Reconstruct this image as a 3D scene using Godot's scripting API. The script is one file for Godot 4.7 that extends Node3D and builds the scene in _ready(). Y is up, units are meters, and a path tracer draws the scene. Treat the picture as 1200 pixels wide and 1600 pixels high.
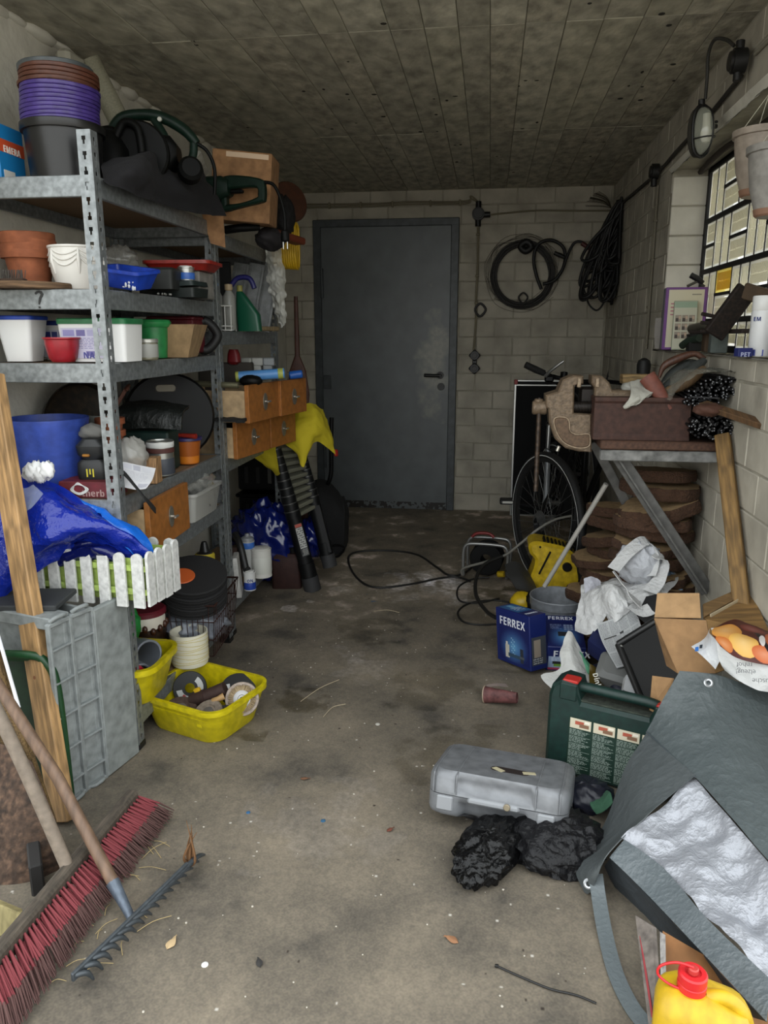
extends Node3D
# A cluttered garage seen from its open door: x to the right, y up, -z towards the back wall; metres.

var rng := RandomNumberGenerator.new()
var taken := {}
var mats := {}
var texs := {}
var grp := 0


func _ready() -> void:
	rng.seed = 7
	var cam := Camera3D.new()
	cam.name = "camera"
	cam.position = Vector3(0, 1.271, 0)
	cam.rotation_degrees = Vector3(-13.15, 7.74, 0)
	cam.fov = 67.82
	cam.near = 0.02
	add_child(cam)
	cam.current = true
	var sky_mat := ProceduralSkyMaterial.new()
	sky_mat.sky_top_color = Color(0.86, 0.88, 0.89)
	sky_mat.sky_horizon_color = Color(0.90, 0.91, 0.90)
	sky_mat.sky_energy_multiplier = 1.0
	sky_mat.ground_bottom_color = Color(0.68, 0.67, 0.64)
	sky_mat.ground_horizon_color = Color(0.74, 0.73, 0.71)
	var sky := Sky.new()
	sky.sky_material = sky_mat
	var env := Environment.new()
	env.background_mode = Environment.BG_SKY
	env.sky = sky
	env.tonemap_mode = Environment.TONE_MAPPER_LINEAR
	env.tonemap_exposure = 3.75
	env.sdfgi_enabled = true
	env.ssao_enabled = true
	env.ssil_enabled = true
	var we := WorldEnvironment.new()
	we.name = "environment"
	we.environment = env
	add_child(we)

	textures()
	room()
	door_and_wires()
	window()
	shelving()
	planter_and_film()
	left_front()
	shelf_top()
	shelf_second()
	shelf_third()
	shelf_fourth()
	shelf_low()
	far_bay()
	yellow_bin()
	bench()
	bicycles()
	vacuum_corner()
	right_pile()
	tarpaulin()
	cases()
	window_things()
	hung_cables()
	floor_litter()


# ---------------------------------------------------------------- nodes

func v(x: float, y: float, z: float) -> Vector3:
	return Vector3(x, y, z)


func numbered(called: String) -> String:
	var n: int = taken.get(called, 0)
	taken[called] = n + 1
	return called if n == 0 else "%s_%03d" % [called, n]


func thing(called: String, label: String, category: String, at := Vector3.ZERO, turn := Vector3.ZERO, group := "") -> Node3D:
	var o := Node3D.new()
	o.name = numbered(called)
	add_child(o)
	o.position = at
	o.rotation_degrees = turn
	meta(o, label, category, group)
	return o


func meta(o: Node, label: String, category := "", group := "") -> void:
	o.set_meta("label", label)
	if category:
		o.set_meta("category", category)
	if group:
		o.set_meta("group", group)


func part(called: String, s: SurfaceTool, m: Material, parent: Node, label := "") -> MeshInstance3D:
	var o := MeshInstance3D.new()
	o.name = called
	o.mesh = done(s)
	o.material_override = m
	parent.add_child(o, true)
	if label:
		o.set_meta("label", label)
	return o


func part_mesh(called: String, mesh: Mesh, m: Material, parent: Node, x := Transform3D.IDENTITY) -> MeshInstance3D:
	var o := MeshInstance3D.new()
	o.name = called
	o.mesh = mesh
	o.material_override = m
	o.transform = x
	parent.add_child(o, true)
	return o


func single(called: String, label: String, category: String, s: SurfaceTool, m: Material, at := Vector3.ZERO, turn := Vector3.ZERO, group := "") -> MeshInstance3D:
	var o := MeshInstance3D.new()
	o.name = numbered(called)
	o.mesh = done(s)
	o.material_override = m
	add_child(o)
	o.position = at
	o.rotation_degrees = turn
	meta(o, label, category, group)
	return o


func struct(called: String, s: SurfaceTool, m: Material) -> MeshInstance3D:
	var o := MeshInstance3D.new()
	o.name = called
	o.mesh = done(s)
	o.material_override = m
	add_child(o)
	o.set_meta("kind", "structure")
	return o


func again(o: Node3D, label: String, at: Vector3, turn := Vector3.ZERO) -> Node3D:
	var c: Node3D = o.duplicate()
	var base := String(o.name)
	if base.length() > 4 and base[-4] == "_" and base.right(3).is_valid_int():
		base = base.left(-4)
	c.name = numbered(base)
	add_child(c)
	c.position = at
	c.rotation_degrees = turn
	if label:
		c.set_meta("label", label)
	return c


func lettering(words: String, height: float, m: Material, parent: Node, x: Transform3D, font := "Droid Sans", bold := true, deep := 0.001) -> MeshInstance3D:
	var t := TextMesh.new()
	var f := SystemFont.new()
	f.font_names = PackedStringArray([font])
	f.font_weight = 700 if bold else 400
	t.font = f
	t.text = words
	t.font_size = 48
	t.pixel_size = height / 36.0
	t.depth = deep
	t.curve_step = 2.0
	return part_mesh("lettering", t, m, parent, x)


# ---------------------------------------------------------------- shapes

func st() -> SurfaceTool:
	var s := SurfaceTool.new()
	s.begin(Mesh.PRIMITIVE_TRIANGLES)
	s.set_uv(Vector2.ZERO)
	s.set_smooth_group(-1)
	return s


func done(s: SurfaceTool) -> ArrayMesh:
	s.generate_normals()
	return s.commit()


func tri(s: SurfaceTool, a: Vector3, b: Vector3, c: Vector3) -> void:  # counter-clockwise from outside
	s.add_vertex(a)
	s.add_vertex(c)
	s.add_vertex(b)


func face(s: SurfaceTool, a: Vector3, b: Vector3, c: Vector3, d: Vector3) -> void:  # a quad with uv, seen a = lower left, b = lower right
	s.set_smooth_group(-1)
	for k in [[a, 0, 1], [c, 1, 0], [b, 1, 1], [a, 0, 1], [d, 0, 0], [c, 1, 0]]:
		s.set_uv(Vector2(k[1], k[2]))
		s.add_vertex(k[0])


func moved(ring: PackedVector3Array, x: Transform3D) -> PackedVector3Array:
	return x * ring


func loft(s: SurfaceTool, rings: Array, caps := 3, flat := false, crease := 0.75, x := Transform3D.IDENTITY) -> void:
	var m := rings.size()
	var rr: Array = []
	var o := Vector3.ZERO
	for r in rings:
		var q: PackedVector3Array = x * PackedVector3Array(r)
		rr.append(q)
		o += q[0] + q[q.size() / 2]
	o /= 2.0 * m
	var n: int = rr[0].size()
	var vol := 0.0
	for k in m - 1:
		for i in n:
			var j := (i + 1) % n
			var a: Vector3 = rr[k][i] - o
			var c: Vector3 = rr[k + 1][j] - o
			vol += a.dot((rr[k][j] - o).cross(c)) + a.dot(c.cross(rr[k + 1][i] - o))
	var flip := vol < 0.0
	grp += 1
	var before := Vector3.ZERO
	for k in m - 1:
		var dir: Vector3 = (rr[k + 1][0] - rr[k][0]).normalized()
		if k > 0 and before.angle_to(dir) > crease:
			grp += 1
		before = dir
		s.set_smooth_group(-1 if flat else grp)
		for i in n:
			var j := (i + 1) % n
			if flip:
				tri(s, rr[k][i], rr[k + 1][j], rr[k][j])
				tri(s, rr[k][i], rr[k + 1][i], rr[k + 1][j])
			else:
				tri(s, rr[k][i], rr[k][j], rr[k + 1][j])
				tri(s, rr[k][i], rr[k + 1][j], rr[k + 1][i])
	s.set_smooth_group(-1)
	for e in 2:
		if caps & (1 << e):
			var q: PackedVector3Array = rr[0] if e == 0 else rr[m - 1]
			var mid := Vector3.ZERO
			for p in q:
				mid += p
			mid /= n
			for i in n:
				var j := (i + 1) % n
				if (e == 0) != flip:
					tri(s, mid, q[j], q[i])
				else:
					tri(s, mid, q[i], q[j])


func circ(r: float, y: float, n := 24, cx := 0.0, cz := 0.0) -> PackedVector3Array:
	var q := PackedVector3Array()
	for i in n:
		var a := TAU * i / n
		q.append(Vector3(cx + r * cos(a), y, cz + r * sin(a)))
	return q


func oval(rx: float, rz: float, y: float, n := 24, cx := 0.0, cz := 0.0) -> PackedVector3Array:
	var q := PackedVector3Array()
	for i in n:
		var a := TAU * i / n
		q.append(Vector3(cx + rx * cos(a), y, cz + rz * sin(a)))
	return q


func rr(w: float, d: float, r: float, y: float, k := 4, cx := 0.0, cz := 0.0) -> PackedVector3Array:
	var q := PackedVector3Array()
	r = minf(r, minf(w, d) * 0.4999)
	for c in 4:
		var px := (w / 2 - r) * (1 if c in [0, 3] else -1)
		var pz := (d / 2 - r) * (1 if c in [0, 1] else -1)
		for i in k + 1:
			var a := PI / 2 * (c + float(i) / maxf(k, 1))
			q.append(Vector3(cx + px + r * cos(a), y, cz + pz + r * sin(a)))
	return q


func box(s: SurfaceTool, c: Vector3, size: Vector3, bev := 0.0, b := Basis.IDENTITY) -> void:
	var x := Transform3D(b, c)
	var h := size / 2
	if bev <= 0.0:
		loft(s, [rr4(size.x, size.z, -h.y), rr4(size.x, size.z, h.y)], 3, true, 0.7, x)
		return
	loft(s, [rr(size.x - 2 * bev, size.z - 2 * bev, bev * 0.5, -h.y, 1), rr(size.x, size.z, bev, -h.y + bev, 1), rr(size.x, size.z, bev, h.y - bev, 1), rr(size.x - 2 * bev, size.z - 2 * bev, bev * 0.5, h.y, 1)], 3, true, 0.7, x)


func rr4(w: float, d: float, y: float) -> PackedVector3Array:
	return PackedVector3Array([Vector3(w / 2, y, d / 2), Vector3(-w / 2, y, d / 2), Vector3(-w / 2, y, -d / 2), Vector3(w / 2, y, -d / 2)])


func beam(s: SurfaceTool, a: Vector3, b: Vector3, w: float, h: float, bev := 0.002, roll := 0.0) -> void:  # a bar from a to b; w across, h the other way
	box(s, (a + b) / 2, Vector3(w, a.distance_to(b), h), bev, along(b - a, roll))


func along(d: Vector3, roll := 0.0) -> Basis:  # a basis whose y runs along d
	var y := d.normalized()
	var z := Vector3.BACK if absf(y.z) < 0.9 else Vector3.UP
	var xx := y.cross(z).normalized()
	z = xx.cross(y).normalized()
	return Basis(xx, y, z) * Basis(Vector3.UP, roll)


func lathe(s: SurfaceTool, prof: Array, n := 28, x := Transform3D.IDENTITY, crease := 0.6) -> void:  # prof: [r, y] pairs
	var rings: Array = []
	for p in prof:
		rings.append(circ(maxf(p[0], 0.0002), p[1], n))
	loft(s, rings, 0, false, crease, x)


func cyl(s: SurfaceTool, c: Vector3, r: float, h: float, d := Vector3.UP, n := 20, bev := 0.0015) -> void:  # centred on c, its axis along d
	lathe(s, [[0, -h / 2], [r - bev, -h / 2], [r, -h / 2 + bev], [r, h / 2 - bev], [r - bev, h / 2], [0, h / 2]], n, Transform3D(along(d), c))


func ball(s: SurfaceTool, c: Vector3, r: Vector3, n := 16) -> void:
	var rings: Array = []
	for k in n / 2 + 1:
		var a := -PI / 2 + PI * k / (n / 2)
		rings.append(oval(maxf(r.x * cos(a), 0.0001), maxf(r.z * cos(a), 0.0001), r.y * sin(a), n))
	loft(s, rings, 0, false, 3.2, Transform3D(Basis.IDENTITY, c))


func tube(s: SurfaceTool, pts: Array, r, n := 8, caps := 3) -> void:
	var rings: Array = []
	var u := Vector3.ZERO
	var last := pts.size() - 1
	for i in pts.size():
		var t: Vector3 = (pts[mini(i + 1, last)] - pts[maxi(i - 1, 0)]).normalized()
		if i == 0:
			u = t.cross(Vector3.UP if absf(t.y) < 0.9 else Vector3.RIGHT).normalized()
		else:
			u = (u - t * u.dot(t)).normalized()
		var w := t.cross(u)
		var rad: float = r[i] if r is Array else r
		var q := PackedVector3Array()
		for k in n:
			var a := TAU * k / n
			q.append(pts[i] + (u * cos(a) + w * sin(a)) * rad)
		rings.append(q)
	loft(s, rings, caps, false, 3.2)


func bar_part(called: String, a: Vector3, b: Vector3, w: float, h: float, bev: float, roll: float, m: Material, parent: Node) -> MeshInstance3D:
	# a bar whose own axes follow it, so that the grain of its wood runs along it
	var s := st()
	box(s, Vector3.ZERO, v(w, a.distance_to(b), h), bev)
	var o := part(called, s, m, parent)
	o.transform = Transform3D(along(b - a, roll), (a + b) / 2)
	return o


func ribbon(s: SurfaceTool, pts: Array, w: float, t: float, side: Vector3) -> void:  # a flat strip w wide (along side) and t thick
	var rings: Array = []
	var last := pts.size() - 1
	for i in pts.size():
		var d: Vector3 = (pts[mini(i + 1, last)] - pts[maxi(i - 1, 0)]).normalized()
		var a := (side - d * side.dot(d)).normalized() * w / 2
		var n := a.cross(d).normalized() * t / 2
		rings.append(PackedVector3Array([pts[i] + a + n, pts[i] - a + n, pts[i] - a - n, pts[i] + a - n]))
	loft(s, rings, 3, true)


func spline(p: Array, k := 6) -> Array:
	var out: Array = []
	for i in p.size() - 1:
		var a: Vector3 = p[maxi(i - 1, 0)]
		var b: Vector3 = p[i]
		var c: Vector3 = p[i + 1]
		var d: Vector3 = p[mini(i + 2, p.size() - 1)]
		for j in k:
			out.append(b.cubic_interpolate(c, a, d, float(j) / k))
	out.append(p[-1])
	return out


func loop(p: Array, k := 6) -> Array:  # a closed spline; its last point is its first
	var n := p.size()
	var out: Array = []
	for i in n:
		for j in k:
			out.append(p[i].cubic_interpolate(p[(i + 1) % n], p[(i + n - 1) % n], p[(i + 2) % n], float(j) / k))
	out.append(out[0])
	return out


func prism(s: SurfaceTool, poly: Array, depth: float, x := Transform3D.IDENTITY, bev := 0.0) -> void:  # outline in x, y; thick in z
	var n := poly.size()
	var area := 0.0
	for i in n:
		area += poly[i].cross(poly[(i + 1) % n])
	var inner := PackedVector2Array()
	for i in n:
		var e: Vector2 = (poly[(i + 1) % n] - poly[(i + n - 1) % n]).normalized()
		inner.append(poly[i] + Vector2(-e.y, e.x) * bev * signf(area))
	var rings: Array = []
	var h := depth / 2
	for k in ([[inner, -h], [poly, -h + bev], [poly, h - bev], [inner, h]] if bev > 0 else [[poly, -h], [poly, h]]):
		var q := PackedVector3Array()
		for p in k[0]:
			q.append(Vector3(p.x, p.y, k[1]))
		rings.append(q)
	loft(s, rings, 0, true, 0.7, x)
	var idx := Geometry2D.triangulate_polygon(inner)
	s.set_smooth_group(-1)
	for i in range(0, idx.size(), 3):
		var a := inner[idx[i]]
		var b := inner[idx[i + 1]]
		var c := inner[idx[i + 2]]
		if (b - a).cross(c - a) < 0:
			var q := b
			b = c
			c = q
		tri(s, x * Vector3(a.x, a.y, h), x * Vector3(b.x, b.y, h), x * Vector3(c.x, c.y, h))
		tri(s, x * Vector3(a.x, a.y, -h), x * Vector3(c.x, c.y, -h), x * Vector3(b.x, b.y, -h))


func poly2(flat: Array) -> Array:
	var q: Array = []
	for i in range(0, flat.size(), 2):
		q.append(Vector2(flat[i], flat[i + 1]))
	return q


func smooth2(p: Array, k := 5) -> Array:  # a closed smooth outline through 2-D points
	var q: Array = []
	for a in p:
		q.append(Vector3(a.x, a.y, 0))
	var out: Array = []
	for a in loop(q, k).slice(0, -1):
		out.append(Vector2(a.x, a.y))
	return out


func resample(p: Array, n: int) -> Array:
	var c := spline(p, 8) if p.size() > 2 else p
	var total := 0.0
	for i in c.size() - 1:
		total += c[i].distance_to(c[i + 1])
	var out: Array = [c[0]]
	var at := 0
	var run := 0.0
	for k in range(1, n):
		var want := total * k / n
		while at < c.size() - 2 and run + c[at].distance_to(c[at + 1]) < want:
			run += c[at].distance_to(c[at + 1])
			at += 1
		var seg: float = c[at].distance_to(c[at + 1])
		out.append(c[at].lerp(c[at + 1], (want - run) / maxf(seg, 1e-6)))
	out.append(c[-1])
	return out


func net(s: SurfaceTool, rows: Array, nu: int, nv: int, amp := 0.0, freq := 12.0, sd := 1, thick := 0.0, sharp := false) -> void:
	# a sheet through rows of points, crumpled by noise
	var cols: Array = []
	var rs: Array = []
	for r in rows:
		rs.append(resample(r, nu))
	for i in nu + 1:
		var c: Array = []
		for r in rs:
			c.append(r[i])
		cols.append(resample(c, nv))
	var fn := FastNoiseLite.new()
	fn.seed = sd
	fn.frequency = freq
	fn.noise_type = FastNoiseLite.TYPE_SIMPLEX
	fn.fractal_octaves = 3
	if sharp:
		fn.fractal_type = FastNoiseLite.FRACTAL_RIDGED
	var g: Array = []
	for i in nu + 1:
		var c: Array = []
		for j in nv + 1:
			var p: Vector3 = cols[i][j]
			var du: Vector3 = cols[mini(i + 1, nu)][j] - cols[maxi(i - 1, 0)][j]
			var dv: Vector3 = cols[i][mini(j + 1, nv)] - cols[i][maxi(j - 1, 0)]
			var n := du.cross(dv).normalized()
			p += n * amp * fn.get_noise_3dv(p)
			p.x = minf(p.x, 0.772)
			c.append([p, n])
		g.append(c)
	for side in (2 if thick > 0 else 1):
		grp += 1
		s.set_smooth_group(grp)
		var off := -thick * side
		for i in nu:
			for j in nv:
				var q: Array = []
				for k in [[0, 0], [1, 0], [1, 1], [0, 1]]:
					var e: Array = g[i + k[0]][j + k[1]]
					q.append([e[0] + e[1] * off, Vector2(float(i + k[0]) / nu, float(j + k[1]) / nv)])
				for k in ([0, 2, 1, 0, 3, 2] if side == 0 else [0, 1, 2, 0, 2, 3]):
					s.set_uv(q[k][1])
					s.add_vertex(q[k][0])
	if thick > 0:
		s.set_smooth_group(-1)
		var rim: Array = []
		for i in nu:
			rim.append(g[i][0])
		for j in nv:
			rim.append(g[nu][j])
		for i in nu:
			rim.append(g[nu - i][nv])
		for j in nv:
			rim.append(g[0][nv - j])
		for k in rim.size():
			var a: Array = rim[k]
			var b: Array = rim[(k + 1) % rim.size()]
			tri(s, a[0], a[0] - a[1] * thick, b[0] - b[1] * thick)
			tri(s, a[0], b[0] - b[1] * thick, b[0])


func blob(s: SurfaceTool, c: Vector3, r: Vector3, amp: float, freq: float, sd: int, n := 40, b := Basis.IDENTITY, floor_y := -9.0) -> void:  # a crumpled closed bag
	var fn := FastNoiseLite.new()
	fn.seed = sd
	fn.frequency = freq
	fn.fractal_type = FastNoiseLite.FRACTAL_RIDGED
	fn.fractal_octaves = 3
	var rings: Array = []
	for k in n / 2 + 1:
		var a := -PI / 2 + PI * k / (n / 2)
		var q := PackedVector3Array()
		for i in n:
			var t := TAU * i / n
			var d := Vector3(cos(a) * cos(t), sin(a), cos(a) * sin(t))
			if k == 0 or k == n / 2:
				d = Vector3(0, signf(a), 0)
			var p := c + b * (d * r * (1.0 + amp * fn.get_noise_3dv(d)))
			p.y = maxf(p.y, floor_y)
			q.append(p)
		rings.append(q)
	loft(s, rings, 0, false, 3.2)


func tub(s: SurfaceTool, w: float, d: float, h: float, r: float, taper: float, wall := 0.003, rim := 0.008, k := 5, x := Transform3D.IDENTITY) -> void:
	# an open box with rounded corners, narrower by taper at its base, with a rolled rim
	var rings: Array = [rr(w - taper - 2 * r, d - taper - 2 * r, r * 0.5, 0, k), rr(w - taper - r * 0.2, d - taper - r * 0.2, r, 0, k), rr(w - taper, d - taper, r, r * 0.15, k),
		rr(w, d, r, h - rim * 1.6, k), rr(w + rim * 2, d + rim * 2, r + rim, h - rim * 1.6, k), rr(w + rim * 2, d + rim * 2, r + rim, h, k),
		rr(w - wall * 2, d - wall * 2, r, h, k), rr(w - taper - wall * 2, d - taper - wall * 2, r, wall, k), rr(w - taper - 2 * r - wall * 2, d - taper - 2 * r - wall * 2, r * 0.5, wall, k)]
	loft(s, rings, 3, false, 0.5, x)


func pot(s: SurfaceTool, r0: float, r1: float, h: float, rim_h := 0.02, rim := 0.004, wall := 0.004, n := 32, x := Transform3D.IDENTITY) -> void:
	# a flower pot: r0 at the foot, r1 at the mouth, with a band at the rim
	var rr1 := r1 - rim
	var a := r0 + (rr1 - r0) * (1 - rim_h / h)
	lathe(s, [[0, 0], [r0 - 0.003, 0], [r0, 0.003], [a, h - rim_h], [r1 - 0.001, h - rim_h], [r1, h - rim_h + 0.002], [r1, h - 0.002], [r1 - 0.002, h], [r1 - wall - rim, h], [a - wall, h - rim_h], [r0 - wall, wall], [0, wall]], n, x)


# ---------------------------------------------------------------- materials

func noise_image(size: Vector2i, freq: float, sd: int, oct := 4, ridged := false) -> Image:
	var fn := FastNoiseLite.new()
	fn.seed = sd
	fn.frequency = freq
	fn.fractal_octaves = oct
	fn.noise_type = FastNoiseLite.TYPE_SIMPLEX_SMOOTH
	if ridged:
		fn.fractal_type = FastNoiseLite.FRACTAL_RIDGED
	return fn.get_seamless_image(size.x, size.y)


func toned(im: Image, lo: float, hi: float, power := 1.0, cut := 0.0) -> ImageTexture:
	# grey noise mapped to lo..hi
	im.convert(Image.FORMAT_L8)
	var d := im.get_data()
	var low := 255
	var top := 0
	for b in d:
		low = mini(low, b)
		top = maxi(top, b)
	var map := PackedByteArray()
	for i in 256:
		var t := clampf((float(i) - low) / maxf(top - low, 1), 0, 1)
		t = clampf((t - cut) / (1 - cut), 0, 1)
		map.append(int(clampf(lo + (hi - lo) * pow(t, power), 0, 1) * 255))
	for i in d.size():
		d[i] = map[d[i]]
	return ImageTexture.create_from_image(Image.create_from_data(im.get_width(), im.get_height(), false, Image.FORMAT_L8, d))


func textures() -> void:
	texs.mottle = toned(noise_image(Vector2i(512, 512), 0.012, 3, 5), 0.72, 1.0)
	texs.grime = toned(noise_image(Vector2i(512, 512), 0.008, 9, 5), 0.42, 1.0, 0.6)
	texs.soft = toned(noise_image(Vector2i(512, 512), 0.008, 10, 5), 0.72, 1.0, 0.7)
	texs.blotch = toned(noise_image(Vector2i(512, 512), 0.02, 14, 5), 0.62, 1.0, 0.7)
	texs.wall = toned(noise_image(Vector2i(512, 512), 0.006, 16, 5), 0.86, 1.0, 0.8)
	texs.fine = toned(noise_image(Vector2i(512, 512), 0.09, 5, 3), 0.78, 1.0)
	texs.fold = toned(noise_image(Vector2i(512, 512), 0.012, 21, 4, true), 0.0, 1.0)
	texs.bumps = toned(noise_image(Vector2i(512, 512), 0.03, 12, 4), 0.0, 1.0)
	var im := noise_image(Vector2i(512, 64), 0.03, 15, 4)
	im.resize(512, 512, Image.INTERPOLATE_CUBIC)
	im.rotate_90(CLOCKWISE)
	im.rotate_90(CLOCKWISE)
	texs.grain = toned(im, 0.55, 1.0)  # streaks that run along v
	im = noise_image(Vector2i(64, 512), 0.03, 16, 4)
	im.resize(512, 512, Image.INTERPOLATE_CUBIC)
	texs.grain_u = toned(im, 0.55, 1.0)  # streaks that run along u
	im = noise_image(Vector2i(512, 512), 0.02, 18, 4)
	texs.rust = toned(im, 0.25, 1.0, 1.3)
	im = Image.create(64, 64, false, Image.FORMAT_L8)
	for yy in 64:
		for xx in 64:
			var a := sin(xx * TAU / 8) * 0.5 + 0.5
			var b := sin(yy * TAU / 8) * 0.5 + 0.5
			im.set_pixel(xx, yy, Color.from_hsv(0, 0, (a if (xx / 8 + yy / 8) % 2 == 0 else b)))
	texs.weave = ImageTexture.create_from_image(im)


func mat(c: Color, rough := 0.7, metal := 0.0, t := "", scale := 3.0, bump := "", deep := 0.1, spec := 0.5, world := false) -> StandardMaterial3D:
	var key := "%s %.2f %.2f %s %.2f %s %.3f %.2f %s" % [c.to_html(), rough, metal, t, scale, bump, deep, spec, world]
	if mats.has(key):
		return mats[key]
	var m := StandardMaterial3D.new()
	m.albedo_color = c
	m.roughness = rough
	m.metallic = metal
	m.metallic_specular = spec
	if t or bump:
		m.uv1_triplanar = true
		m.uv1_world_triplanar = world
		m.uv1_scale = Vector3.ONE * scale
	if t:
		m.albedo_texture = texs[t]
	if bump:
		m.heightmap_enabled = true
		m.heightmap_texture = texs[bump]
		m.heightmap_scale = deep
	mats[key] = m
	return m


func hx(hex: String) -> Color:
	return Color.html(hex)


func plastic(hex: String, rough := 0.4) -> StandardMaterial3D:
	return mat(hx(hex), rough, 0.0, "mottle", 4.0)


func film(hex: String, alpha: float, rough := 0.15, key := "") -> StandardMaterial3D:
	var k := "film" + hex + str(alpha) + key
	if not mats.has(k):
		var m := StandardMaterial3D.new()
		m.albedo_color = Color(hx(hex), alpha)
		m.transparency = BaseMaterial3D.TRANSPARENCY_ALPHA
		m.roughness = rough
		m.cull_mode = BaseMaterial3D.CULL_DISABLED
		mats[k] = m
	return mats[k]


func cloth(hex: String, through := 0.0, rough := 0.85, bump := "fold", deep := 0.3, scale := 4.0) -> StandardMaterial3D:
	var k := "cloth" + hex + str(through) + bump + str(deep) + str(rough)
	if not mats.has(k):
		var m := StandardMaterial3D.new()
		m.albedo_color = hx(hex)
		m.roughness = rough
		m.cull_mode = BaseMaterial3D.CULL_DISABLED
		if bump:
			m.uv1_triplanar = true
			m.uv1_scale = Vector3.ONE * scale
			m.heightmap_enabled = true
			m.heightmap_texture = texs[bump]
			m.heightmap_scale = deep
		if through > 0:
			m.backlight_enabled = true
			m.backlight = hx(hex) * through
		mats[k] = m
	return mats[k]


func printed(key: String, w: int, hh: int, draw: Callable, rough := 0.5) -> StandardMaterial3D:  # a flat print, drawn into a picture
	if not mats.has(key):
		var im := Image.create(w, hh, false, Image.FORMAT_RGB8)
		draw.call(im)
		var m := StandardMaterial3D.new()
		m.albedo_texture = ImageTexture.create_from_image(im)
		m.roughness = rough
		m.cull_mode = BaseMaterial3D.CULL_DISABLED
		mats[key] = m
	return mats[key]


func lines(im: Image, r: Rect2i, pitch: int, thick: int, c: Color, ragged := 0.3) -> void:  # rows of small print
	var y := r.position.y
	while y + thick <= r.end.y:
		var x := r.position.x
		var stop := r.end.x - int(rng.randf() * ragged * r.size.x)
		while x < stop:
			var w := rng.randi_range(maxi(2, thick), thick * 5)
			im.fill_rect(Rect2i(x, y, mini(w, stop - x), thick), c)
			x += w + maxi(1, thick)
		y += pitch

# ---------------------------------------------------------------- the room: x -1.42 to 0.77, z -5.52 to -0.35, ceiling at 2.225

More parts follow.
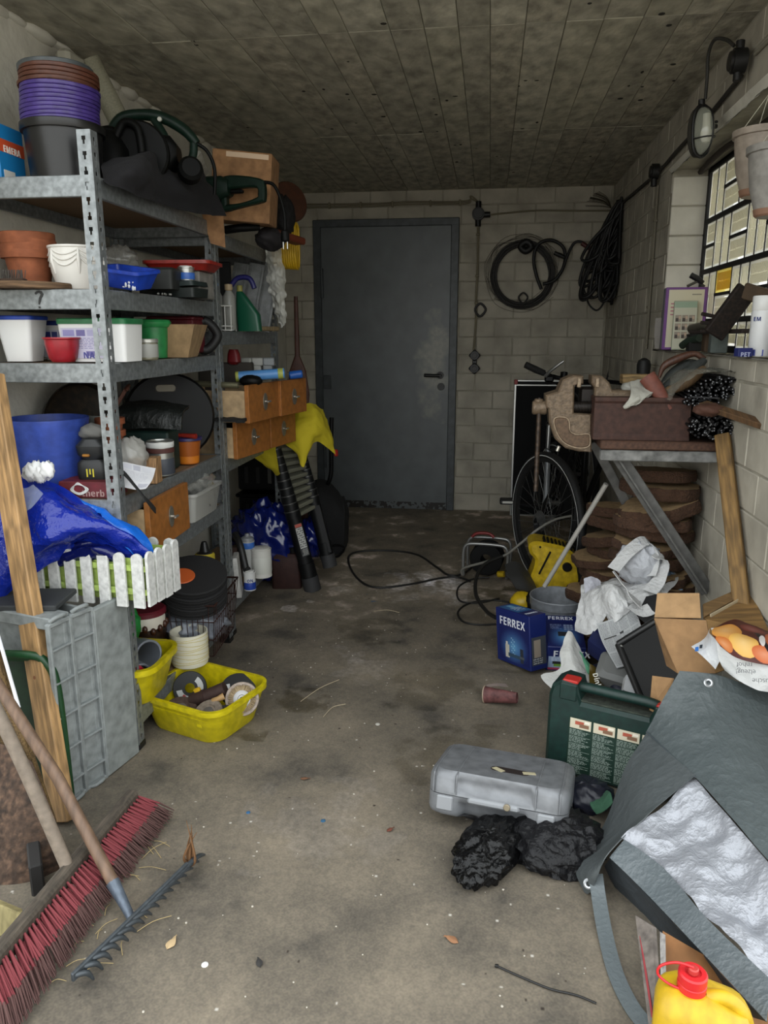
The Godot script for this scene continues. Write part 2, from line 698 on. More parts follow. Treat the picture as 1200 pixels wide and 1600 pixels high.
func floor_print(im: Image) -> void:
	var w := im.get_width()
	var hh := im.get_height()
	var a := noise_image(Vector2i(w, hh), 0.006, 31, 5)
	var b := noise_image(Vector2i(w, hh), 0.02, 32, 5)
	var c := noise_image(Vector2i(w, hh), 0.12, 33, 3)
	var pa := a.get_data()
	var pb := b.get_data()
	var pc := c.get_data()
	var d := PackedByteArray()
	d.resize(w * hh * 3)
	for y in hh:
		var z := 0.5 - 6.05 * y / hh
		var worn := clampf((z + 2.3) / 1.3, 0.0, 1.0)  # wear near the threshold; also drives the painted daylight falloff below
		for x in w:
			var i := y * w + x
			var n1 := pa[i] / 255.0
			var n2 := pb[i] / 255.0
			var n3 := pc[i] / 255.0
			var t := 0.285 + 0.075 * worn + 0.14 * (n1 - 0.5) + 0.075 * (n2 - 0.5) + 0.055 * (n3 - 0.5) + (rng.randf() - 0.5) * 0.07  # base tone paler toward the open front: daylight falloff painted into the concrete
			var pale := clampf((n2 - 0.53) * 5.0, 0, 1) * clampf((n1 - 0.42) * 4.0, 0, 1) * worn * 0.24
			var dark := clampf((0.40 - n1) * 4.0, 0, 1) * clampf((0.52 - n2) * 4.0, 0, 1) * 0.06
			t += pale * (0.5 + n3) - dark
			var r := t * 1.10
			var g := t * 0.985
			var bl := t * 0.81 + pale * 0.25
			d[i * 3] = int(clampf(r * 255 + 26, 0, 255))
			d[i * 3 + 1] = int(clampf(g * 255 + 26, 0, 255))
			d[i * 3 + 2] = int(clampf(bl * 255 + 26, 0, 255))
	im.set_data(w, hh, false, Image.FORMAT_RGB8, d)
	for k in 500:
		var s := rng.randi_range(1, 2)
		var px := rng.randi_range(30, w - 30)
		var py := rng.randi_range(400, hh - 20)
		im.fill_rect(Rect2i(px, py, s, rng.randi_range(1, 2)), Color(0.72, 0.70, 0.66) if k % 3 else Color(0.17, 0.14, 0.11))
	# blots of oil and dirt, drips of pale and blue paint
	for e in [[-0.52, -1.52, 26, 0, 0.30, 0.33, 0.36], [0.06, -1.36, 34, -0.10, 0, 0, 0], [-0.05, -1.42, 18, -0.09, 0, 0, 0], [0.14, -1.28, 20, -0.10, 0, 0, 0], [-0.30, -1.36, 70, 0.12, 0, 0, 0], [-0.17, -1.24, 50, 0.16, 0, 0, 0], [-0.38, -1.24, 46, 0.18, 0, 0, 0], [-0.27, -1.14, 40, 0.16, 0, 0, 0], [-0.12, -1.45, 44, 0.09, 0, 0, 0], [-0.62, -2.62, 30, -0.11, 0, 0, 0], [-0.75, -2.85, 22, -0.12, 0, 0, 0], [0.1, -2.2, 30, -0.06, 0, 0, 0], [-0.45, -2.35, 40, 0.06, 0, 0, 0], [-0.55, -2.2, 30, 0.07, 0, 0, 0], [-0.1, -2.9, 60, -0.05, 0, 0, 0], [-0.4, -3.3, 70, 0.04, 0, 0, 0], [0.0, -1.7, 40, -0.05, 0, 0, 0], [-0.5, -1.95, 50, -0.05, 0, 0, 0], [-0.7, -1.42, 24, 0.12, 0, 0, 0], [-0.18, -2.45, 60, -0.05, 0, 0, 0], [-0.9, -1.72, 14, 0.2, 0, 0, 0], [-0.82, -1.62, 9, 0.2, 0, 0, 0]]:
		var px := int((e[0] + 1.50) / 2.30 * w)
		var py := int((0.5 - e[1]) / 6.05 * hh)
		for y in range(py - int(e[2]), py + int(e[2])):
			for x in range(px - int(e[2]), px + int(e[2])):
				if x > 0 and y > 0 and x < w and y < hh:
					var i := y * w + x
					var q: float = Vector2(x - px, y - py).length() / e[2] + (pb[i] / 255.0 - 0.5) * 2.6
					var f: float = clampf((0.9 - q) * 2.0, 0, 1) * (0.4 + pc[i] / 255.0)
					if f > 0:
						var c0 := im.get_pixel(x, y)
						if e[3] != 0:
							im.set_pixel(x, y, Color(c0.r + e[3] * f, c0.g + e[3] * f, c0.b + e[3] * f * 1.1))
						elif q < 0.18:
							im.set_pixel(x, y, c0.lerp(Color(0.20, 0.33, 0.52), 0.7))


func room() -> void:
	var paint := mat(Color(0.745, 0.72, 0.66), 0.85, 0, "soft", 0.7, "bumps", 0.25, 0.3, true)
	var mortar := mat(Color(0.67, 0.65, 0.59), 0.9, 0, "soft", 1.1, "bumps", 0.3, 0.3, true)
	var lime := mat(Color(0.85, 0.835, 0.785), 0.85, 0, "wall", 1.0, "bumps", 0.3, 0.3, true)
	# floor
	var s := st()
	box(s, v(-0.325, -0.061, -2.0), v(6.0, 0.12, 7.6))
	struct("floor", s, mat(Color(0.40, 0.38, 0.34), 0.9, 0, "fine", 2.0))
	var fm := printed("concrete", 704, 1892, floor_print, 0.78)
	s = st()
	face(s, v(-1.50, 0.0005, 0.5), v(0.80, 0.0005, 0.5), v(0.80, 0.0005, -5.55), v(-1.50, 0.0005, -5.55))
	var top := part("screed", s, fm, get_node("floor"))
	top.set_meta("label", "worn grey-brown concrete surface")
	# ceiling: raw concrete that still shows every shuttering board
	s = st()
	box(s, v(-0.325, 2.33, -3.615), v(2.8, 0.19, 4.03))
	var ceil := struct("ceiling", s, mat(Color(0.42, 0.40, 0.36), 0.9, 0, "grime", 1.5))
	var xs := [-1.48, -1.32, -1.16, -1.02, -0.87, -0.72, -0.585, -0.488, -0.35, -0.24, -0.13, -0.03, 0.08, 0.205, 0.32, 0.44, 0.56, 0.68, 0.79]
	var zs := [-1.61, -1.9, -2.72, -4.03, -5.54]
	for i in xs.size() - 1:
		for k in zs.size() - 1:
			var t := rng.randf_range(0.0105, 0.0135)
			var tone := rng.randi_range(0, 4)
			var c: Color = [Color(0.79, 0.77, 0.69), Color(0.755, 0.735, 0.665), Color(0.82, 0.80, 0.725), Color(0.735, 0.715, 0.645), Color(0.78, 0.755, 0.68)][tone]
			s = st()
			box(s, v((xs[i] + xs[i + 1]) / 2, 2.2355 - t / 2, (zs[k] + zs[k + 1]) / 2), v(xs[i + 1] - xs[i] - 0.0018, t, zs[k] - zs[k + 1] - 0.003), 0.0015)
			part("board_mark", s, board_mat(c, tone), ceil)
	# pinholes and knots where the boards left their mark
	s = st()
	for k in 90:
		var x := rng.randf_range(-1.3, 0.7)
		var z := rng.randf_range(-5.2, -1.9)
		ball(s, v(x, 2.2245, z), v(rng.randf_range(0.004, 0.012), 0.0018, rng.randf_range(0.004, 0.016)), 8)
	var kn := part("knot_mark", s, mat(Color(0.16, 0.15, 0.13), 0.9), ceil)
	kn.set_meta("kind", "stuff")
	# left wall: thickly painted render
	s = st()
	box(s, v(-1.575, 1.11, -3.59), v(0.20, 2.23, 3.98))
	struct("wall_left", s, lime)
	s = st()
	for k in 30:  # ragged fillet of render along the ceiling
		var z := -1.7 - k * 0.125
		ball(s, v(-1.478, 2.215, z), v(rng.randf_range(0.012, 0.04), rng.randf_range(0.012, 0.03), rng.randf_range(0.06, 0.12)), 8)
	part("render_fillet", s, lime, get_node("wall_left")).set_meta("kind", "stuff")
	# back wall
	s = st()
	box(s, v(-0.325, 1.11, -5.632), v(2.6, 2.23, 0.20))
	var back := struct("wall_back", s, mortar)
	var meshes := {}
	for row in 18:
		var y := 0.002 + row * 0.125
		var x := -1.47 - (0.125 if row % 2 else 0.0)
		while x < 0.77:
			var a := maxf(x, -1.47)
			var b := minf(x + 0.2465, 0.768)
			if y < 2.0:
				if a < -1.25 and b > -1.25:
					b = -1.25
				elif a < -0.23 and b > -0.23 and a > -1.25:
					a = -0.23
			var inside := y < 2.0 and a >= -1.25 and b <= -0.23
			if b - a > 0.03 and not inside:
				var key := "%.3f %d" % [b - a, rng.randi() % 3]
				if not meshes.has(key):
					s = st()
					box(s, Vector3.ZERO, v(b - a, 0.1215 if y < 2.1 else 0.1, 0.02), rng.randf_range(0.003, 0.006))
					meshes[key] = done(s)
				var hh := 0.1215 if y < 2.1 else 0.1
				if y >= 2.1:
					key += "t"
					if not meshes.has(key):
						s = st()
						box(s, Vector3.ZERO, v(b - a, hh, 0.02), 0.004)
						meshes[key] = done(s)
				part_mesh("brick", meshes[key], paint, back, Transform3D(Basis(Vector3.UP, rng.randf_range(-0.008, 0.008)), v((a + b) / 2, y + hh / 2, -5.5385 + rng.randf_range(-0.001, 0.001))))
			x += 0.25
	# right wall, round the window
	s = st()
	box(s, v(0.905, 0.6, -3.59), v(0.25, 1.2, 3.98))
	box(s, v(0.905, 2.10, -3.59), v(0.25, 0.25, 3.98))
	box(s, v(0.905, 1.585, -4.65), v(0.25, 0.80, 1.80))
	box(s, v(0.905, 1.585, -1.68), v(0.25, 0.80, 0.16))
	var right := struct("wall_right", s, mortar)
	for row in 18:
		var y := 0.002 + row * 0.125
		var z := -5.53 - (0.125 if row % 2 else 0.0)
		while z < -1.85:
			var a := maxf(z, -5.53)
			var b := z + 0.2465
			var hh := 0.1215
			if y + hh > 2.215:
				hh = 0.09
			if y > 1.19 and y < 1.9:
				if a < -3.752 and b > -3.752:
					b = -3.752
				if a >= -3.752:
					b = a
			if y >= 1.9 and y < 1.98 and a > -4.0:
				hh = 0.0
			if y > 1.1 and y < 1.2 and b > -3.75:
				hh = 1.196 - y
			if b - a > 0.03 and hh > 0.02:
				var key := "r%.3f %.3f %d" % [b - a, hh, rng.randi() % 3]
				if not meshes.has(key):
					s = st()
					box(s, Vector3.ZERO, v(0.02, hh, b - a), rng.randf_range(0.003, 0.006))
					meshes[key] = done(s)
				part_mesh("brick", meshes[key], paint if y > 0.1 else mortar, right, Transform3D(Basis.IDENTITY, v(0.7875 + rng.randf_range(-0.001, 0.001), y + hh / 2, (a + b) / 2)))
			z += 0.25
	for row in 6:  # the far reveal of the window
		var y := 1.202 + row * 0.125
		s = st()
		box(s, v(0.855, y + 0.0595, -3.748), v(0.15, 0.119, 0.012), 0.003)
		part("brick", s, lime, right)
	s = st()  # rough concrete lintel over the window
	net(s, [[v(0.765, 1.985, -3.80), v(0.765, 2.0, -2.8), v(0.765, 1.99, -1.65)], [v(0.80, 1.965, -3.76), v(0.80, 1.972, -2.8), v(0.80, 1.968, -1.65)], [v(0.93, 1.96, -3.76), v(0.93, 1.965, -2.8), v(0.93, 1.96, -1.65)]], 60, 10, 0.007, 9.0, 4)
	part("lintel_soffit", s, lime, right)
	s = st()
	tube(s, spline([v(0.89, 1.962, -3.74), v(0.86, 1.957, -3.3), v(0.885, 1.955, -2.9), v(0.87, 1.957, -2.4), v(0.88, 1.957, -1.75)], 14), 0.012, 6)
	part("crack_filler", s, mat(Color(0.20, 0.17, 0.14), 0.95), right)
	s = st()
	net(s, [[v(0.762, 1.199, -3.75), v(0.762, 1.199, -1.62)], [v(0.80, 1.203, -3.75), v(0.80, 1.203, -1.62)], [v(0.95, 1.205, -3.75), v(0.95, 1.205, -1.62)]], 60, 8, 0.003, 14.0, 6)
	struct("trim_1", s, mat(Color(0.55, 0.53, 0.48), 0.9, 0, "grime", 3.0))


func board_mat(c: Color, k: int) -> StandardMaterial3D:
	var key := "board%d" % k
	if not mats.has(key):
		var m := StandardMaterial3D.new()
		m.albedo_color = c
		m.roughness = 0.88
		m.uv1_triplanar = true
		m.uv1_world_triplanar = true
		m.uv1_scale = Vector3(0.9 + 0.1 * k, 1, 0.55 + 0.06 * k)
		m.uv1_offset = Vector3(0.17 * k, 0.4, 0.29 * k)
		m.albedo_texture = texs.blotch
		m.heightmap_enabled = true
		m.heightmap_texture = texs.bumps
		m.heightmap_scale = 0.4
		m.detail_enabled = false
		m.detail_blend_mode = BaseMaterial3D.BLEND_MODE_MUL
		m.detail_uv_layer = BaseMaterial3D.DETAIL_UV_2
		m.uv2_triplanar = true
		m.uv2_world_triplanar = true
		m.uv2_scale = Vector3(1.1, 1.1, 0.5)
		m.detail_albedo = texs.rust
		mats[key] = m
	return mats[key]


func door_and_wires() -> void:
	var z := -5.52
	var d := Node3D.new()
	d.name = "door_1"
	add_child(d)
	d.set_meta("kind", "structure")
	d.set_meta("label", "dark grey steel door in the back wall")
	var steel := mat(Color(0.285, 0.305, 0.315), 0.45, 0.15, "mottle", 2.0)
	var s := st()
	box(s, v(-0.742, 1.0, -5.535), v(0.93, 2.0, 0.045), 0.003)
	part("door_leaf", s, door_paint(), d)
	s = st()
	for k in [[-1.222, 1.02, 0.055, 2.04], [-0.258, 1.02, 0.055, 2.04]]:
		box(s, v(k[0], k[1], -5.525), v(k[2], k[3], 0.05), 0.004)
	box(s, v(-0.74, 2.018, -5.525), v(1.02, 0.05, 0.052), 0.004)
	part("door_frame", s, steel, d)
	s = st()
	cyl(s, v(-1.19, 1.62, -5.497), 0.011, 0.20, Vector3.UP, 12)
	cyl(s, v(-1.19, 0.40, -5.497), 0.011, 0.20, Vector3.UP, 12)
	part("hinge", s, steel, d)
	s = st()
	box(s, v(-1.165, 0.93, -5.511), v(0.055, 0.10, 0.006), 0.002)
	part("latch_plate", s, steel, d)
	var black := mat(Color(0.03, 0.03, 0.03), 0.45)
	s = st()
	cyl(s, v(-0.345, 0.985, -5.508), 0.026, 0.012, Vector3.BACK)
	cyl(s, v(-0.345, 0.985, -5.48), 0.011, 0.06, Vector3.BACK)
	tube(s, spline([v(-0.345, 0.985, -5.455), v(-0.39, 0.985, -5.452), v(-0.455, 0.987, -5.455)], 5), 0.0115, 8)
	part("door_handle", s, black, d)
	s = st()
	cyl(s, v(-0.338, 0.905, -5.508), 0.026, 0.012, Vector3.BACK)
	part("lock_rosette", s, black, d)
	# surface wiring
	var grey := mat(Color(0.47, 0.44, 0.36), 0.8)
	var o := thing("cable_run", "old painted cables clipped along the back wall above the steel door", "cable", v(-0.13, 2.08, z))
	s = st()
	for k in 2:
		tube(s, spline([v(-1.30, 0.05 + k * 0.018, 0.008), v(-0.7, 0.048 + k * 0.014, 0.008), v(-0.45, 0.053 + k * 0.015, 0.008), v(-0.07, 0.05 + k * 0.014, 0.008), v(-0.03, 0.075 + k * 0.02, 0.01), v(0.02, 0.06, 0.012)], 8), 0.006, 6)
	part("cable", s, grey, o)
	for x in [-1.0, -0.78, -0.56, -0.30, -0.10]:
		s = st()
		box(s, v(x, 0.056, 0.01), v(0.014, 0.04, 0.02), 0.003)
		part("clip", s, grey, o)
	o = thing("junction_box", "round black junction box right of the steel door near the ceiling", "junction box", v(-0.105, 2.06, z))
	s = st()
	cyl(s, v(0, 0, 0.022), 0.042, 0.044, Vector3.BACK)
	cyl(s, v(0, 0.055, 0.022), 0.019, 0.05)
	cyl(s, v(0, -0.055, 0.022), 0.019, 0.05)
	cyl(s, v(0.055, -0.005, 0.022), 0.019, 0.05, Vector3.RIGHT)
	part("housing", s, black, o)
	s = st()
	cyl(s, v(0, 0, 0.049), 0.033, 0.012, Vector3.BACK)
	part("lid", s, black, o)
	s = st()
	tube(s, spline([v(-0.02, 2.055, z + .012), v(0.25, 2.075, z + .01), v(0.5, 2.07, z + .01), v(0.76, 2.065, z + .01)], 6), 0.006, 6)
	single("thin_cable", "thin painted cable running from the junction box to the right corner", "cable", s, grey)
	s = st()
	tube(s, spline([v(-0.105, 2.0, z + .012), v(-0.10, 1.75, z + .012), v(-0.105, 1.5, z + .014), v(-0.102, 1.36, z + .014), v(-0.112, 1.16, z + .012)], 8), 0.009, 6)
	for y in [1.93, 1.66, 1.48]:
		box(s, v(-0.103, y, z + .012), v(0.026, 0.014, 0.024), 0.003)
	single("drop_cable", "painted cable dropping down the back wall to the double socket", "cable", s, grey)
	o = thing("socket", "black double surface socket on the back wall beside the door", "socket", v(-0.104, 1.08, z))
	for y in [-0.045, 0.045]:
		s = st()
		box(s, v(0, y, 0.02), v(0.062, 0.062, 0.04), 0.006, Basis(Vector3.BACK, PI / 4))
		cyl(s, v(0, y, 0.043), 0.03, 0.02, Vector3.BACK)
		part("socket_body", s, black, o)
		s = st()
		cyl(s, v(0, y, 0.0545), 0.018, 0.003, Vector3.BACK)
		part("socket_face", s, mat(Color(0.22, 0.21, 0.2), 0.5), o)
	s = st()
	box(s, v(0, 0, 0.016), v(0.03, 0.06, 0.03), 0.004)
	part("bridge", s, black, o)
	s = st()
	tube(s, loop([v(-0.035, 0, 0.02), v(0, 0.042, 0.02), v(0.038, 0, 0.02), v(0, -0.044, 0.02)], 8), 0.008, 8)
	single("tape_roll", "small dark ring of tape hung on the drop cable", "tape", s, black, v(-0.075, 1.435, z))


func door_paint() -> StandardMaterial3D:
	# blue-grey paint rubbed pale round the handle
	var im := Image.create(256, 512, false, Image.FORMAT_RGB8)
	var a := noise_image(Vector2i(256, 512), 0.02, 41, 4).get_data()
	var b := noise_image(Vector2i(256, 512), 0.09, 42, 3).get_data()
	for y in 512:
		for x in 256:
			var n := a[y * 256 + x] / 255.0
			var f := b[y * 256 + x] / 255.0
			var dx := (x - 226.0) / 34.0
			var dy := (y - 235.0) / 100.0
			var q := sqrt(dx * dx + dy * dy) + (n - 0.5) * 1.1
			var rub := clampf((1.05 - q) * 1.4, 0, 1) * (0.55 + 0.4 * f)
			var c := Color(0.34, 0.355, 0.36) * (0.93 + 0.14 * n)
			c = c.lerp(Color(0.66, 0.64, 0.57), rub * 0.62)
			if y > 497 and f + n > 0.95:
				c = Color(0.12, 0.10, 0.08)
			im.set_pixel(x, y, c)
	var m := StandardMaterial3D.new()
	m.albedo_texture = ImageTexture.create_from_image(im)
	m.roughness = 0.42
	m.metallic = 0.1
	m.uv1_triplanar = true
	m.uv1_scale = Vector3(1 / 0.93, 0.5, 1)
	m.uv1_offset = Vector3(0.742 / 0.93 + 0.5, 0.0, 0)
	return m


func window() -> void:
	var w := Node3D.new()
	w.name = "window_1"
	add_child(w)
	w.set_meta("kind", "structure")
	w.set_meta("label", "window of patterned pressed glass tiles laid in a basket weave")
	var gx := 0.925
	var z0 := -3.70
	var u := 0.212
	var s := st()
	for r in 5:
		box(s, v(gx + 0.025, 1.962 - r * u, -2.70), v(0.05, 0.020, 2.02))
	box(s, v(gx + 0.03, 1.58, -3.735), v(0.06, 0.78, 0.04))
	box(s, v(gx + 0.03, 1.98, -2.70), v(0.06, 0.03, 2.04))
	box(s, v(gx + 0.03, 1.20, -2.70), v(0.06, 0.03, 2.04))
	part("glazing_bar", s, mat(Color(0.035, 0.033, 0.03), 0.8), w)
	var thin := st()
	var shapes := {}
	for r in 4:
		var y1 := 1.952 - r * u
		var y0 := maxf(y1 - u + 0.020, 1.216)
		var z := z0
		var k := 0
		if r % 2 == 1:
			k = 2
			z = z0 - 0.075
		while z < -1.80:
			var wide := u if k == 2 else u / 2
			for half in (2 if k == 2 else 1):
				var a := y0
				var b := y1
				if k == 2:
					var mid := y1 - u / 2 + 0.01
					a = mid + 0.006 if half == 0 else y0
					b = y1 if half == 0 else mid - 0.006
				var za := maxf(z, z0)
				if b - a > 0.02:
					pane(w, shapes, gx, a, b, za + 0.003, z + wide - 0.003, r == 2 and k == 2 and half == 0 and z < -3.3)
			if k == 2:
				box(thin, v(gx + 0.022, y1 - u / 2 + 0.01, z + wide / 2), v(0.04, 0.012, wide))
			box(thin, v(gx + 0.024, (y0 + y1) / 2, z + wide), v(0.04, y1 - y0, 0.006))
			z += wide
			k = (k + 1) % 3
	part("glazing_bar", thin, mat(Color(0.035, 0.033, 0.03), 0.8), w)


func pane(w: Node3D, shapes: Dictionary, gx: float, a: float, b: float, za: float, zb: float, gold: bool) -> void:
	var hh := b - a
	var ww := zb - za
	var key := "%.3f %.3f" % [hh, ww]
	if not shapes.has(key):
		var s := st()
		# a pressed slab: flat rim, sunken field with slanting ribs
		var fr: Array = []
		for e in [[0.018, 0.0], [0.008, 0.0], [0.006, 0.002], [0.006, 0.009], [0.009, 0.012]]:
			var q := PackedVector3Array()
			for c in [[1, 1], [-1, 1], [-1, -1], [1, -1]]:
				q.append(v(e[0], c[1] * (hh / 2 - e[1]), c[0] * (ww / 2 - e[1])))
			fr.append(q)
		loft(s, fr, 2, true)
		var ribs := st()
		var n := int(ww / 0.016) + 1
		var rows := 2
		for k in range(-6, n + 6):
			for half in rows:
				var p0 := Vector2(-ww / 2 + 0.012 + k * 0.016, -hh / 2 + 0.012 + half * (hh - 0.024) / rows)
				var p1 := p0 + Vector2(0.05 * (1 if half == 0 else -1), (hh - 0.024) / rows)
				if half == 1:
					p0.x += 0.05
					p1.x += 0.05
				var lim := ww / 2 - 0.010
				if absf(p0.x) > lim and absf(p1.x) > lim:
					continue
				for e in 2:
					var p := p0 if e == 0 else p1
					var q := p1 if e == 0 else p0
					if absf(p.x) > lim:
						var t := (clampf(p.x, -lim, lim) - q.x) / (p.x - q.x)
						p = q.lerp(p, t)
						if e == 0:
							p0 = p
						else:
							p1 = p
				beam(ribs, v(0.008, p0.y, p0.x), v(0.008, p1.y, p1.x), 0.0045, 0.008, 0.0015)
		shapes[key] = done(s)
		shapes[key + "r"] = done(ribs)
	var p := part_mesh("glass_pane", shapes[key], glass_mat(gold), w, Transform3D(Basis.IDENTITY, v(gx, (a + b) / 2, (za + zb) / 2)))
	part_mesh("pressed_ribs", shapes[key + "r"], glass_mat(gold, 0.72), p).set_meta("kind", "stuff")  # same glass as the pane, dimmed to paint in dark refracted stripes


func glass_mat(gold: bool, clear := 1.0) -> StandardMaterial3D:  # clear under one dims the ribs by colour; the glass is the same
	var key := "glasstile%s%.2f" % [gold, clear]
	if not mats.has(key):
		var m := StandardMaterial3D.new()
		m.albedo_color = Color(1.0, 0.84, 0.22) if gold else Color(1.0, 0.985, 0.89)
		m.roughness = 0.3
		if clear == 1.0:
			m.transparency = BaseMaterial3D.TRANSPARENCY_ALPHA
			m.albedo_color.a = 0.92 if gold else 0.78
		m.backlight_enabled = true
		m.backlight = (Color(1.0, 0.92, 0.5) if gold else Color(1.0, 0.99, 0.95)) * clear
		mats[key] = m
	return mats[key]

# ---------------------------------------------------------------- shelving

func slotted(s: SurfaceTool, at: Vector3, u: Vector3, n: Vector3, w: float, tall: float) -> void:
	# a steel strip with keyhole slots: u runs across, n is its normal
	var b := Basis(u, Vector3.UP, u.cross(Vector3.UP))
	var pitch := 0.0375
	var k := 0
	var y := 0.012
	box(s, at + v(0, y / 2, 0) + u * w / 2, v(w, y, 0.0018), 0, b)
	while y < tall - 0.002:
		var solid := minf(pitch - 0.020, tall - y)
		box(s, at + v(0, y + solid / 2, 0) + u * w / 2, v(w, solid, 0.0018), 0, b)
		y += solid
		if y >= tall - 0.021:
			box(s, at + v(0, (y + tall) / 2, 0) + u * w / 2, v(w, tall - y, 0.0018), 0, b)
			break
		for e in 2:
			var gap := 0.011 if (e == 0) == (k % 3 == 2) else 0.0055
			var side := (w - gap) / 2
			box(s, at + v(0, y + 0.005, 0) + u * side / 2, v(side, 0.010, 0.0018), 0, b)
			box(s, at + v(0, y + 0.005, 0) + u * (w - side / 2), v(side, 0.010, 0.0018), 0, b)
			y += 0.010
		k += 1


func galv() -> StandardMaterial3D:
	return mat(Color(0.60, 0.62, 0.625), 0.42, 0.55, "mottle", 6.0)


func chipboard() -> StandardMaterial3D:
	return mat(Color(0.55, 0.44, 0.32), 0.85, 0, "fine", 5.0)


func shelf_unit(label: String, x0: float, x1: float, z0: float, z1: float, tall: float, levels: Array) -> void:
	# x0 at the wall, x1 in front, z0 near, z1 far
	var o := thing("shelving_unit", label, "shelf", v(x1, 0, z0), Vector3.ZERO, "galvanised shelving units")
	var dx := x0 - x1
	var dz := z1 - z0
	for c in 4:
		var near := c < 2
		var front := c % 2 == 0
		var px := 0.0 if front else dx
		var pz := 0.0 if near else dz
		var s := st()
		slotted(s, v(px, 0, pz), Vector3.LEFT if front else Vector3.RIGHT, Vector3.BACK, 0.037, tall)
		slotted(s, v(px, 0, pz), Vector3.FORWARD if near else Vector3.BACK, Vector3.RIGHT, 0.037, tall)
		box(s, v(px, tall / 2, pz), v(0.003, tall, 0.003), 0.001)
		part("upright", s, galv(), o)
		s = st()
		box(s, v(px + (-0.019 if front else 0.019), 0.012, pz + (-0.019 if near else 0.019)), v(0.045, 0.024, 0.045), 0.004)
		part("foot_cap", s, plastic("#151515"), o)
	for y in levels:
		for e in 4:
			var s := st()
			var m := v(dx / 2, y - 0.026, 0.0 if e == 0 else dz) if e < 2 else v(0.0 if e == 2 else dx, y - 0.026, dz / 2)
			var inward := (v(0, 0, signf(dz)) if e == 0 else v(0, 0, -signf(dz))) if e < 2 else (v(-1, 0, 0) if e == 2 else v(1, 0, 0))
			var len := absf(dx) - 0.006 if e < 2 else absf(dz) - 0.006
			m += inward * 0.0035
			var size := v(len, 0.052, 0.002) if e < 2 else v(0.002, 0.052, len)
			box(s, m, size, 0.0008)
			var lip := v(len, 0.002, 0.014) if e < 2 else v(0.014, 0.002, len)
			box(s, m + inward * 0.007 + v(0, 0.026, 0), lip, 0.0008)
			box(s, m + inward * 0.007 - v(0, 0.026, 0), lip, 0.0008)
			part("rail", s, galv(), o)
		var s2 := st()
		box(s2, v(dx / 2, y - 0.008, dz / 2), v(absf(dx) - 0.014, 0.014, absf(dz) - 0.014), 0.001)
		part("shelf_board", s2, chipboard(), o)


func shelving() -> void:
	shelf_unit("galvanised steel shelving unit nearest the camera with six chipboard shelves", -1.445, -1.048, -2.03, -2.925, 1.79, [1.68, 1.39, 1.19, 0.80, 0.60, 0.125])
	shelf_unit("galvanised steel shelving unit standing behind the first, nearer the steel door", -1.445, -1.060, -2.965, -3.82, 1.79, [1.655, 1.28, 0.765, 0.155])
	var s := st()
	prism(s, smooth2(poly2([-0.012, 0.018, 0.002, 0.024, 0.013, 0.014, 0.005, 0.002, 0.0, -0.012, -0.004, -0.012, -0.001, 0.004, 0.005, 0.013, -0.002, 0.018, -0.009, 0.013]), 2), 0.001)
	box(s, v(-0.002, -0.021, 0), v(0.005, 0.005, 0.001))
	single("scrawled_mark", "small black handwritten mark on the rail of the second shelf", "mark", s, plastic("#222222"), v(-1.235, 1.364, -2.0315 + 0.001))


# -------- small builders for the shelves

func lidded_tub(called: String, label: String, category: String, at: Vector3, turn: float, w: float, d: float, tall: float, taper: float, body: Material, lid: Material, lid_h := 0.014, grp_name := "") -> Node3D:
	var o := thing(called, label, category, at, v(0, turn, 0), grp_name)
	var s := st()
	loft(s, [rr(w - taper, d - taper, 0.012, 0, 4), rr(w, d, 0.014, tall - lid_h, 4)], 3, false, 0.5)
	part("tub_body", s, body, o)
	s = st()
	loft(s, [rr(w + 0.006, d + 0.006, 0.016, tall - lid_h, 4), rr(w + 0.008, d + 0.008, 0.017, tall - 0.003, 4), rr(w + 0.002, d + 0.002, 0.014, tall, 4), rr(w - 0.012, d - 0.012, 0.012, tall, 4), rr(w - 0.014, d - 0.014, 0.012, tall - 0.003, 4)], 3, false, 0.5)
	part("lid", s, lid, o)
	return o


func tin(called: String, label: String, category: String, at: Vector3, r: float, tall: float, body: Material, band: Material, band0 := 0.1, band1 := 0.9, lid: Material = null, x := Basis.IDENTITY) -> Node3D:
	var o := thing(called, label, category, at)
	o.basis = x
	var metal := mat(Color(0.62, 0.62, 0.60), 0.3, 0.8)
	var s := st()
	lathe(s, [[0, 0], [r, 0], [r + 0.0012, 0.002], [r + 0.0012, 0.005], [r, 0.006], [r, tall - 0.006], [r + 0.0015, tall - 0.005], [r + 0.0015, tall - 0.001], [r, tall], [r - 0.004, tall - 0.001], [r - 0.005, tall - 0.005], [0, tall - 0.005]], 28)
	part("can_body", s, body if body else metal, o)
	if band:
		s = st()
		lathe(s, [[r + 0.0006, tall * band0], [r + 0.0010, tall * band0 + 0.001], [r + 0.0010, tall * band1 - 0.001], [r + 0.0006, tall * band1]], 28)
		part("label", s, band, o)
	if lid:
		s = st()
		lathe(s, [[0, tall - 0.004], [r - 0.006, tall - 0.004], [r - 0.006, tall + 0.003], [r - 0.008, tall + 0.004], [0, tall + 0.004]], 28)
		part("lid", s, lid, o)
	return o


func bottle(called: String, label: String, category: String, at: Vector3, prof: Array, body: Material, cap_prof: Array, cap: Material, turn := Vector3.ZERO, n := 20) -> Node3D:
	var o := thing(called, label, category, at, turn)
	var s := st()
	lathe(s, prof, n)
	part("bottle_body", s, body, o)
	s = st()
	lathe(s, cap_prof, n)
	part("cap", s, cap, o)
	return o


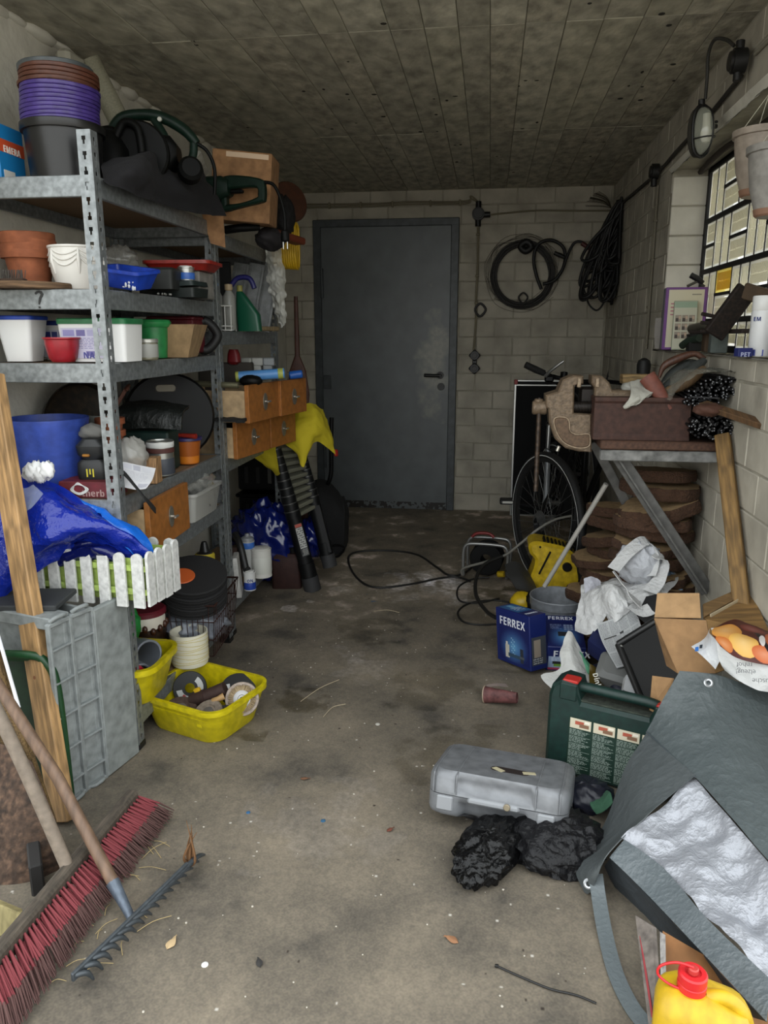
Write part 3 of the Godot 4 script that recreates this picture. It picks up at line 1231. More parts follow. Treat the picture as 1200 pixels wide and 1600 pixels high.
func label_print(key: String, bg: Color, ink: Color, extra: Color) -> StandardMaterial3D:
	return printed(key, 128, 128, func(im: Image):
		im.fill(bg)
		im.fill_rect(Rect2i(6, 8, 34, 26), extra)
		im.fill_rect(Rect2i(46, 8, 26, 26), ink)
		im.fill_rect(Rect2i(78, 8, 36, 26), extra.lerp(bg, 0.5))
		lines(im, Rect2i(8, 42, 112, 50), 7, 3, ink.lerp(bg, 0.35))
		im.fill_rect(Rect2i(70, 98, 50, 20), ink))


func shelf_top() -> void:
	var y := 1.683
	# blue carton
	var o := thing("carton", "small blue carton with an orange band on the top shelf at far left", "box", v(-1.372, y, -2.13), v(0, 0, 0))
	var s := st()
	box(s, v(0, 0.0725, 0), v(0.075, 0.145, 0.12), 0.002)
	part("box_body", s, mat(hx("#1878b4"), 0.5), o)
	s = st()
	box(s, v(0, 0.09, 0), v(0.0765, 0.034, 0.1215), 0.001)
	part("band", s, mat(hx("#c8502c"), 0.5), o)
	s = st()
	box(s, v(0.038, 0.017, 0.02), v(0.001, 0.022, 0.05))
	part("sticker", s, mat(hx("#cfcfc8"), 0.5), o)
	lettering("EMERA", 0.018, mat(hx("#e8e2d6"), 0.5), o, Transform3D(Basis(Vector3.UP, PI / 2), v(0.039, 0.082, 0.0)))
	# nested pots: two black, eleven purple, five brown, one grey
	var px := -1.196
	var pz := -2.165
	var black := plastic("#161616", 0.35)
	s = st()
	pot(s, 0.094, 0.112, 0.150, 0.022, 0.007, 0.003)
	single("plant_pot", "large black plastic pot standing under the purple pots on the top shelf", "plant pot", s, black, v(px, y, pz), Vector3.ZERO, "nested plant pots")
	var purple: Node3D
	var brown: Node3D
	for k in 13:
		var up := y + 0.148 + k * 0.0105
		s = st()
		if k == 0 or k == 9:
			pot(s, 0.082, 0.104, 0.155, 0.0098, 0.0035, 0.002, 36)
		if k == 0:
			purple = single("plant_pot", "lowest purple plant pot of the tall nested stack on the top shelf", "plant pot", s, plastic("#4b3788", 0.35), v(px, up - 0.145, pz), v(0, 0, 1.2), "nested purple plant pots")
		elif k < 9:
			again(purple, "%s purple plant pot from the bottom of the tall nested stack" % ["", "second", "third", "fourth", "fifth", "sixth", "seventh", "eighth", "topmost, ninth"][k], v(px + rng.randf_range(-0.001, 0.001), up - 0.145, pz), v(0, 20 * k, 1.2 + rng.randf_range(-0.4, 0.4)))
		elif k == 9:
			brown = single("plant_pot", "lowest brown plant pot, nested just above the purple ones", "plant pot", s, plastic("#5e3220", 0.5), v(px, up - 0.145, pz), v(0, 0, 1.2), "nested brown plant pots")
		else:
			again(brown, "%s brown plant pot above the purple ones in the nested stack" % ["second", "third", "topmost, fourth"][k - 10], v(px - 0.001, up - 0.145, pz), v(0, 20 * k, 1.2))
	s = st()
	pot(s, 0.078, 0.098, 0.150, 0.018, 0.004, 0.0025, 36)
	single("plant_pot", "grey plastic plant pot crowning the nested stack on the top shelf", "plant pot", s, plastic("#4f5557", 0.5), v(px - 0.003, y + 0.148 + 13 * 0.0105 - 0.138, pz), v(0, 0, 1.2), "nested plant pots")
	# roll of pale lining leaning on the wall
	s = st()
	lathe(s, [[0.030, -0.14], [0.036, -0.14], [0.036, 0.14], [0.030, 0.14], [0.030, -0.14]], 24)
	o = single("lining_roll", "pale roll of lining leaning on the left wall behind the purple pots", "roll", s, mat(hx("#9a9782"), 0.8, 0, "fine"), v(-1.33, 2.05, -2.74))
	o.basis = along(v(0.32, -0.85, -0.25))
	s = st()
	box(s, v(0, 0, 0), v(0.05, 0.075, 0.11), 0.012)
	single("wall_box", "painted-over surface box high on the left wall under the ceiling", "junction box", s, mat(hx("#a5a294"), 0.85), v(-1.40, 2.135, -2.62))
	# dark green power tools
	var green := mat(hx("#13291f"), 0.45, 0, "mottle", 5.0, "", 0.1, 0.35)
	var dark := mat(hx("#0a0b0a"), 0.55, 0, "mottle", 5.0, "", 0.1, 0.3)
	o = thing("circular_saw", "dark green electric saw with a looped handle on the top shelf", "power tool", v(-1.12, y + 0.10, -2.52), v(0, 12, 0))
	s = st()
	loft(s, [rr(0.05, 0.10, 0.02, -0.14, 4), rr(0.10, 0.13, 0.03, -0.12, 4), rr(0.12, 0.14, 0.04, -0.02, 4), rr(0.11, 0.13, 0.04, 0.06, 4), rr(0.06, 0.08, 0.03, 0.09, 4)], 3, false, 0.9, Transform3D(Basis(Vector3.BACK, PI / 2), v(-0.03, 0.05, 0)))
	part("motor_housing", s, dark, o)
	s = st()
	cyl(s, v(0, 0.035, 0.085), 0.095, 0.035, Vector3.BACK, 28, 0.006)
	cyl(s, v(-0.09, 0.05, 0.06), 0.065, 0.06, Vector3.BACK, 24, 0.008)
	part("blade_guard", s, dark, o)
	s = st()
	tube(s, spline([v(-0.11, 0.12, -0.02), v(-0.06, 0.165, -0.02), v(0.04, 0.17, -0.02), v(0.12, 0.135, -0.02), v(0.165, 0.09, -0.02)], 6), [0.012, 0.013, 0.014, 0.015, 0.016, 0.017, 0.017, 0.017, 0.017, 0.017, 0.017, 0.018, 0.018, 0.018, 0.018, 0.018, 0.018, 0.018, 0.018, 0.018, 0.017, 0.017, 0.016, 0.015, 0.014], 10)
	tube(s, spline([v(0.155, 0.09, -0.02), v(0.15, 0.05, -0.015), v(0.12, 0.0, 0.0)], 6), 0.013, 10)
	tube(s, spline([v(0.03, 0.165, -0.02), v(0.07, 0.10, 0.0), v(0.10, 0.02, 0.01)], 6), 0.013, 10)
	part("handle", s, green, o)
	s = st()
	cyl(s, v(0.15, -0.005, 0.05), 0.038, 0.06, v(0.3, 0.2, 1), 20, 0.010)
	part("knob", s, dark, o)
	s = st()
	cyl(s, v(0.055, 0.155, 0.002), 0.007, 0.01, Vector3.BACK)
	part("trigger_button", s, mat(hx("#b9b9ae"), 0.4), o)
	s = st()
	tube(s, spline([v(0.165, 0.09, -0.02), v(0.195, 0.07, -0.03), v(0.215, 0.02, -0.04), v(0.21, -0.06, -0.05)], 6), 0.006, 8)
	part("power_cord", s, dark, o)
	o = thing("planer", "black power tool lying behind the pots on the top shelf", "power tool", v(-1.20, y, -2.42), v(0, 8, 0))
	s = st()
	loft(s, [rr(0.14, 0.16, 0.03, 0, 4), rr(0.16, 0.18, 0.04, 0.06, 4), rr(0.15, 0.16, 0.04, 0.14, 4), rr(0.09, 0.11, 0.04, 0.19, 4)], 3, false, 0.9)
	part("motor_housing", s, dark, o)
	s = st()
	tube(s, spline([v(0.04, 0.17, 0.03), v(0.07, 0.215, 0.03), v(0.11, 0.20, 0.03), v(0.12, 0.13, 0.03)], 6), 0.013, 8)
	part("handle", s, dark, o)
	# black apron hanging over the shelf edge
	s = st()
	net(s, [[v(-1.109,1.743,-2.2), v(-1.023,1.79,-2.3), v(-1.076,1.84,-2.6), v(-1.051,1.837,-2.75), v(-1.06,1.866,-2.85)],
		[v(-1.058,1.689,-2.1), v(-0.978,1.718,-2.15), v(-1.012,1.726,-2.4), v(-0.997,1.751,-2.6), v(-0.995,1.783,-2.78)],
		[v(-1.035,1.669,-2.06), v(-1.006,1.664,-2.2), v(-1.023,1.677,-2.45), v(-0.997,1.69,-2.62), v(-0.97,1.722,-2.8)],
		[v(-1.029,1.663,-2.05), v(-1.007,1.654,-2.2), v(-1.023,1.665,-2.45), v(-0.999,1.668,-2.62), v(-0.953,1.682,-2.8)]], 40, 24, 0.012, 9.0, 5)
	single("apron", "black cloth apron draped over the edge of the top shelf", "cloth", s, cloth("#121114", 0, 0.95, "weave", 0.05, 20.0))
	s = st()
	box(s, v(0, 0.02, 0), v(0.20, 0.012, 0.16), 0.002)
	box(s, v(0, 0.034, 0.002), v(0.20, 0.012, 0.16), 0.002)
	o = single("tile_stack", "two dark tiles with pale edges sloping beside the cardboard box", "tile", s, mat(hx("#a8a69c"), 0.6, 0, "mottle"), v(-1.10, 1.80, -2.86))
	o.basis = Basis(Vector3.BACK, 0.9) * Basis(Vector3.UP, 0.3)
	# cardboard box on the second unit
	o = thing("cardboard_box", "brown cardboard box on top of the far shelving unit", "box", v(-0.985, 1.70, -3.12), v(3, 8, -5))
	var card := mat(hx("#ab7f56"), 0.85, 0, "mottle", 3.0)
	s = st()
	box(s, v(0, 0.125, 0), v(0.225, 0.25, 0.22), 0.003)
	part("box_body", s, card, o)
	s = st()
	box(s, v(0.02, 0.235, 0.1112), v(0.16, 0.018, 0.001))
	part("packing_tape", s, mat(hx("#c2a27c"), 0.3), o)
	s = st()
	prism(s, poly2([-0.04, 0.06, 0.04, 0.06, 0.042, -0.065, -0.012, -0.05]), 0.003)
	single("cardboard_flap", "torn flap of brown cardboard hanging over the shelf upright", "cardboard", s, card, v(-1.03, 1.65, -2.875), v(4, 10, 0))
	# hedge trimmer with a D handle
	o = thing("hedge_trimmer", "dark green hedge trimmer with a D-shaped handle in front of the cardboard box", "power tool", v(-0.955, 1.79, -2.93), v(0, -6, 0))
	s = st()
	loft(s, [rr(0.055, 0.06, 0.02, 0, 4), rr(0.085, 0.075, 0.025, 0.03, 4), rr(0.085, 0.08, 0.025, 0.10, 4), rr(0.06, 0.06, 0.02, 0.16, 4)], 3, false, 0.9, Transform3D(Basis(Vector3.BACK, PI / 2), v(-0.02, 0.01, 0)))
	part("motor_housing", s, green, o)
	s = st()
	var d := smooth2(poly2([-0.04, 0.05, 0.04, 0.048, 0.105, 0.035, 0.118, 0.02, 0.118, -0.03, 0.105, -0.045, 0.03, -0.058, -0.05, -0.072, -0.06, -0.05, -0.01, -0.048, 0.04, -0.042, 0.088, -0.028, 0.092, -0.018, 0.09, 0.004, 0.05, 0.008, -0.05, 0.008]), 3)
	prism(s, d, 0.036, Transform3D.IDENTITY, 0.006)
	box(s, v(-0.045, -0.02, 0), v(0.024, 0.08, 0.036), 0.006)
	part("handle", s, green, o)
	s = st()
	box(s, v(0.005, -0.003, 0), v(0.05, 0.014, 0.022), 0.004)
	part("trigger", s, dark, o)
	s = st()
	beam(s, v(-0.1, 0, -0.01), v(-0.5, 0.03, -0.12), 0.05, 0.008, 0.001)
	part("cutter_bar", s, dark, o)
	s = st()
	tube(s, spline([v(0.115, 0.025, 0), v(0.15, 0.015, 0.0), v(0.175, -0.03, 0.0), v(0.19, -0.09, 0.0), v(0.19, -0.145, 0.0)], 6), 0.0062, 8)
	part("power_cord", s, dark, o)
	s = st()
	cyl(s, v(0.19, -0.165, 0), 0.016, 0.04, v(0, 1, 0), 14, 0.004)
	part("plug", s, dark, o)
	s = st()
	for k in [-0.008, 0.008]:
		cyl(s, v(0.19 + k, -0.197, 0), 0.0024, 0.03)
	part("plug_pin", s, mat(hx("#c9c9c4"), 0.3, 0.8), o)
	# brown disc, black pouch and yellow cable hank at the far end
	s = st()
	lathe(s, [[0, -0.012], [0.08, -0.012], [0.092, -0.006], [0.094, 0.004], [0.088, 0.012], [0, 0.016]], 32)
	o = single("round_dish", "dark brown round dish standing at the end of the far shelf top", "dish", s, mat(hx("#4d2a18"), 0.5, 0, "mottle"), v(-0.955, 1.875, -3.72))
	o.basis = along(v(0.75, 0.2, 0.75))
	s = st()
	blob(s, Vector3.ZERO, v(0.045, 0.085, 0.05), 0.25, 1.4, 3, 28)
	single("pouch", "black cloth pouch beside the brown dish and above the yellow hank", "pouch", s, cloth("#161516"), v(-0.965, 1.80, -3.66))
	o = thing("cable_hank", "hank of yellow cable hanging at the end of the far shelf top", "cable", v(-0.975, 1.675, -3.72))
	s = st()
	for k in 11:
		var q := k * 0.0105 - 0.055
		tube(s, loop([v(q, 0.083, 0.035), v(q, 0.085, -0.035), v(q, -0.075 - absf(q) * 0.2, -0.035), v(q, -0.078 + absf(q) * 0.1, 0.035)], 5), 0.0068, 8)
	part("coil", s, mat(hx("#c9a21c"), 0.5), o)
	s = st()
	tube(s, [v(-0.058, 0.02, 0.036), v(0, 0.02, 0.046), v(0.058, 0.02, 0.036)], 0.004, 6)
	part("tie", s, dark, o)
	o = thing("small_tool_pile", "dark tool parts heaped under the cardboard box at the shelf edge", "tool", v(-0.98, 1.66, -3.15))
	s = st()
	tube(s, [v(-0.08, 0.015, 0.05), v(-0.02, 0.02, 0.06), v(0.05, 0.03, 0.02)], 0.016, 8)
	part("handle", s, dark, o)
	s = st()
	blob(s, v(0.06, -0.005, -0.1), v(0.05, 0.04, 0.09), 0.3, 1.5, 8, 24)
	part("pad", s, mat(hx("#201d20"), 0.8), o)
	s = st()
	beam(s, v(0.04, 0.03, -0.16), v(0.11, 0.02, -0.42), 0.06, 0.03, 0.006)
	part("block", s, mat(hx("#6a2f1a"), 0.6), o)
	# clear film over the far end
	s = st()
	net(s, [[v(-1.037,1.704,-3.62), v(-1.017,1.737,-3.66), v(-0.98,1.719,-3.66)], [v(-1.046,1.638,-3.6), v(-1.003,1.629,-3.6), v(-0.967,1.61,-3.62)], [v(-1.038,1.51,-3.6), v(-0.99,1.508,-3.58), v(-0.95,1.553,-3.62)], [v(-1.026,1.395,-3.62), v(-0.986,1.4,-3.6), v(-0.957,1.423,-3.62)], [v(-1.006,1.321,-3.64), v(-0.988,1.301,-3.64), v(-0.965,1.321,-3.64)]], 24, 40, 0.022, 14.0, 9, 0, true)
	single("plastic_film", "crumpled clear plastic film hanging down the end of the far shelving unit", "plastic film", s, film("#d8d8d0", 0.62, 0.24))


func shelf_second() -> void:
	var y := 1.393
	var terra := mat(hx("#a9623f"), 0.8, 0, "mottle", 4.0)
	var s := st()
	pot(s, 0.050, 0.078, 0.125, 0.032, 0.006, 0.006, 36)
	var p := single("terracotta_pot", "lowest of three nested terracotta pots at the left of the second shelf", "plant pot", s, terra, v(-1.357, y, -2.2), Vector3.ZERO, "nested terracotta pots")
	again(p, "middle one of three nested terracotta pots on the second shelf", v(-1.356, y + 0.021, -2.2), v(0, 40, 0))
	again(p, "topmost of three nested terracotta pots on the second shelf", v(-1.358, y + 0.041, -2.2), v(0, 90, 1))
	var o := thing("cachepot", "white glazed flower pot with moulded swags on the second shelf", "plant pot", v(-1.188, y, -2.17))
	s = st()
	lathe(s, [[0, 0], [0.055, 0], [0.060, 0.004], [0.074, 0.05], [0.078, 0.085], [0.078, 0.114], [0.081, 0.117], [0.081, 0.122], [0.076, 0.122], [0.074, 0.085], [0.056, 0.008], [0, 0.008]], 40)
	part("pot_body", s, mat(hx("#d9d6cf"), 0.25), o)
	s = st()
	for k in 6:
		for m in 3:
			var q: Array = []
			for i in 11:
				var a := (k + i / 10.0) * TAU / 6
				var t := i / 10.0 * 2 - 1
				var yy := 0.112 - m * 0.009 - (1 - t * t) * (0.016 + m * 0.006)
				var r := 0.0785 - maxf(0, 0.085 - yy) * 0.11
				q.append(v(r * cos(a), yy, r * sin(a)))
			tube(s, q, 0.0028, 6)
		var b := k * TAU / 6
		tube(s, [v(0.079 * cos(b), 0.112, 0.079 * sin(b)), v(0.080 * cos(b), 0.08, 0.080 * sin(b)), v(0.073 * cos(b), 0.045, 0.073 * sin(b))], [0.003, 0.006, 0.002], 6)
	part("swag", s, mat(hx("#d9d6cf"), 0.25), o)
	s = st()
	loft(s, [circ(0.104, 0, 30), circ(0.108, 0.003, 30), circ(0.108, 0.016, 30), circ(0.105, 0.019, 30)], 3, false, 0.5)
	single("wooden_disc", "flat disc of rough wood lying at the front of the second shelf", "wood", s, mat(hx("#7a5f45"), 0.9, 0, "grain_u", 6.0), v(-1.285, y, -2.085), v(0, 0, -1))
	o = thing("wire_brush", "dark wire brush lying on the wooden disc at far left", "brush", v(-1.36, y + 0.022, -2.055), v(0, 6, 0))
	s = st()
	box(s, v(0, 0.003, 0), v(0.14, 0.008, 0.03), 0.003)
	part("brush_back", s, mat(hx("#3b2b20"), 0.8), o)
	s = st()
	for k in 22:
		for m in 3:
			var b := v(-0.062 + k * 0.006, 0.006, -0.009 + m * 0.009)
			tube(s, [b, b + v(rng.randf_range(-0.001, 0.004), 0.024, rng.randf_range(-0.004, 0.004))], 0.0011, 4)
	part("bristles", s, mat(hx("#4a443e"), 0.7), o).set_meta("kind", "stuff")
	s = st()
	blob(s, v(0, 0.035, 0), v(0.06, 0.045, 0.05), 0.5, 1.6, 15, 36, Basis.IDENTITY, -0.01)
	single("plastic_bag", "crumpled clear plastic bag behind the blue tray on the second shelf", "bag", s, film("#8f8d86", 0.55, 0.25), v(-1.245, y + 0.075, -2.52))
	s = st()
	tub(s, 0.155, 0.11, 0.055, 0.012, 0.03, 0.003, 0.006, 4)
	o = single("tray", "blue plastic tray splashed with white paint, tilted on the second shelf", "tray", s, plastic("#1f46b8", 0.35), v(-1.075, y + 0.014, -2.235), v(8, -14, -8))
	s = st()
	for k in 7:
		ball(s, v(0.02 + rng.randf_range(0, 0.055), 0.006 + rng.randf_range(0, 0.022), 0.0475 + rng.randf() * 0.002), v(rng.randf_range(0.002, 0.006), rng.randf_range(0.002, 0.008), 0.002), 6)
	part("paint_splash", s, mat(hx("#c9ccd0"), 0.6), o)
	s = st()
	loft(s, [rr(0.12, 0.10, 0.01, 0, 3), rr(0.13, 0.11, 0.014, 0.06, 3), rr(0.12, 0.10, 0.014, 0.068, 3)], 3, false, 0.5)
	box(s, v(0, 0.052, 0.055), v(0.02, 0.016, 0.006), 0.002)
	single("small_case", "small black case behind the blue tray on the second shelf", "case", s, plastic("#232624", 0.6), v(-1.10, y + 0.022, -2.52), v(0, 6, 0))
	s = st()
	box(s, v(0, 0.045, 0), v(0.20, 0.09, 0.14), 0.003)
	single("white_carton", "pale carton under the red tray on the second shelf", "box", s, mat(hx("#8d8a84"), 0.7, 0, "mottle"), v(-1.10, y, -2.70))
	s = st()
	tub(s, 0.225, 0.17, 0.032, 0.02, 0.03, 0.003, 0.007, 4)
	single("tray", "shallow red plastic tray lying on a pale carton on the second shelf", "tray", s, plastic("#a0281e", 0.4), v(-1.075, y + 0.091, -2.68), v(0, 3, 0))
	tin("paint_can", "small can with a blue and white label on the second shelf", "can", v(-1.035, y + 0.052, -2.60), 0.028, 0.048, null, mat(hx("#2f5fae"), 0.4), 0.15, 0.6, mat(hx("#d5d5d0"), 0.4))
	o = thing("toolbox", "dark green plastic toolbox with a raised lid on the second shelf", "toolbox", v(-1.09, y, -2.62), v(0, -4, 0))
	s = st()
	loft(s, [rr(0.20, 0.12, 0.01, 0, 3), rr(0.205, 0.125, 0.012, 0.03, 3)], 3, false, 0.5)
	part("tool_tray", s, plastic("#1b2422", 0.5), o)
	s = st()
	loft(s, [rr(0.21, 0.13, 0.014, 0.033, 3), rr(0.205, 0.125, 0.014, 0.048, 3), rr(0.12, 0.08, 0.02, 0.054, 3)], 3, false, 0.5, Transform3D(Basis(Vector3.BACK, 0.05), Vector3.ZERO))
	part("lid", s, plastic("#22302f", 0.5), o)
	o = thing("bar_clamp", "red clamp standing beside the upright on the second shelf", "clamp", v(-1.055, y + 0.04, -2.80), v(0, 20, 10))
	var red := mat(hx("#8e2119"), 0.5)
	s = st()
	tube(s, spline([v(-0.02, 0.09, 0), v(0.0, 0.085, 0), v(0.012, 0.05, 0), v(0.022, 0.0, 0)], 5), 0.006, 8)
	ball(s, v(-0.022, 0.09, 0), v(0.012, 0.009, 0.008), 10)
	part("jaw", s, red, o)
	s = st()
	tube(s, spline([v(0.0, 0.03, 0), v(-0.025, 0.015, 0), v(-0.035, -0.02, 0)], 5), 0.005, 8)
	part("trigger", s, red, o)
	s = st()
	box(s, v(0, 0.012, 0), v(0.02, 0.02, 0.02), 0.003)
	single("wood_chip", "small orange-brown scrap of wood by the upright on the second shelf", "wood", s, mat(hx("#b5743f"), 0.8), v(-1.06, y + 0.004, -2.83), v(0, 30, 12))
	s = st()
	for k in 9:
		ball(s, v(rng.randf_range(-0.05, 0.05), 0.006, rng.randf_range(-0.01, 0.01)), v(rng.randf_range(0.003, 0.007), 0.004, 0.004), 6)
	var scrap := single("screws", "scatter of small shiny screws at the edge of the second shelf", "screws", s, mat(hx("#a9a9a4"), 0.35, 0.7), v(-1.065, y, -2.50), v(0, 80, 0))
	scrap.set_meta("kind", "stuff")


func shelf_third() -> void:
	var y := 1.193
	var white := mat(hx("#dededc"), 0.4)
	lidded_tub("storage_tub", "white tub with a bright blue lid at the left end of the third shelf", "tub", v(-1.365, y, -2.14), 4, 0.108, 0.11, 0.130, 0.03, white, plastic("#2a4bb0"), 0.012)
	var o := lidded_tub("storage_tub", "white tub with a printed front and dark blue lid on the third shelf", "tub", v(-1.31, y, -2.30), 2, 0.13, 0.11, 0.118, 0.014, white, plastic("#25367e"), 0.014)
	var s := st()
	face(s, v(-0.058, 0.008, 0.0565), v(0.03, 0.008, 0.0565), v(0.03, 0.09, 0.0575), v(-0.058, 0.09, 0.0575))
	part("label", s, label_print("lab1", hx("#c9cbd6"), hx("#39427c"), hx("#2c3480")), o)
	s = st()
	lathe(s, [[0, 0], [0.030, 0], [0.038, 0.01], [0.046, 0.045], [0.047, 0.062], [0.052, 0.065], [0.052, 0.069], [0.044, 0.069], [0.036, 0.012], [0, 0.006]], 32)
	single("bowl", "small red plastic pot with a rim on the third shelf", "bowl", s, plastic("#a81f2c", 0.35), v(-1.212, y, -2.085))
	o = lidded_tub("storage_tub", "wide white detergent tub with a green lid behind the near upright", "tub", v(-1.132, y, -2.165), 1, 0.205, 0.13, 0.122, 0.012, white, plastic("#2b7a4a"), 0.016)
	s = st()
	face(s, v(-0.09, 0.01, 0.0625), v(0.04, 0.01, 0.0625), v(0.04, 0.095, 0.0655), v(-0.09, 0.095, 0.0655))
	part("label", s, label_print("lab2", hx("#bcb9cc"), hx("#6a6396"), hx("#8b86b4")), o)
	lettering("NAT", 0.018, mat(hx("#3f3f86"), 0.5), o, Transform3D(Basis.IDENTITY, v(-0.005, 0.018, 0.0635)))
	o = bottle("cleaner_bottle", "slim green bottle with a blue cap beside the jar on the third shelf", "bottle", v(-1.082, y, -2.27), [[0, 0], [0.014, 0], [0.016, 0.003], [0.016, 0.055], [0.008, 0.068], [0.0075, 0.075], [0, 0.075]], plastic("#1e6b3a"), [[0.0085, 0.07], [0.0095, 0.072], [0.009, 0.095], [0, 0.097]], plastic("#20306f"))
	o = thing("bucket", "green plastic bucket with a lid on the third shelf", "bucket", v(-1.125, y, -2.50))
	s = st()
	lathe(s, [[0, 0], [0.044, 0], [0.052, 0.10], [0.053, 0.113], [0, 0.113]], 32)
	part("bucket_body", s, plastic("#2a8a4a"), o)
	s = st()
	lathe(s, [[0.056, 0.100], [0.062, 0.108], [0.063, 0.116], [0.058, 0.124], [0.03, 0.127], [0, 0.127]], 32)
	part("lid", s, plastic("#2f9450"), o)
	o = thing("glass_jar", "glass jar with a dull silver lid and brass fittings on the third shelf", "jar", v(-1.052, y, -2.29))
	s = st()
	lathe(s, [[0, 0.0], [0.030, 0.0], [0.033, 0.004], [0.033, 0.052], [0.031, 0.056], [0, 0.056]], 28)
	part("jar_body", s, mat(hx("#6d6a58"), 0.15), o)
	s = st()
	lathe(s, [[0.0335, 0.052], [0.035, 0.053], [0.035, 0.062], [0.033, 0.064], [0, 0.064]], 28)
	part("lid", s, mat(hx("#a7a69e"), 0.35, 0.6), o)
	s = st()
	lathe(s, [[0.0335, 0.008], [0.034, 0.009], [0.034, 0.047], [0.0335, 0.048]], 28)
	part("label", s, label_print("lab3", hx("#8e8e88"), hx("#2b2b2b"), hx("#b59c3d")), o)
	# flared cardboard tray
	var card := mat(hx("#a88a63"), 0.85, 0, "mottle", 3.0)
	s = st()
	loft(s, [rr4(0.13, 0.14, 0), rr4(0.20, 0.20, 0.110), rr4(0.195, 0.195, 0.110), rr4(0.125, 0.135, 0.004)], 3, true)
	single("cardboard_tray", "small flared cardboard box at the front of the third shelf", "box", s, card, v(-1.095, y, -2.60), v(0, 8, 0))
	s = st()
	box(s, v(0, 0.06, 0), v(0.17, 0.12, 0.14), 0.004)
	box(s, v(0, 0.124, 0), v(0.176, 0.014, 0.146), 0.005)
	single("red_case", "dark red case behind the cardboard tray on the third shelf", "case", s, plastic("#6a1c25", 0.5), v(-1.16, y + 0.01, -2.79), v(0, 4, 0))
	s = st()
	tube(s, loop([v(0, 0.055, 0), v(0.05, 0, 0), v(0, -0.055, 0), v(-0.05, 0, 0)], 8), 0.018, 10)
	single("rubber_ring", "black rubber ring leaning at the far end of the third shelf", "ring", s, plastic("#141414", 0.6), v(-1.08, y + 0.073, -2.86), v(0, 25, 0))


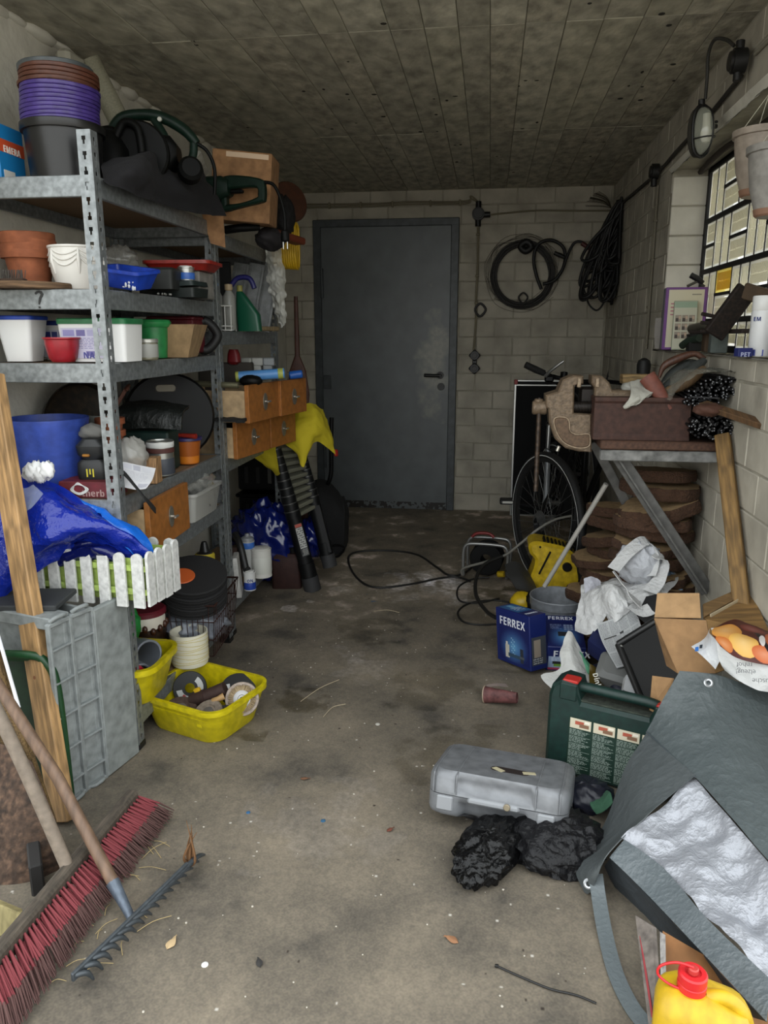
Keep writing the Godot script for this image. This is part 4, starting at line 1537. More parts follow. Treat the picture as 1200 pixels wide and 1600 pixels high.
func shelf_fourth() -> void:
	var y := 0.803
	var o: Node3D
	var s := st()
	lathe(s, [[0, 0.0], [0.13, 0.0], [0.145, 0.01], [0.152, 0.03], [0.149, 0.03], [0.142, 0.012], [0.128, 0.004], [0, 0.004]], 36)
	o = single("pan", "large dark brown pan standing on edge against the left wall", "pan", s, mat(hx("#3a2a18"), 0.5, 0.3, "rust", 3.0), v(-1.37, y + 0.16, -2.42))
	o.basis = along(v(0.95, 0.12, 0.5))
	s = st()
	lathe(s, [[0, 0], [0.088, 0], [0.093, 0.005], [0.118, 0.195], [0.122, 0.214], [0.122, 0.220], [0.117, 0.220], [0.113, 0.195], [0.088, 0.01], [0, 0.008]], 44)
	single("planter_pot", "big blue plastic plant pot on the fourth shelf", "plant pot", s, plastic("#3a55b4", 0.45), v(-1.335, y, -2.17))
	o = thing("glass_dishes", "stack of clear glass dishes behind the blue pot", "dish", v(-1.315, y, -2.48))
	s = st()
	for k in 3:
		lathe(s, [[0.034 + k * 0.003, 0.12 + k * 0.025], [0.045 + k * 0.002, 0.121 + k * 0.025], [0.047 + k * 0.002, 0.148 + k * 0.025], [0.044 + k * 0.002, 0.148 + k * 0.025], [0.042, 0.124 + k * 0.025]], 28)
	lathe(s, [[0, 0], [0.05, 0], [0.048, 0.12], [0, 0.12]], 28)
	part("dish", s, mat(hx("#8f918c"), 0.15), o)
	var terra := mat(hx("#a35a38"), 0.75, 0, "mottle", 4.0)
	s = st()
	pot(s, 0.034, 0.048, 0.06, 0.02, 0.004, 0.004)
	var p := single("terracotta_bowl", "lower of two terracotta bowls behind the drill case", "bowl", s, terra, v(-1.235, y + 0.10, -2.37), Vector3.ZERO, "terracotta bowls on the fourth shelf")
	again(p, "upper of two terracotta bowls behind the drill case", v(-1.235, y + 0.140, -2.37))
	s = st()
	box(s, v(0, 0.05, 0), v(0.10, 0.10, 0.09), 0.004)
	single("dark_carton", "dark carton under the terracotta bowls on the fourth shelf", "box", s, mat(hx("#26221f"), 0.8), v(-1.235, y, -2.37))
	o = thing("hand_shears", "rusty shears leaning on the wall behind the near upright", "shears", v(-1.17, y + 0.24, -2.30))
	s = st()
	beam(s, v(-0.04, -0.05, 0), v(0.035, 0.06, 0), 0.012, 0.006, 0.002)
	tube(s, [v(0.035, 0.06, 0), v(0.045, 0.07, 0.0), v(0.04, 0.055, 0.01)], 0.006, 6)
	part("blade", s, mat(hx("#4b2b20"), 0.6, 0.3), o)
	o = thing("cordless_drill", "black cordless tool with yellow markings beside the blue pot", "power tool", v(-1.165, y + 0.045, -2.12), v(0, 10, 0))
	s = st()
	loft(s, [rr(0.085, 0.06, 0.015, 0, 4), rr(0.092, 0.066, 0.018, 0.02, 4), rr(0.088, 0.064, 0.018, 0.05, 4), rr(0.07, 0.05, 0.015, 0.06, 4)], 3, false, 0.8)
	part("battery", s, plastic("#151616", 0.45), o)
	s = st()
	loft(s, [rr(0.05, 0.05, 0.018, 0.058, 4), rr(0.085, 0.06, 0.02, 0.075, 4), rr(0.095, 0.062, 0.024, 0.10, 4), rr(0.06, 0.045, 0.02, 0.12, 4)], 3, false, 0.8)
	part("tool_head", s, plastic("#1d1f1f", 0.45), o)
	s = st()
	box(s, v(-0.012, 0.074, 0.031), v(0.022, 0.008, 0.006), 0.002)
	part("switch", s, plastic("#b5761e", 0.4), o)
	s = st()
	for k in 3:
		box(s, v(-0.012 + k * 0.009, 0.022 + (k % 2) * 0.004, 0.0335), v(0.004, 0.024 - (k % 2) * 0.008, 0.001))
	part("marking", s, mat(hx("#c2b52e"), 0.5), o)
	s = st()
	blob(s, v(0, 0.12, 0), v(0.035, 0.022, 0.03), 0.3, 1.5, 4, 20)
	single("grey_pouch", "small grey pouch on the black cordless tool", "pouch", s, mat(hx("#6b6a66"), 0.8), v(-1.185, y + 0.06, -2.16))
	o = thing("red_box", "flat dark red box with pale lettering lying by the near upright", "box", v(-1.165, y - 0.002, -2.105), v(0, 2, 0))
	s = st()
	box(s, v(0, 0.024, 0), v(0.165, 0.048, 0.10), 0.002)
	part("box_body", s, mat(hx("#6d1f27"), 0.6, 0, "mottle"), o)
	lettering("therb", 0.020, mat(hx("#9a7d78"), 0.6), o, Transform3D(Basis.IDENTITY, v(0.022, 0.014, 0.0505)))
	s = st()
	for k in 4:
		tube(s, loop([v(-0.045 + k * 0.003, 0.022, 0.052), v(-0.02, 0.038 + k * 0.002, 0.054), v(0.012 - k * 0.003, 0.025, 0.053), v(-0.015, 0.008 + k * 0.002, 0.056)], 6), 0.0013, 5)
	single("string", "loop of thin white string hanging in front of the red box", "string", s, mat(hx("#c4c4c0"), 0.7), v(-1.165, y, -2.105))
	# round black case and folded cover behind
	var black := mat(hx("#0b0c0c"), 0.5, 0, "", 3.0, "", 0.1, 0.3)
	o = thing("round_case", "large round black plastic case with a carrying slot on the fourth shelf", "case", v(-1.21, y + 0.16, -2.79))
	o.basis = Basis(Vector3.UP, deg_to_rad(28)) * Basis(Vector3.RIGHT, -0.12)
	s = st()
	var out := PackedVector3Array()
	var rim: Array = []
	for e in [[0.94, -0.045], [1.0, -0.03], [1.0, 0.03], [0.94, 0.045]]:
		var q := PackedVector3Array()
		for i in 36:
			var a := TAU * i / 36
			q.append(v(0.168 * cos(a) * e[0], maxf(0.165 * sin(a), -0.15) * e[0], e[1]))
		rim.append(q)
	loft(s, rim, 3, false, 0.5)
	part("case_body", s, black, o)
	s = st()
	loft(s, [rr(0.075, 0.028, 0.012, 0.0, 4), rr(0.07, 0.024, 0.012, 0.006, 4)], 3, false, 0.5, Transform3D(Basis(Vector3.RIGHT, PI / 2), v(-0.01, 0.105, 0.044)))
	part("carrying_slot", s, mat(hx("#6f6a5d"), 0.7), o)
	s = st()
	net(s, [[v(-0.11, 0.07, -0.05), v(0.0, 0.075, -0.05), v(0.11, 0.06, -0.05)], [v(-0.115, 0.05, 0.03), v(0, 0.06, 0.035), v(0.12, 0.045, 0.03)], [v(-0.115, -0.01, 0.04), v(0, 0.0, 0.05), v(0.12, -0.005, 0.045)]], 20, 12, 0.006, 14.0, 3, 0.01)
	single("folded_cover", "folded black cover lying in front of the round black case", "cover", s, cloth("#0f1311", 0, 0.5), v(-1.15, y + 0.155, -2.52))
	s = st()
	box(s, v(0, 0.07, 0), v(0.17, 0.14, 0.10), 0.006)
	single("dark_green_box", "dark green box under the folded black cover", "box", s, plastic("#15302a", 0.5), v(-1.18, y, -2.55))
	s = st()
	blob(s, v(0, 0.045, 0), v(0.045, 0.05, 0.04), 0.35, 1.8, 6, 30, Basis.IDENTITY, 0.0)
	single("plastic_bag", "clear crumpled bag just behind the near upright on the fourth shelf", "bag", s, film("#b9b7b0", 0.5, 0.2), v(-1.11, y + 0.05, -2.25))
	o = tin("paint_can", "open silver paint can with a dark label on the fourth shelf", "can", v(-1.098, y, -2.44), 0.044, 0.118, null, label_print("lab4", hx("#3c4048"), hx("#14202f"), hx("#7d8088")), 0.05, 0.5)
	s = st()
	lathe(s, [[0.045, 0.078], [0.0465, 0.08], [0.0465, 0.092], [0.045, 0.094]], 28)
	part("rust_ring", s, mat(hx("#4a2620"), 0.7), o)
	s = st()
	lathe(s, [[0.0452, 0.096], [0.0462, 0.098], [0.0462, 0.113], [0.0452, 0.115]], 28)
	part("white_drip", s, mat(hx("#c8c8c4"), 0.6), o)
	o = thing("food_tub", "amber plastic tub with a purple lid beside the paint can", "tub", v(-1.098, y, -2.68))
	s = st()
	lathe(s, [[0, 0], [0.036, 0], [0.038, 0.004], [0.048, 0.088], [0, 0.088]], 32)
	part("tub_body", s, mat(hx("#9a5220"), 0.3), o)
	s = st()
	lathe(s, [[0.050, 0.086], [0.054, 0.088], [0.054, 0.097], [0.050, 0.099], [0, 0.099]], 32)
	part("lid", s, plastic("#3a3468"), o)
	s = st()
	lathe(s, [[0.0355, 0.002], [0.0385, 0.004], [0.0415, 0.03], [0.038, 0.03]], 32)
	part("orange_dregs", s, mat(hx("#c2701d"), 0.4), o)
	s = st()
	tube(s, [v(-0.06, 0.006, 0.0), v(0.0, 0.008, 0.0), v(0.055, 0.006, 0.006)], [0.004, 0.008, 0.010], 8)
	single("red_tool", "small red handle lying across the purple lid", "tool", s, plastic("#9c2c1f", 0.4), v(-1.10, y + 0.101, -2.64))
	s = st()
	box(s, v(0, 0.042, 0), v(0.036, 0.084, 0.05), 0.002)
	box(s, v(-0.045, 0.042, -0.005), v(0.06, 0.08, 0.045), 0.002)
	single("wooden_block", "pale wooden block at the edge of the fourth shelf", "wood", s, mat(hx("#b98f63"), 0.75, 0, "grain", 6.0), v(-1.062, y, -2.30), v(0, 4, 0))
	s = st()
	net(s, [[v(-1.098,0.892,-2.16), v(-1.048,0.884,-2.16), v(-1.005,0.869,-2.19)], [v(-1.067,0.859,-2.1), v(-1.027,0.848,-2.11), v(-0.995,0.843,-2.14)], [v(-1.051,0.832,-2.07), v(-1.017,0.825,-2.08), v(-0.998,0.824,-2.1)]], 16, 12, 0.003, 14.0, 2, 0.002)
	single("paper_sheet", "sheets of white printed paper lying by the near upright", "paper", s, label_print("sheet", hx("#c9c9cc"), hx("#a9a9b2"), hx("#bfbfc6")))
	s = st()
	ribbon(s, spline([v(-1.07,0.878,-2.1), v(-1.018,0.856,-2.05), v(-0.967,0.808,-2.03), v(-0.996,0.746,-2.15)], 6), 0.018, 0.003, v(0.3, 0, 1))
	single("strap", "black strap hanging over the fourth shelf beside the paper", "strap", s, cloth("#141414"))


func drawer_front(o: Node3D, w: float, tall: float, deep: float, ply: Material, brown: Material) -> void:
	# open plywood drawer with a veneered front and a ring pull; front faces +x
	var s := st()
	box(s, v(-deep / 2, 0.006, 0), v(deep, 0.008, w - 0.012), 0.001)
	for k in [-1, 1]:
		box(s, v(-deep / 2, tall / 2 - 0.01, k * (w / 2 - 0.008)), v(deep, tall - 0.026, 0.010), 0.001)
	box(s, v(-deep + 0.005, tall / 2 - 0.01, 0), v(0.010, tall - 0.026, w - 0.016), 0.001)
	part("drawer_box", s, ply, o)
	s = st()
	box(s, v(0.009, tall / 2, 0), v(0.018, tall, w), 0.0015)
	part("drawer_front", s, brown, o)
	s = st()
	var ov: Array = []
	for e in [[0.85, 0.0], [1.0, 0.001], [1.0, 0.003], [0.9, 0.0035]]:
		ov.append(oval(0.021 * e[0], 0.036 * e[0], e[1], 24))
	loft(s, ov, 3, false, 0.5, Transform3D(along(Vector3.RIGHT) * Basis(Vector3.UP, PI / 2), v(0.018, tall * 0.5, 0)))
	var plate := part("pull_plate", s, mat(hx("#9d9688"), 0.35, 0.7), o)
	s = st()
	tube(s, [v(0.018, tall * 0.5, 0), v(0.028, tall * 0.5, 0), v(0.036, tall * 0.5, 0)], [0.006, 0.005, 0.004], 10)
	box(s, v(0.036, tall * 0.5, 0), v(0.009, 0.009, 0.034), 0.003)
	part("pull_knob", s, mat(hx("#c9c6bd"), 0.25, 0.8), plate)


func shelf_low() -> void:
	var ply := mat(hx("#c2a57e"), 0.75, 0, "soft", 4.0)
	var brown := mat(hx("#a3672f"), 0.5, 0, "soft", 5.0)
	# the drawer on the fifth shelf
	var o := thing("wooden_drawer", "single brown-fronted drawer on the fifth shelf of the near unit", "drawer", v(-1.045, 0.602, -2.33), v(0, 2, 0), "loose drawers with ring pulls")
	drawer_front(o, 0.34, 0.165, 0.30, ply, brown)
	var spots := [[-0.99, 0.767, -3.147, -9.8, "lower drawer of the four, at the near end of the far unit", 0.30], [-0.923, 0.921, -3.108, -7.6, "upper drawer of the four, sticking out at the near end", 0.315], [-0.94, 0.767, -3.452, -11.4, "lower drawer of the four, nearer the yellow cloth", 0.255], [-0.865, 0.921, -3.372, -12.7, "upper drawer of the four, nearer the steel door", 0.25]]
	for k in 4:
		var e: Array = spots[k]
		o = thing("wooden_drawer", e[4], "drawer", v(e[0] - 0.018, e[1], e[2]), v(0, e[3], 0), "loose drawers with ring pulls")
		drawer_front(o, e[5], 0.152, 0.34, ply, brown)
	var s := st()
	net(s, [[v(-0.06, 0.0, -0.05), v(0.06, 0.005, -0.05)], [v(-0.06, 0.006, 0.05), v(0.07, 0.0, 0.05)]], 10, 6, 0.006, 20.0, 3, 0.012)
	single("black_pad", "black pad between the stacked drawers of the far unit", "pad", s, cloth("#131313"), v(-1.02, 0.93, -2.95))
	o = thing("pipe_offcut", "metal pipe lying in the upper drawer by the upright", "pipe", v(-1.1, 1.075, -2.97), v(0, 0, 88))
	s = st()
	lathe(s, [[0.008, -0.11], [0.012, -0.11], [0.012, 0.11], [0.008, 0.11], [0.008, -0.11]], 14)
	part("pipe_wall", s, mat(hx("#7d7a62"), 0.35, 0.6), o)
	# clear tub with dark contents on the fifth shelf
	o = thing("clear_tub", "clear plastic tub with dark contents on the fifth shelf", "tub", v(-1.10, 0.603, -2.68))
	s = st()
	tub(s, 0.15, 0.28, 0.11, 0.02, 0.03, 0.002, 0.006, 4)
	part("tub_body", s, film("#c2c2bc", 0.5, 0.2), o)
	s = st()
	blob(s, v(0, 0.05, 0), v(0.055, 0.065, 0.12), 0.35, 1.6, 8, 32, Basis.IDENTITY, 0.004)
	part("contents", s, mat(hx("#1d1c1d"), 0.7), o)
	s = st()
	blob(s, v(0.0, 0.115, -0.02), v(0.06, 0.04, 0.11), 0.5, 1.8, 18, 32)
	part("film_cover", s, film("#b5b5ae", 0.35, 0.2, "b"), o)
	s = st()
	box(s, v(0, 0.06, 0), v(0.10, 0.12, 0.06), 0.004)
	single("red_carton", "dark red carton behind the clear tub on the fifth shelf", "box", s, mat(hx("#7c1a1f"), 0.6), v(-1.13, 0.603, -2.86))
	# bottom shelf
	var y := 0.128
	o = thing("paint_tub", "white paint tub with a black lid near the back of the bottom shelf", "tub", v(-1.15, y, -2.68))
	s = st()
	lathe(s, [[0, 0.0], [0.052, 0.0], [0.062, 0.245], [0.065, 0.25], [0.065, 0.27], [0.062, 0.272], [0, 0.272]], 32)
	part("tub_body", s, mat(hx("#b9b2a2"), 0.5), o)
	s = st()
	lathe(s, [[0.064, 0.27], [0.068, 0.273], [0.068, 0.288], [0.06, 0.292], [0.056, 0.286], [0, 0.286]], 32)
	part("lid", s, plastic("#1a1a1a"), o)
	o = bottle("adhesive_bottle", "black bottle with a yellow collar on the bottom shelf by the upright", "bottle", v(-1.115, y, -2.83), [[0, 0], [0.036, 0], [0.038, 0.004], [0.038, 0.27], [0.030, 0.285], [0, 0.285]], mat(hx("#55503f"), 0.5, 0, "mottle"), [[0.032, 0.283], [0.020, 0.29], [0.014, 0.32], [0.010, 0.33], [0, 0.33]], plastic("#1b1b1a"))
	s = st()
	lathe(s, [[0.0385, 0.255], [0.0405, 0.257], [0.0405, 0.277], [0.034, 0.284]], 20)
	part("collar", s, mat(hx("#b8a531"), 0.5), o)
	s = st()
	lathe(s, [[0.0385, 0.18], [0.0395, 0.181], [0.0395, 0.252], [0.0385, 0.253]], 20)
	part("label", s, mat(hx("#1f1f1d"), 0.5), o)
	# stack of black discs with an orange hub in a wire basket
	o = thing("sanding_discs", "tall stack of black abrasive discs with an orange centre in the wire basket", "disc", v(-1.05, y + 0.19, -2.54))
	o.basis = Basis(Vector3.BACK, -0.16) * Basis(Vector3.RIGHT, 0.32)
	s = st()
	for k in 13:
		var ox := rng.randf_range(-0.004, 0.004)
		loft(s, [circ(0.112, k * 0.0095, 36, ox, ox), circ(0.1175, k * 0.0095 + 0.003, 36, ox, ox), circ(0.1175, k * 0.0095 + 0.006, 36, ox, ox), circ(0.112, k * 0.0095 + 0.009, 36, ox, ox)], 3, false, 0.4)
	part("disc_stack", s, mat(hx("#161516"), 0.85, 0, "fine"), o)
	s = st()
	lathe(s, [[0, 0.124], [0.042, 0.124], [0.045, 0.126], [0.042, 0.1285], [0.02, 0.129], [0, 0.129]], 30, Transform3D(Basis.IDENTITY, v(-0.03, 0.0, 0.03)))
	part("hub_disc", s, mat(hx("#b4511f"), 0.6), o)
	o = thing("wire_basket", "brown wire basket of plastic bags on the bottom shelf", "basket", v(-1.075, y, -2.60), v(0, 4, 0))
	s = st()
	var bw := 0.125
	var bd := 0.165
	var bt := 0.205
	for yy in [0.004, 0.07, 0.14, bt]:
		var t: float = 0.85 + 0.15 * yy / bt
		tube(s, [v(-bw * t, yy, -bd * t), v(bw * t, yy, -bd * t), v(bw * t, yy, bd * t), v(-bw * t, yy, bd * t), v(-bw * t, yy, -bd * t)], 0.0022 if yy < bt else 0.004, 6)
	for k in 13:
		var q := -1.0 + k / 6.0
		for e in [-1, 1]:
			tube(s, [v(q * bw * 0.85, 0.004, e * bd * 0.85), v(q * bw, bt, e * bd)], 0.0015, 5)
			tube(s, [v(e * bw * 0.85, 0.004, q * bd * 0.85), v(e * bw, bt, q * bd)], 0.0015, 5)
	part("wire_frame", s, mat(hx("#3a211c"), 0.55, 0.4), o)
	s = st()
	blob(s, v(0, 0.085, 0), v(0.10, 0.08, 0.14), 0.4, 1.8, 14, 40, Basis.IDENTITY, 0.006)
	single("plastic_bags", "bundle of clear and blue plastic bags inside the wire basket", "bag", s, mat(hx("#8d929c"), 0.3, 0, "mottle", 6.0), v(-1.075, y, -2.60))
	s = st()
	lathe(s, [[0, 0], [0.056, 0], [0.062, 0.003], [0.066, 0.02], [0.066, 0.115], [0.0655, 0.122], [0.061, 0.122], [0.060, 0.02], [0.05, 0.008], [0, 0.008]], 40)
	o = thing("ceramic_pot", "cream ceramic pot with wavy lines at the edge of the bottom shelf", "plant pot", v(-1.025, y, -2.41))
	part("pot_body", s, mat(hx("#cdc8b4"), 0.4), o)
	s = st()
	for k in 9:
		var q: Array = []
		for i in 25:
			var a := TAU * i / 24
			q.append(v(0.0664 * cos(a), 0.018 + k * 0.0115 + 0.004 * sin(a * 2 + k * 1.7), 0.0664 * sin(a)))
		tube(s, q, 0.0009, 4)
	part("glaze_line", s, mat(hx("#b9a94e"), 0.4), o)
	# decorated tin
	o = tin("biscuit_tin", "round tin printed with brown and white under the planter", "tin", v(-1.165, y, -2.375), 0.066, 0.21, mat(hx("#4a2c17"), 0.4, 0.2, "rust", 6.0), mat(hx("#cbc4b6"), 0.4), 0.72, 0.93)
	s = st()
	lathe(s, [[0.070, 0.195], [0.072, 0.197], [0.072, 0.21], [0.065, 0.216], [0, 0.216]], 28)
	part("lid", s, mat(hx("#5c1722"), 0.4), o)
	s = st()
	for k in 16:
		ball(s, v(0.0690 * cos(k * TAU / 16), 0.158 - (k % 3) * 0.006, 0.069 * sin(k * TAU / 16)), v(0.010, 0.014, 0.010), 8)
	part("chocolate_print", s, mat(hx("#3b1f10"), 0.4), o)
	s = st()
	net(s, [[v(-1.092,0.384,-2.78), v(-1.065,0.366,-2.8), v(-1.042,0.342,-2.82)], [v(-1.079,0.324,-2.76), v(-1.053,0.311,-2.78), v(-1.035,0.286,-2.8)], [v(-1.052,0.298,-2.74), v(-1.038,0.265,-2.76), v(-1.027,0.253,-2.78)]], 10, 10, 0.008, 12.0, 5, 0.004)
	single("spotted_bag", "white bag with dark blots behind the stack of black discs", "bag", s, mat(hx("#b9b9b6"), 0.6, 0, "grime", 8.0))
	bottle("white_bottle", "cream bottle with a red cap standing behind the far upright", "bottle", v(-1.075, y, -2.845), [[0, 0], [0.022, 0], [0.024, 0.004], [0.022, 0.03], [0.024, 0.05], [0.022, 0.08], [0.024, 0.10], [0.022, 0.14], [0.014, 0.16], [0, 0.16]], mat(hx("#c3bd9d"), 0.5), [[0.014, 0.158], [0.017, 0.16], [0.017, 0.185], [0, 0.187]], plastic("#8f1a22"))
	# the yellow bin on the shelf
	o = thing("plastic_bin", "yellow plastic bin of grey pipes on the bottom shelf", "bin", v(-1.155, y, -2.165), v(0, 0, 0), "yellow plastic bins")
	s = st()
	tub(s, 0.29, 0.24, 0.135, 0.05, 0.05, 0.003, 0.012, 5)
	part("bin_body", s, plastic("#d9c713", 0.35), o)
	var pipe := mat(hx("#6d7178"), 0.4)
	var spots2 := [[-1.14, y + 0.125, -2.215, v(0.75, 0.12, 0.5), "grey plastic pipe end open to the right in the shelf bin"], [-1.15, y + 0.10, -2.135, v(0.85, -0.1, 0.45), "shorter grey pipe collar lying below in the shelf bin"]]
	for e in spots2:
		s = st()
		lathe(s, [[0.040, -0.09], [0.044, -0.09], [0.044, 0.05], [0.048, 0.055], [0.048, 0.10], [0.045, 0.102], [0.041, 0.10], [0.040, -0.09]], 28)
		var pp := single("drain_pipe", e[4], "pipe", s, pipe, v(e[0], e[1], e[2]), Vector3.ZERO, "grey drain pipes")
		pp.basis = along(e[3])
	s = st()
	lathe(s, [[0.006, -0.07], [0.016, -0.07], [0.018, 0.05], [0.020, 0.055], [0.020, 0.075], [0.012, 0.075], [0.010, 0.04], [0, 0.04]], 18)
	var rb := single("red_nozzle", "red plastic nozzle lying across the grey pipes", "nozzle", s, mat(hx("#b02532"), 0.3), v(-1.115, y + 0.14, -2.11))
	rb.basis = along(v(0.8, -0.35, 0.45))
	s = st()
	blob(s, Vector3.ZERO, v(0.03, 0.05, 0.03), 0.5, 1.6, 5, 20)
	single("green_bag", "scrap of green plastic behind the grey pipes", "bag", s, mat(hx("#1f7a36"), 0.4), v(-1.175, y + 0.19, -2.28))
	s = st()
	blob(s, v(0, 0.03, 0), v(0.06, 0.03, 0.05), 0.4, 1.5, 6, 28, Basis.IDENTITY, 0.004)
	single("black_rag", "black rag at the bottom of the shelf bin", "rag", s, cloth("#17181a"), v(-1.14, y + 0.004, -2.13))

# ---------------------------------------------------------------- left foreground

func planter_and_film() -> void:
	var white := mat(hx("#dcdcd8"), 0.5, 0, "soft", 8.0)
	var lime := mat(hx("#b6cf6a"), 0.5, 0, "mottle", 5.0)
	# the corner nearest us is the thing's base point; +x along the long side to the left is -x
	var o := thing("picket_planter", "white picket-fence planter box with a lime green liner standing on the grey crates", "planter", v(-0.950, 0.505, -1.955), v(0, -7, 0))
	var s := st()
	# liner
	s = st()
	loft(s, [rr4(0.40, 0.135, 0), rr4(0.41, 0.15, 0.13), rr4(0.40, 0.14, 0.13), rr4(0.39, 0.125, 0.006)], 3, true, 0.7, Transform3D(Basis.IDENTITY, v(-0.215, 0.012, -0.085)))
	part("liner", s, lime, o)
	s = st()
	for y in [0.045, 0.115]:
		box(s, v(-0.215, y, -0.006), v(0.43, 0.018, 0.008), 0.001)
		box(s, v(-0.006, y, -0.085), v(0.008, 0.018, 0.165), 0.001)
		box(s, v(-0.215, y, -0.164), v(0.43, 0.018, 0.008), 0.001)
		box(s, v(-0.424, y, -0.085), v(0.008, 0.018, 0.165), 0.001)
	part("slat_rail", s, lime, o)
	var pk: Array = []
	pk.append_array(poly2([-0.0175, 0, 0.0175, 0, 0.0175, 0.145]))
	for i in 7:
		var a := PI * (i + 1) / 8
		pk.append(Vector2(0.0175 * cos(a), 0.145 + 0.016 * sin(a)))
	pk.append(Vector2(-0.0175, 0.145))
	s = st()
	prism(s, pk, 0.009, Transform3D.IDENTITY, 0.001)
	var mesh := done(s)
	for k in 8:
		part_mesh("picket", mesh, white, o, Transform3D(Basis(Vector3.BACK, rng.randf_range(-0.01, 0.01)), v(-0.022 - k * 0.0555, rng.randf_range(-0.002, 0.003), 0.004)))
		part_mesh("picket", mesh, white, o, Transform3D(Basis.IDENTITY, v(-0.022 - k * 0.0555, 0, -0.174)))
	for k in 4:
		part_mesh("picket", mesh, white, o, Transform3D(Basis(Vector3.UP, PI / 2), v(0.005, rng.randf_range(-0.002, 0.004), -0.018 - k * 0.046)))
	# glossy blue sheet thrown over the planter
	s = st()
	net(s, [[v(-1.466,0.882,-2.02), v(-1.365,0.879,-2.02), v(-1.275,0.862,-2.02), v(-1.22,0.839,-2.03), v(-1.171,0.793,-2.03)],
		[v(-1.428,0.847,-1.96), v(-1.304,0.843,-1.95), v(-1.221,0.829,-1.97), v(-1.155,0.787,-2), v(-1.076,0.744,-2.03)],
		[v(-1.394,0.787,-1.9), v(-1.261,0.773,-1.9), v(-1.139,0.782,-1.92), v(-1.049,0.756,-1.96), v(-0.977,0.692,-2)],
		[v(-1.377,0.706,-1.86), v(-1.251,0.699,-1.87), v(-1.129,0.735,-1.91), v(-1.043,0.714,-1.96), v(-0.954,0.649,-2)],
		[v(-1.374,0.62,-1.84), v(-1.292,0.617,-1.86), v(-1.247,0.65,-1.93), v(-1.143,0.692,-1.98), v(-1.001,0.643,-2)],
		[v(-1.389,0.507,-1.84), v(-1.323,0.55,-1.86), v(-1.268,0.609,-1.93), v(-1.189,0.637,-2.01), v(-1.059,0.597,-2.03)]], 48, 44, 0.012, 8.0, 3)
	var blue := cloth("#12268a", 0.2, 0.18, "fold", 0.6, 2.5)
	var sheet := thing("plastic_sheet", "glossy blue plastic sheet heaped over the picket planter and shelf", "plastic sheet")
	part("sheet", s, blue, sheet)
	s = st()
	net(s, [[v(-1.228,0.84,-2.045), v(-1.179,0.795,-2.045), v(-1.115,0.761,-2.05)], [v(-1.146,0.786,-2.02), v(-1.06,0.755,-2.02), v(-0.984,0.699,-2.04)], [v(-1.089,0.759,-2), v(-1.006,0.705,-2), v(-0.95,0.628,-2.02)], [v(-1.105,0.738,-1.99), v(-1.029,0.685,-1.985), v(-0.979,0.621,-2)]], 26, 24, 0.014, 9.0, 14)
	part("lit_fold", s, cloth("#1a62c4", 0.6, 0.12, "fold", 0.12, 5.0), sheet)  # same blue plastic, its highlight put into a brighter colour
	s = st()
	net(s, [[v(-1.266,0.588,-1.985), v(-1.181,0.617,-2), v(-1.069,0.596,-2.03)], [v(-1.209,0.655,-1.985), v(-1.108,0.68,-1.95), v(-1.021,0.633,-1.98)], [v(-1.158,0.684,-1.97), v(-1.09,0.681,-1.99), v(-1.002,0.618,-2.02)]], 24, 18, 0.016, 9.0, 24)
	part("shaded_fold", s, cloth("#0c1450", 0.0, 0.16, "fold", 0.12, 5.0), sheet)  # same blue plastic, shade between the folds put into a darker colour
	s = st()
	net(s, [[v(-1.319,0.889,-1.93), v(-1.277,0.855,-1.925), v(-1.244,0.865,-1.925)], [v(-1.282,0.833,-1.89), v(-1.237,0.823,-1.885), v(-1.197,0.85,-1.89)], [v(-1.263,0.793,-1.87), v(-1.223,0.809,-1.87), v(-1.191,0.847,-1.885)]], 14, 12, 0.003, 8.0, 4)
	single("clear_film_scrap", "scrap of clear film lying on the blue plastic sheet", "plastic film", s, film("#a9b4c6", 0.35, 0.2))
	s = st()
	for k in 6:
		blob(s, v(-0.025 + k * 0.011, 0.006 * (k % 3), 0.006 * (k % 2)), v(0.017, 0.019, 0.014), 0.7, 2.2, 30 + k, 18)
	single("tissue", "crumpled white tissue on top of the blue plastic sheet", "tissue", s, mat(hx("#d8d8d6"), 0.8), v(-1.25,0.888,-1.965))


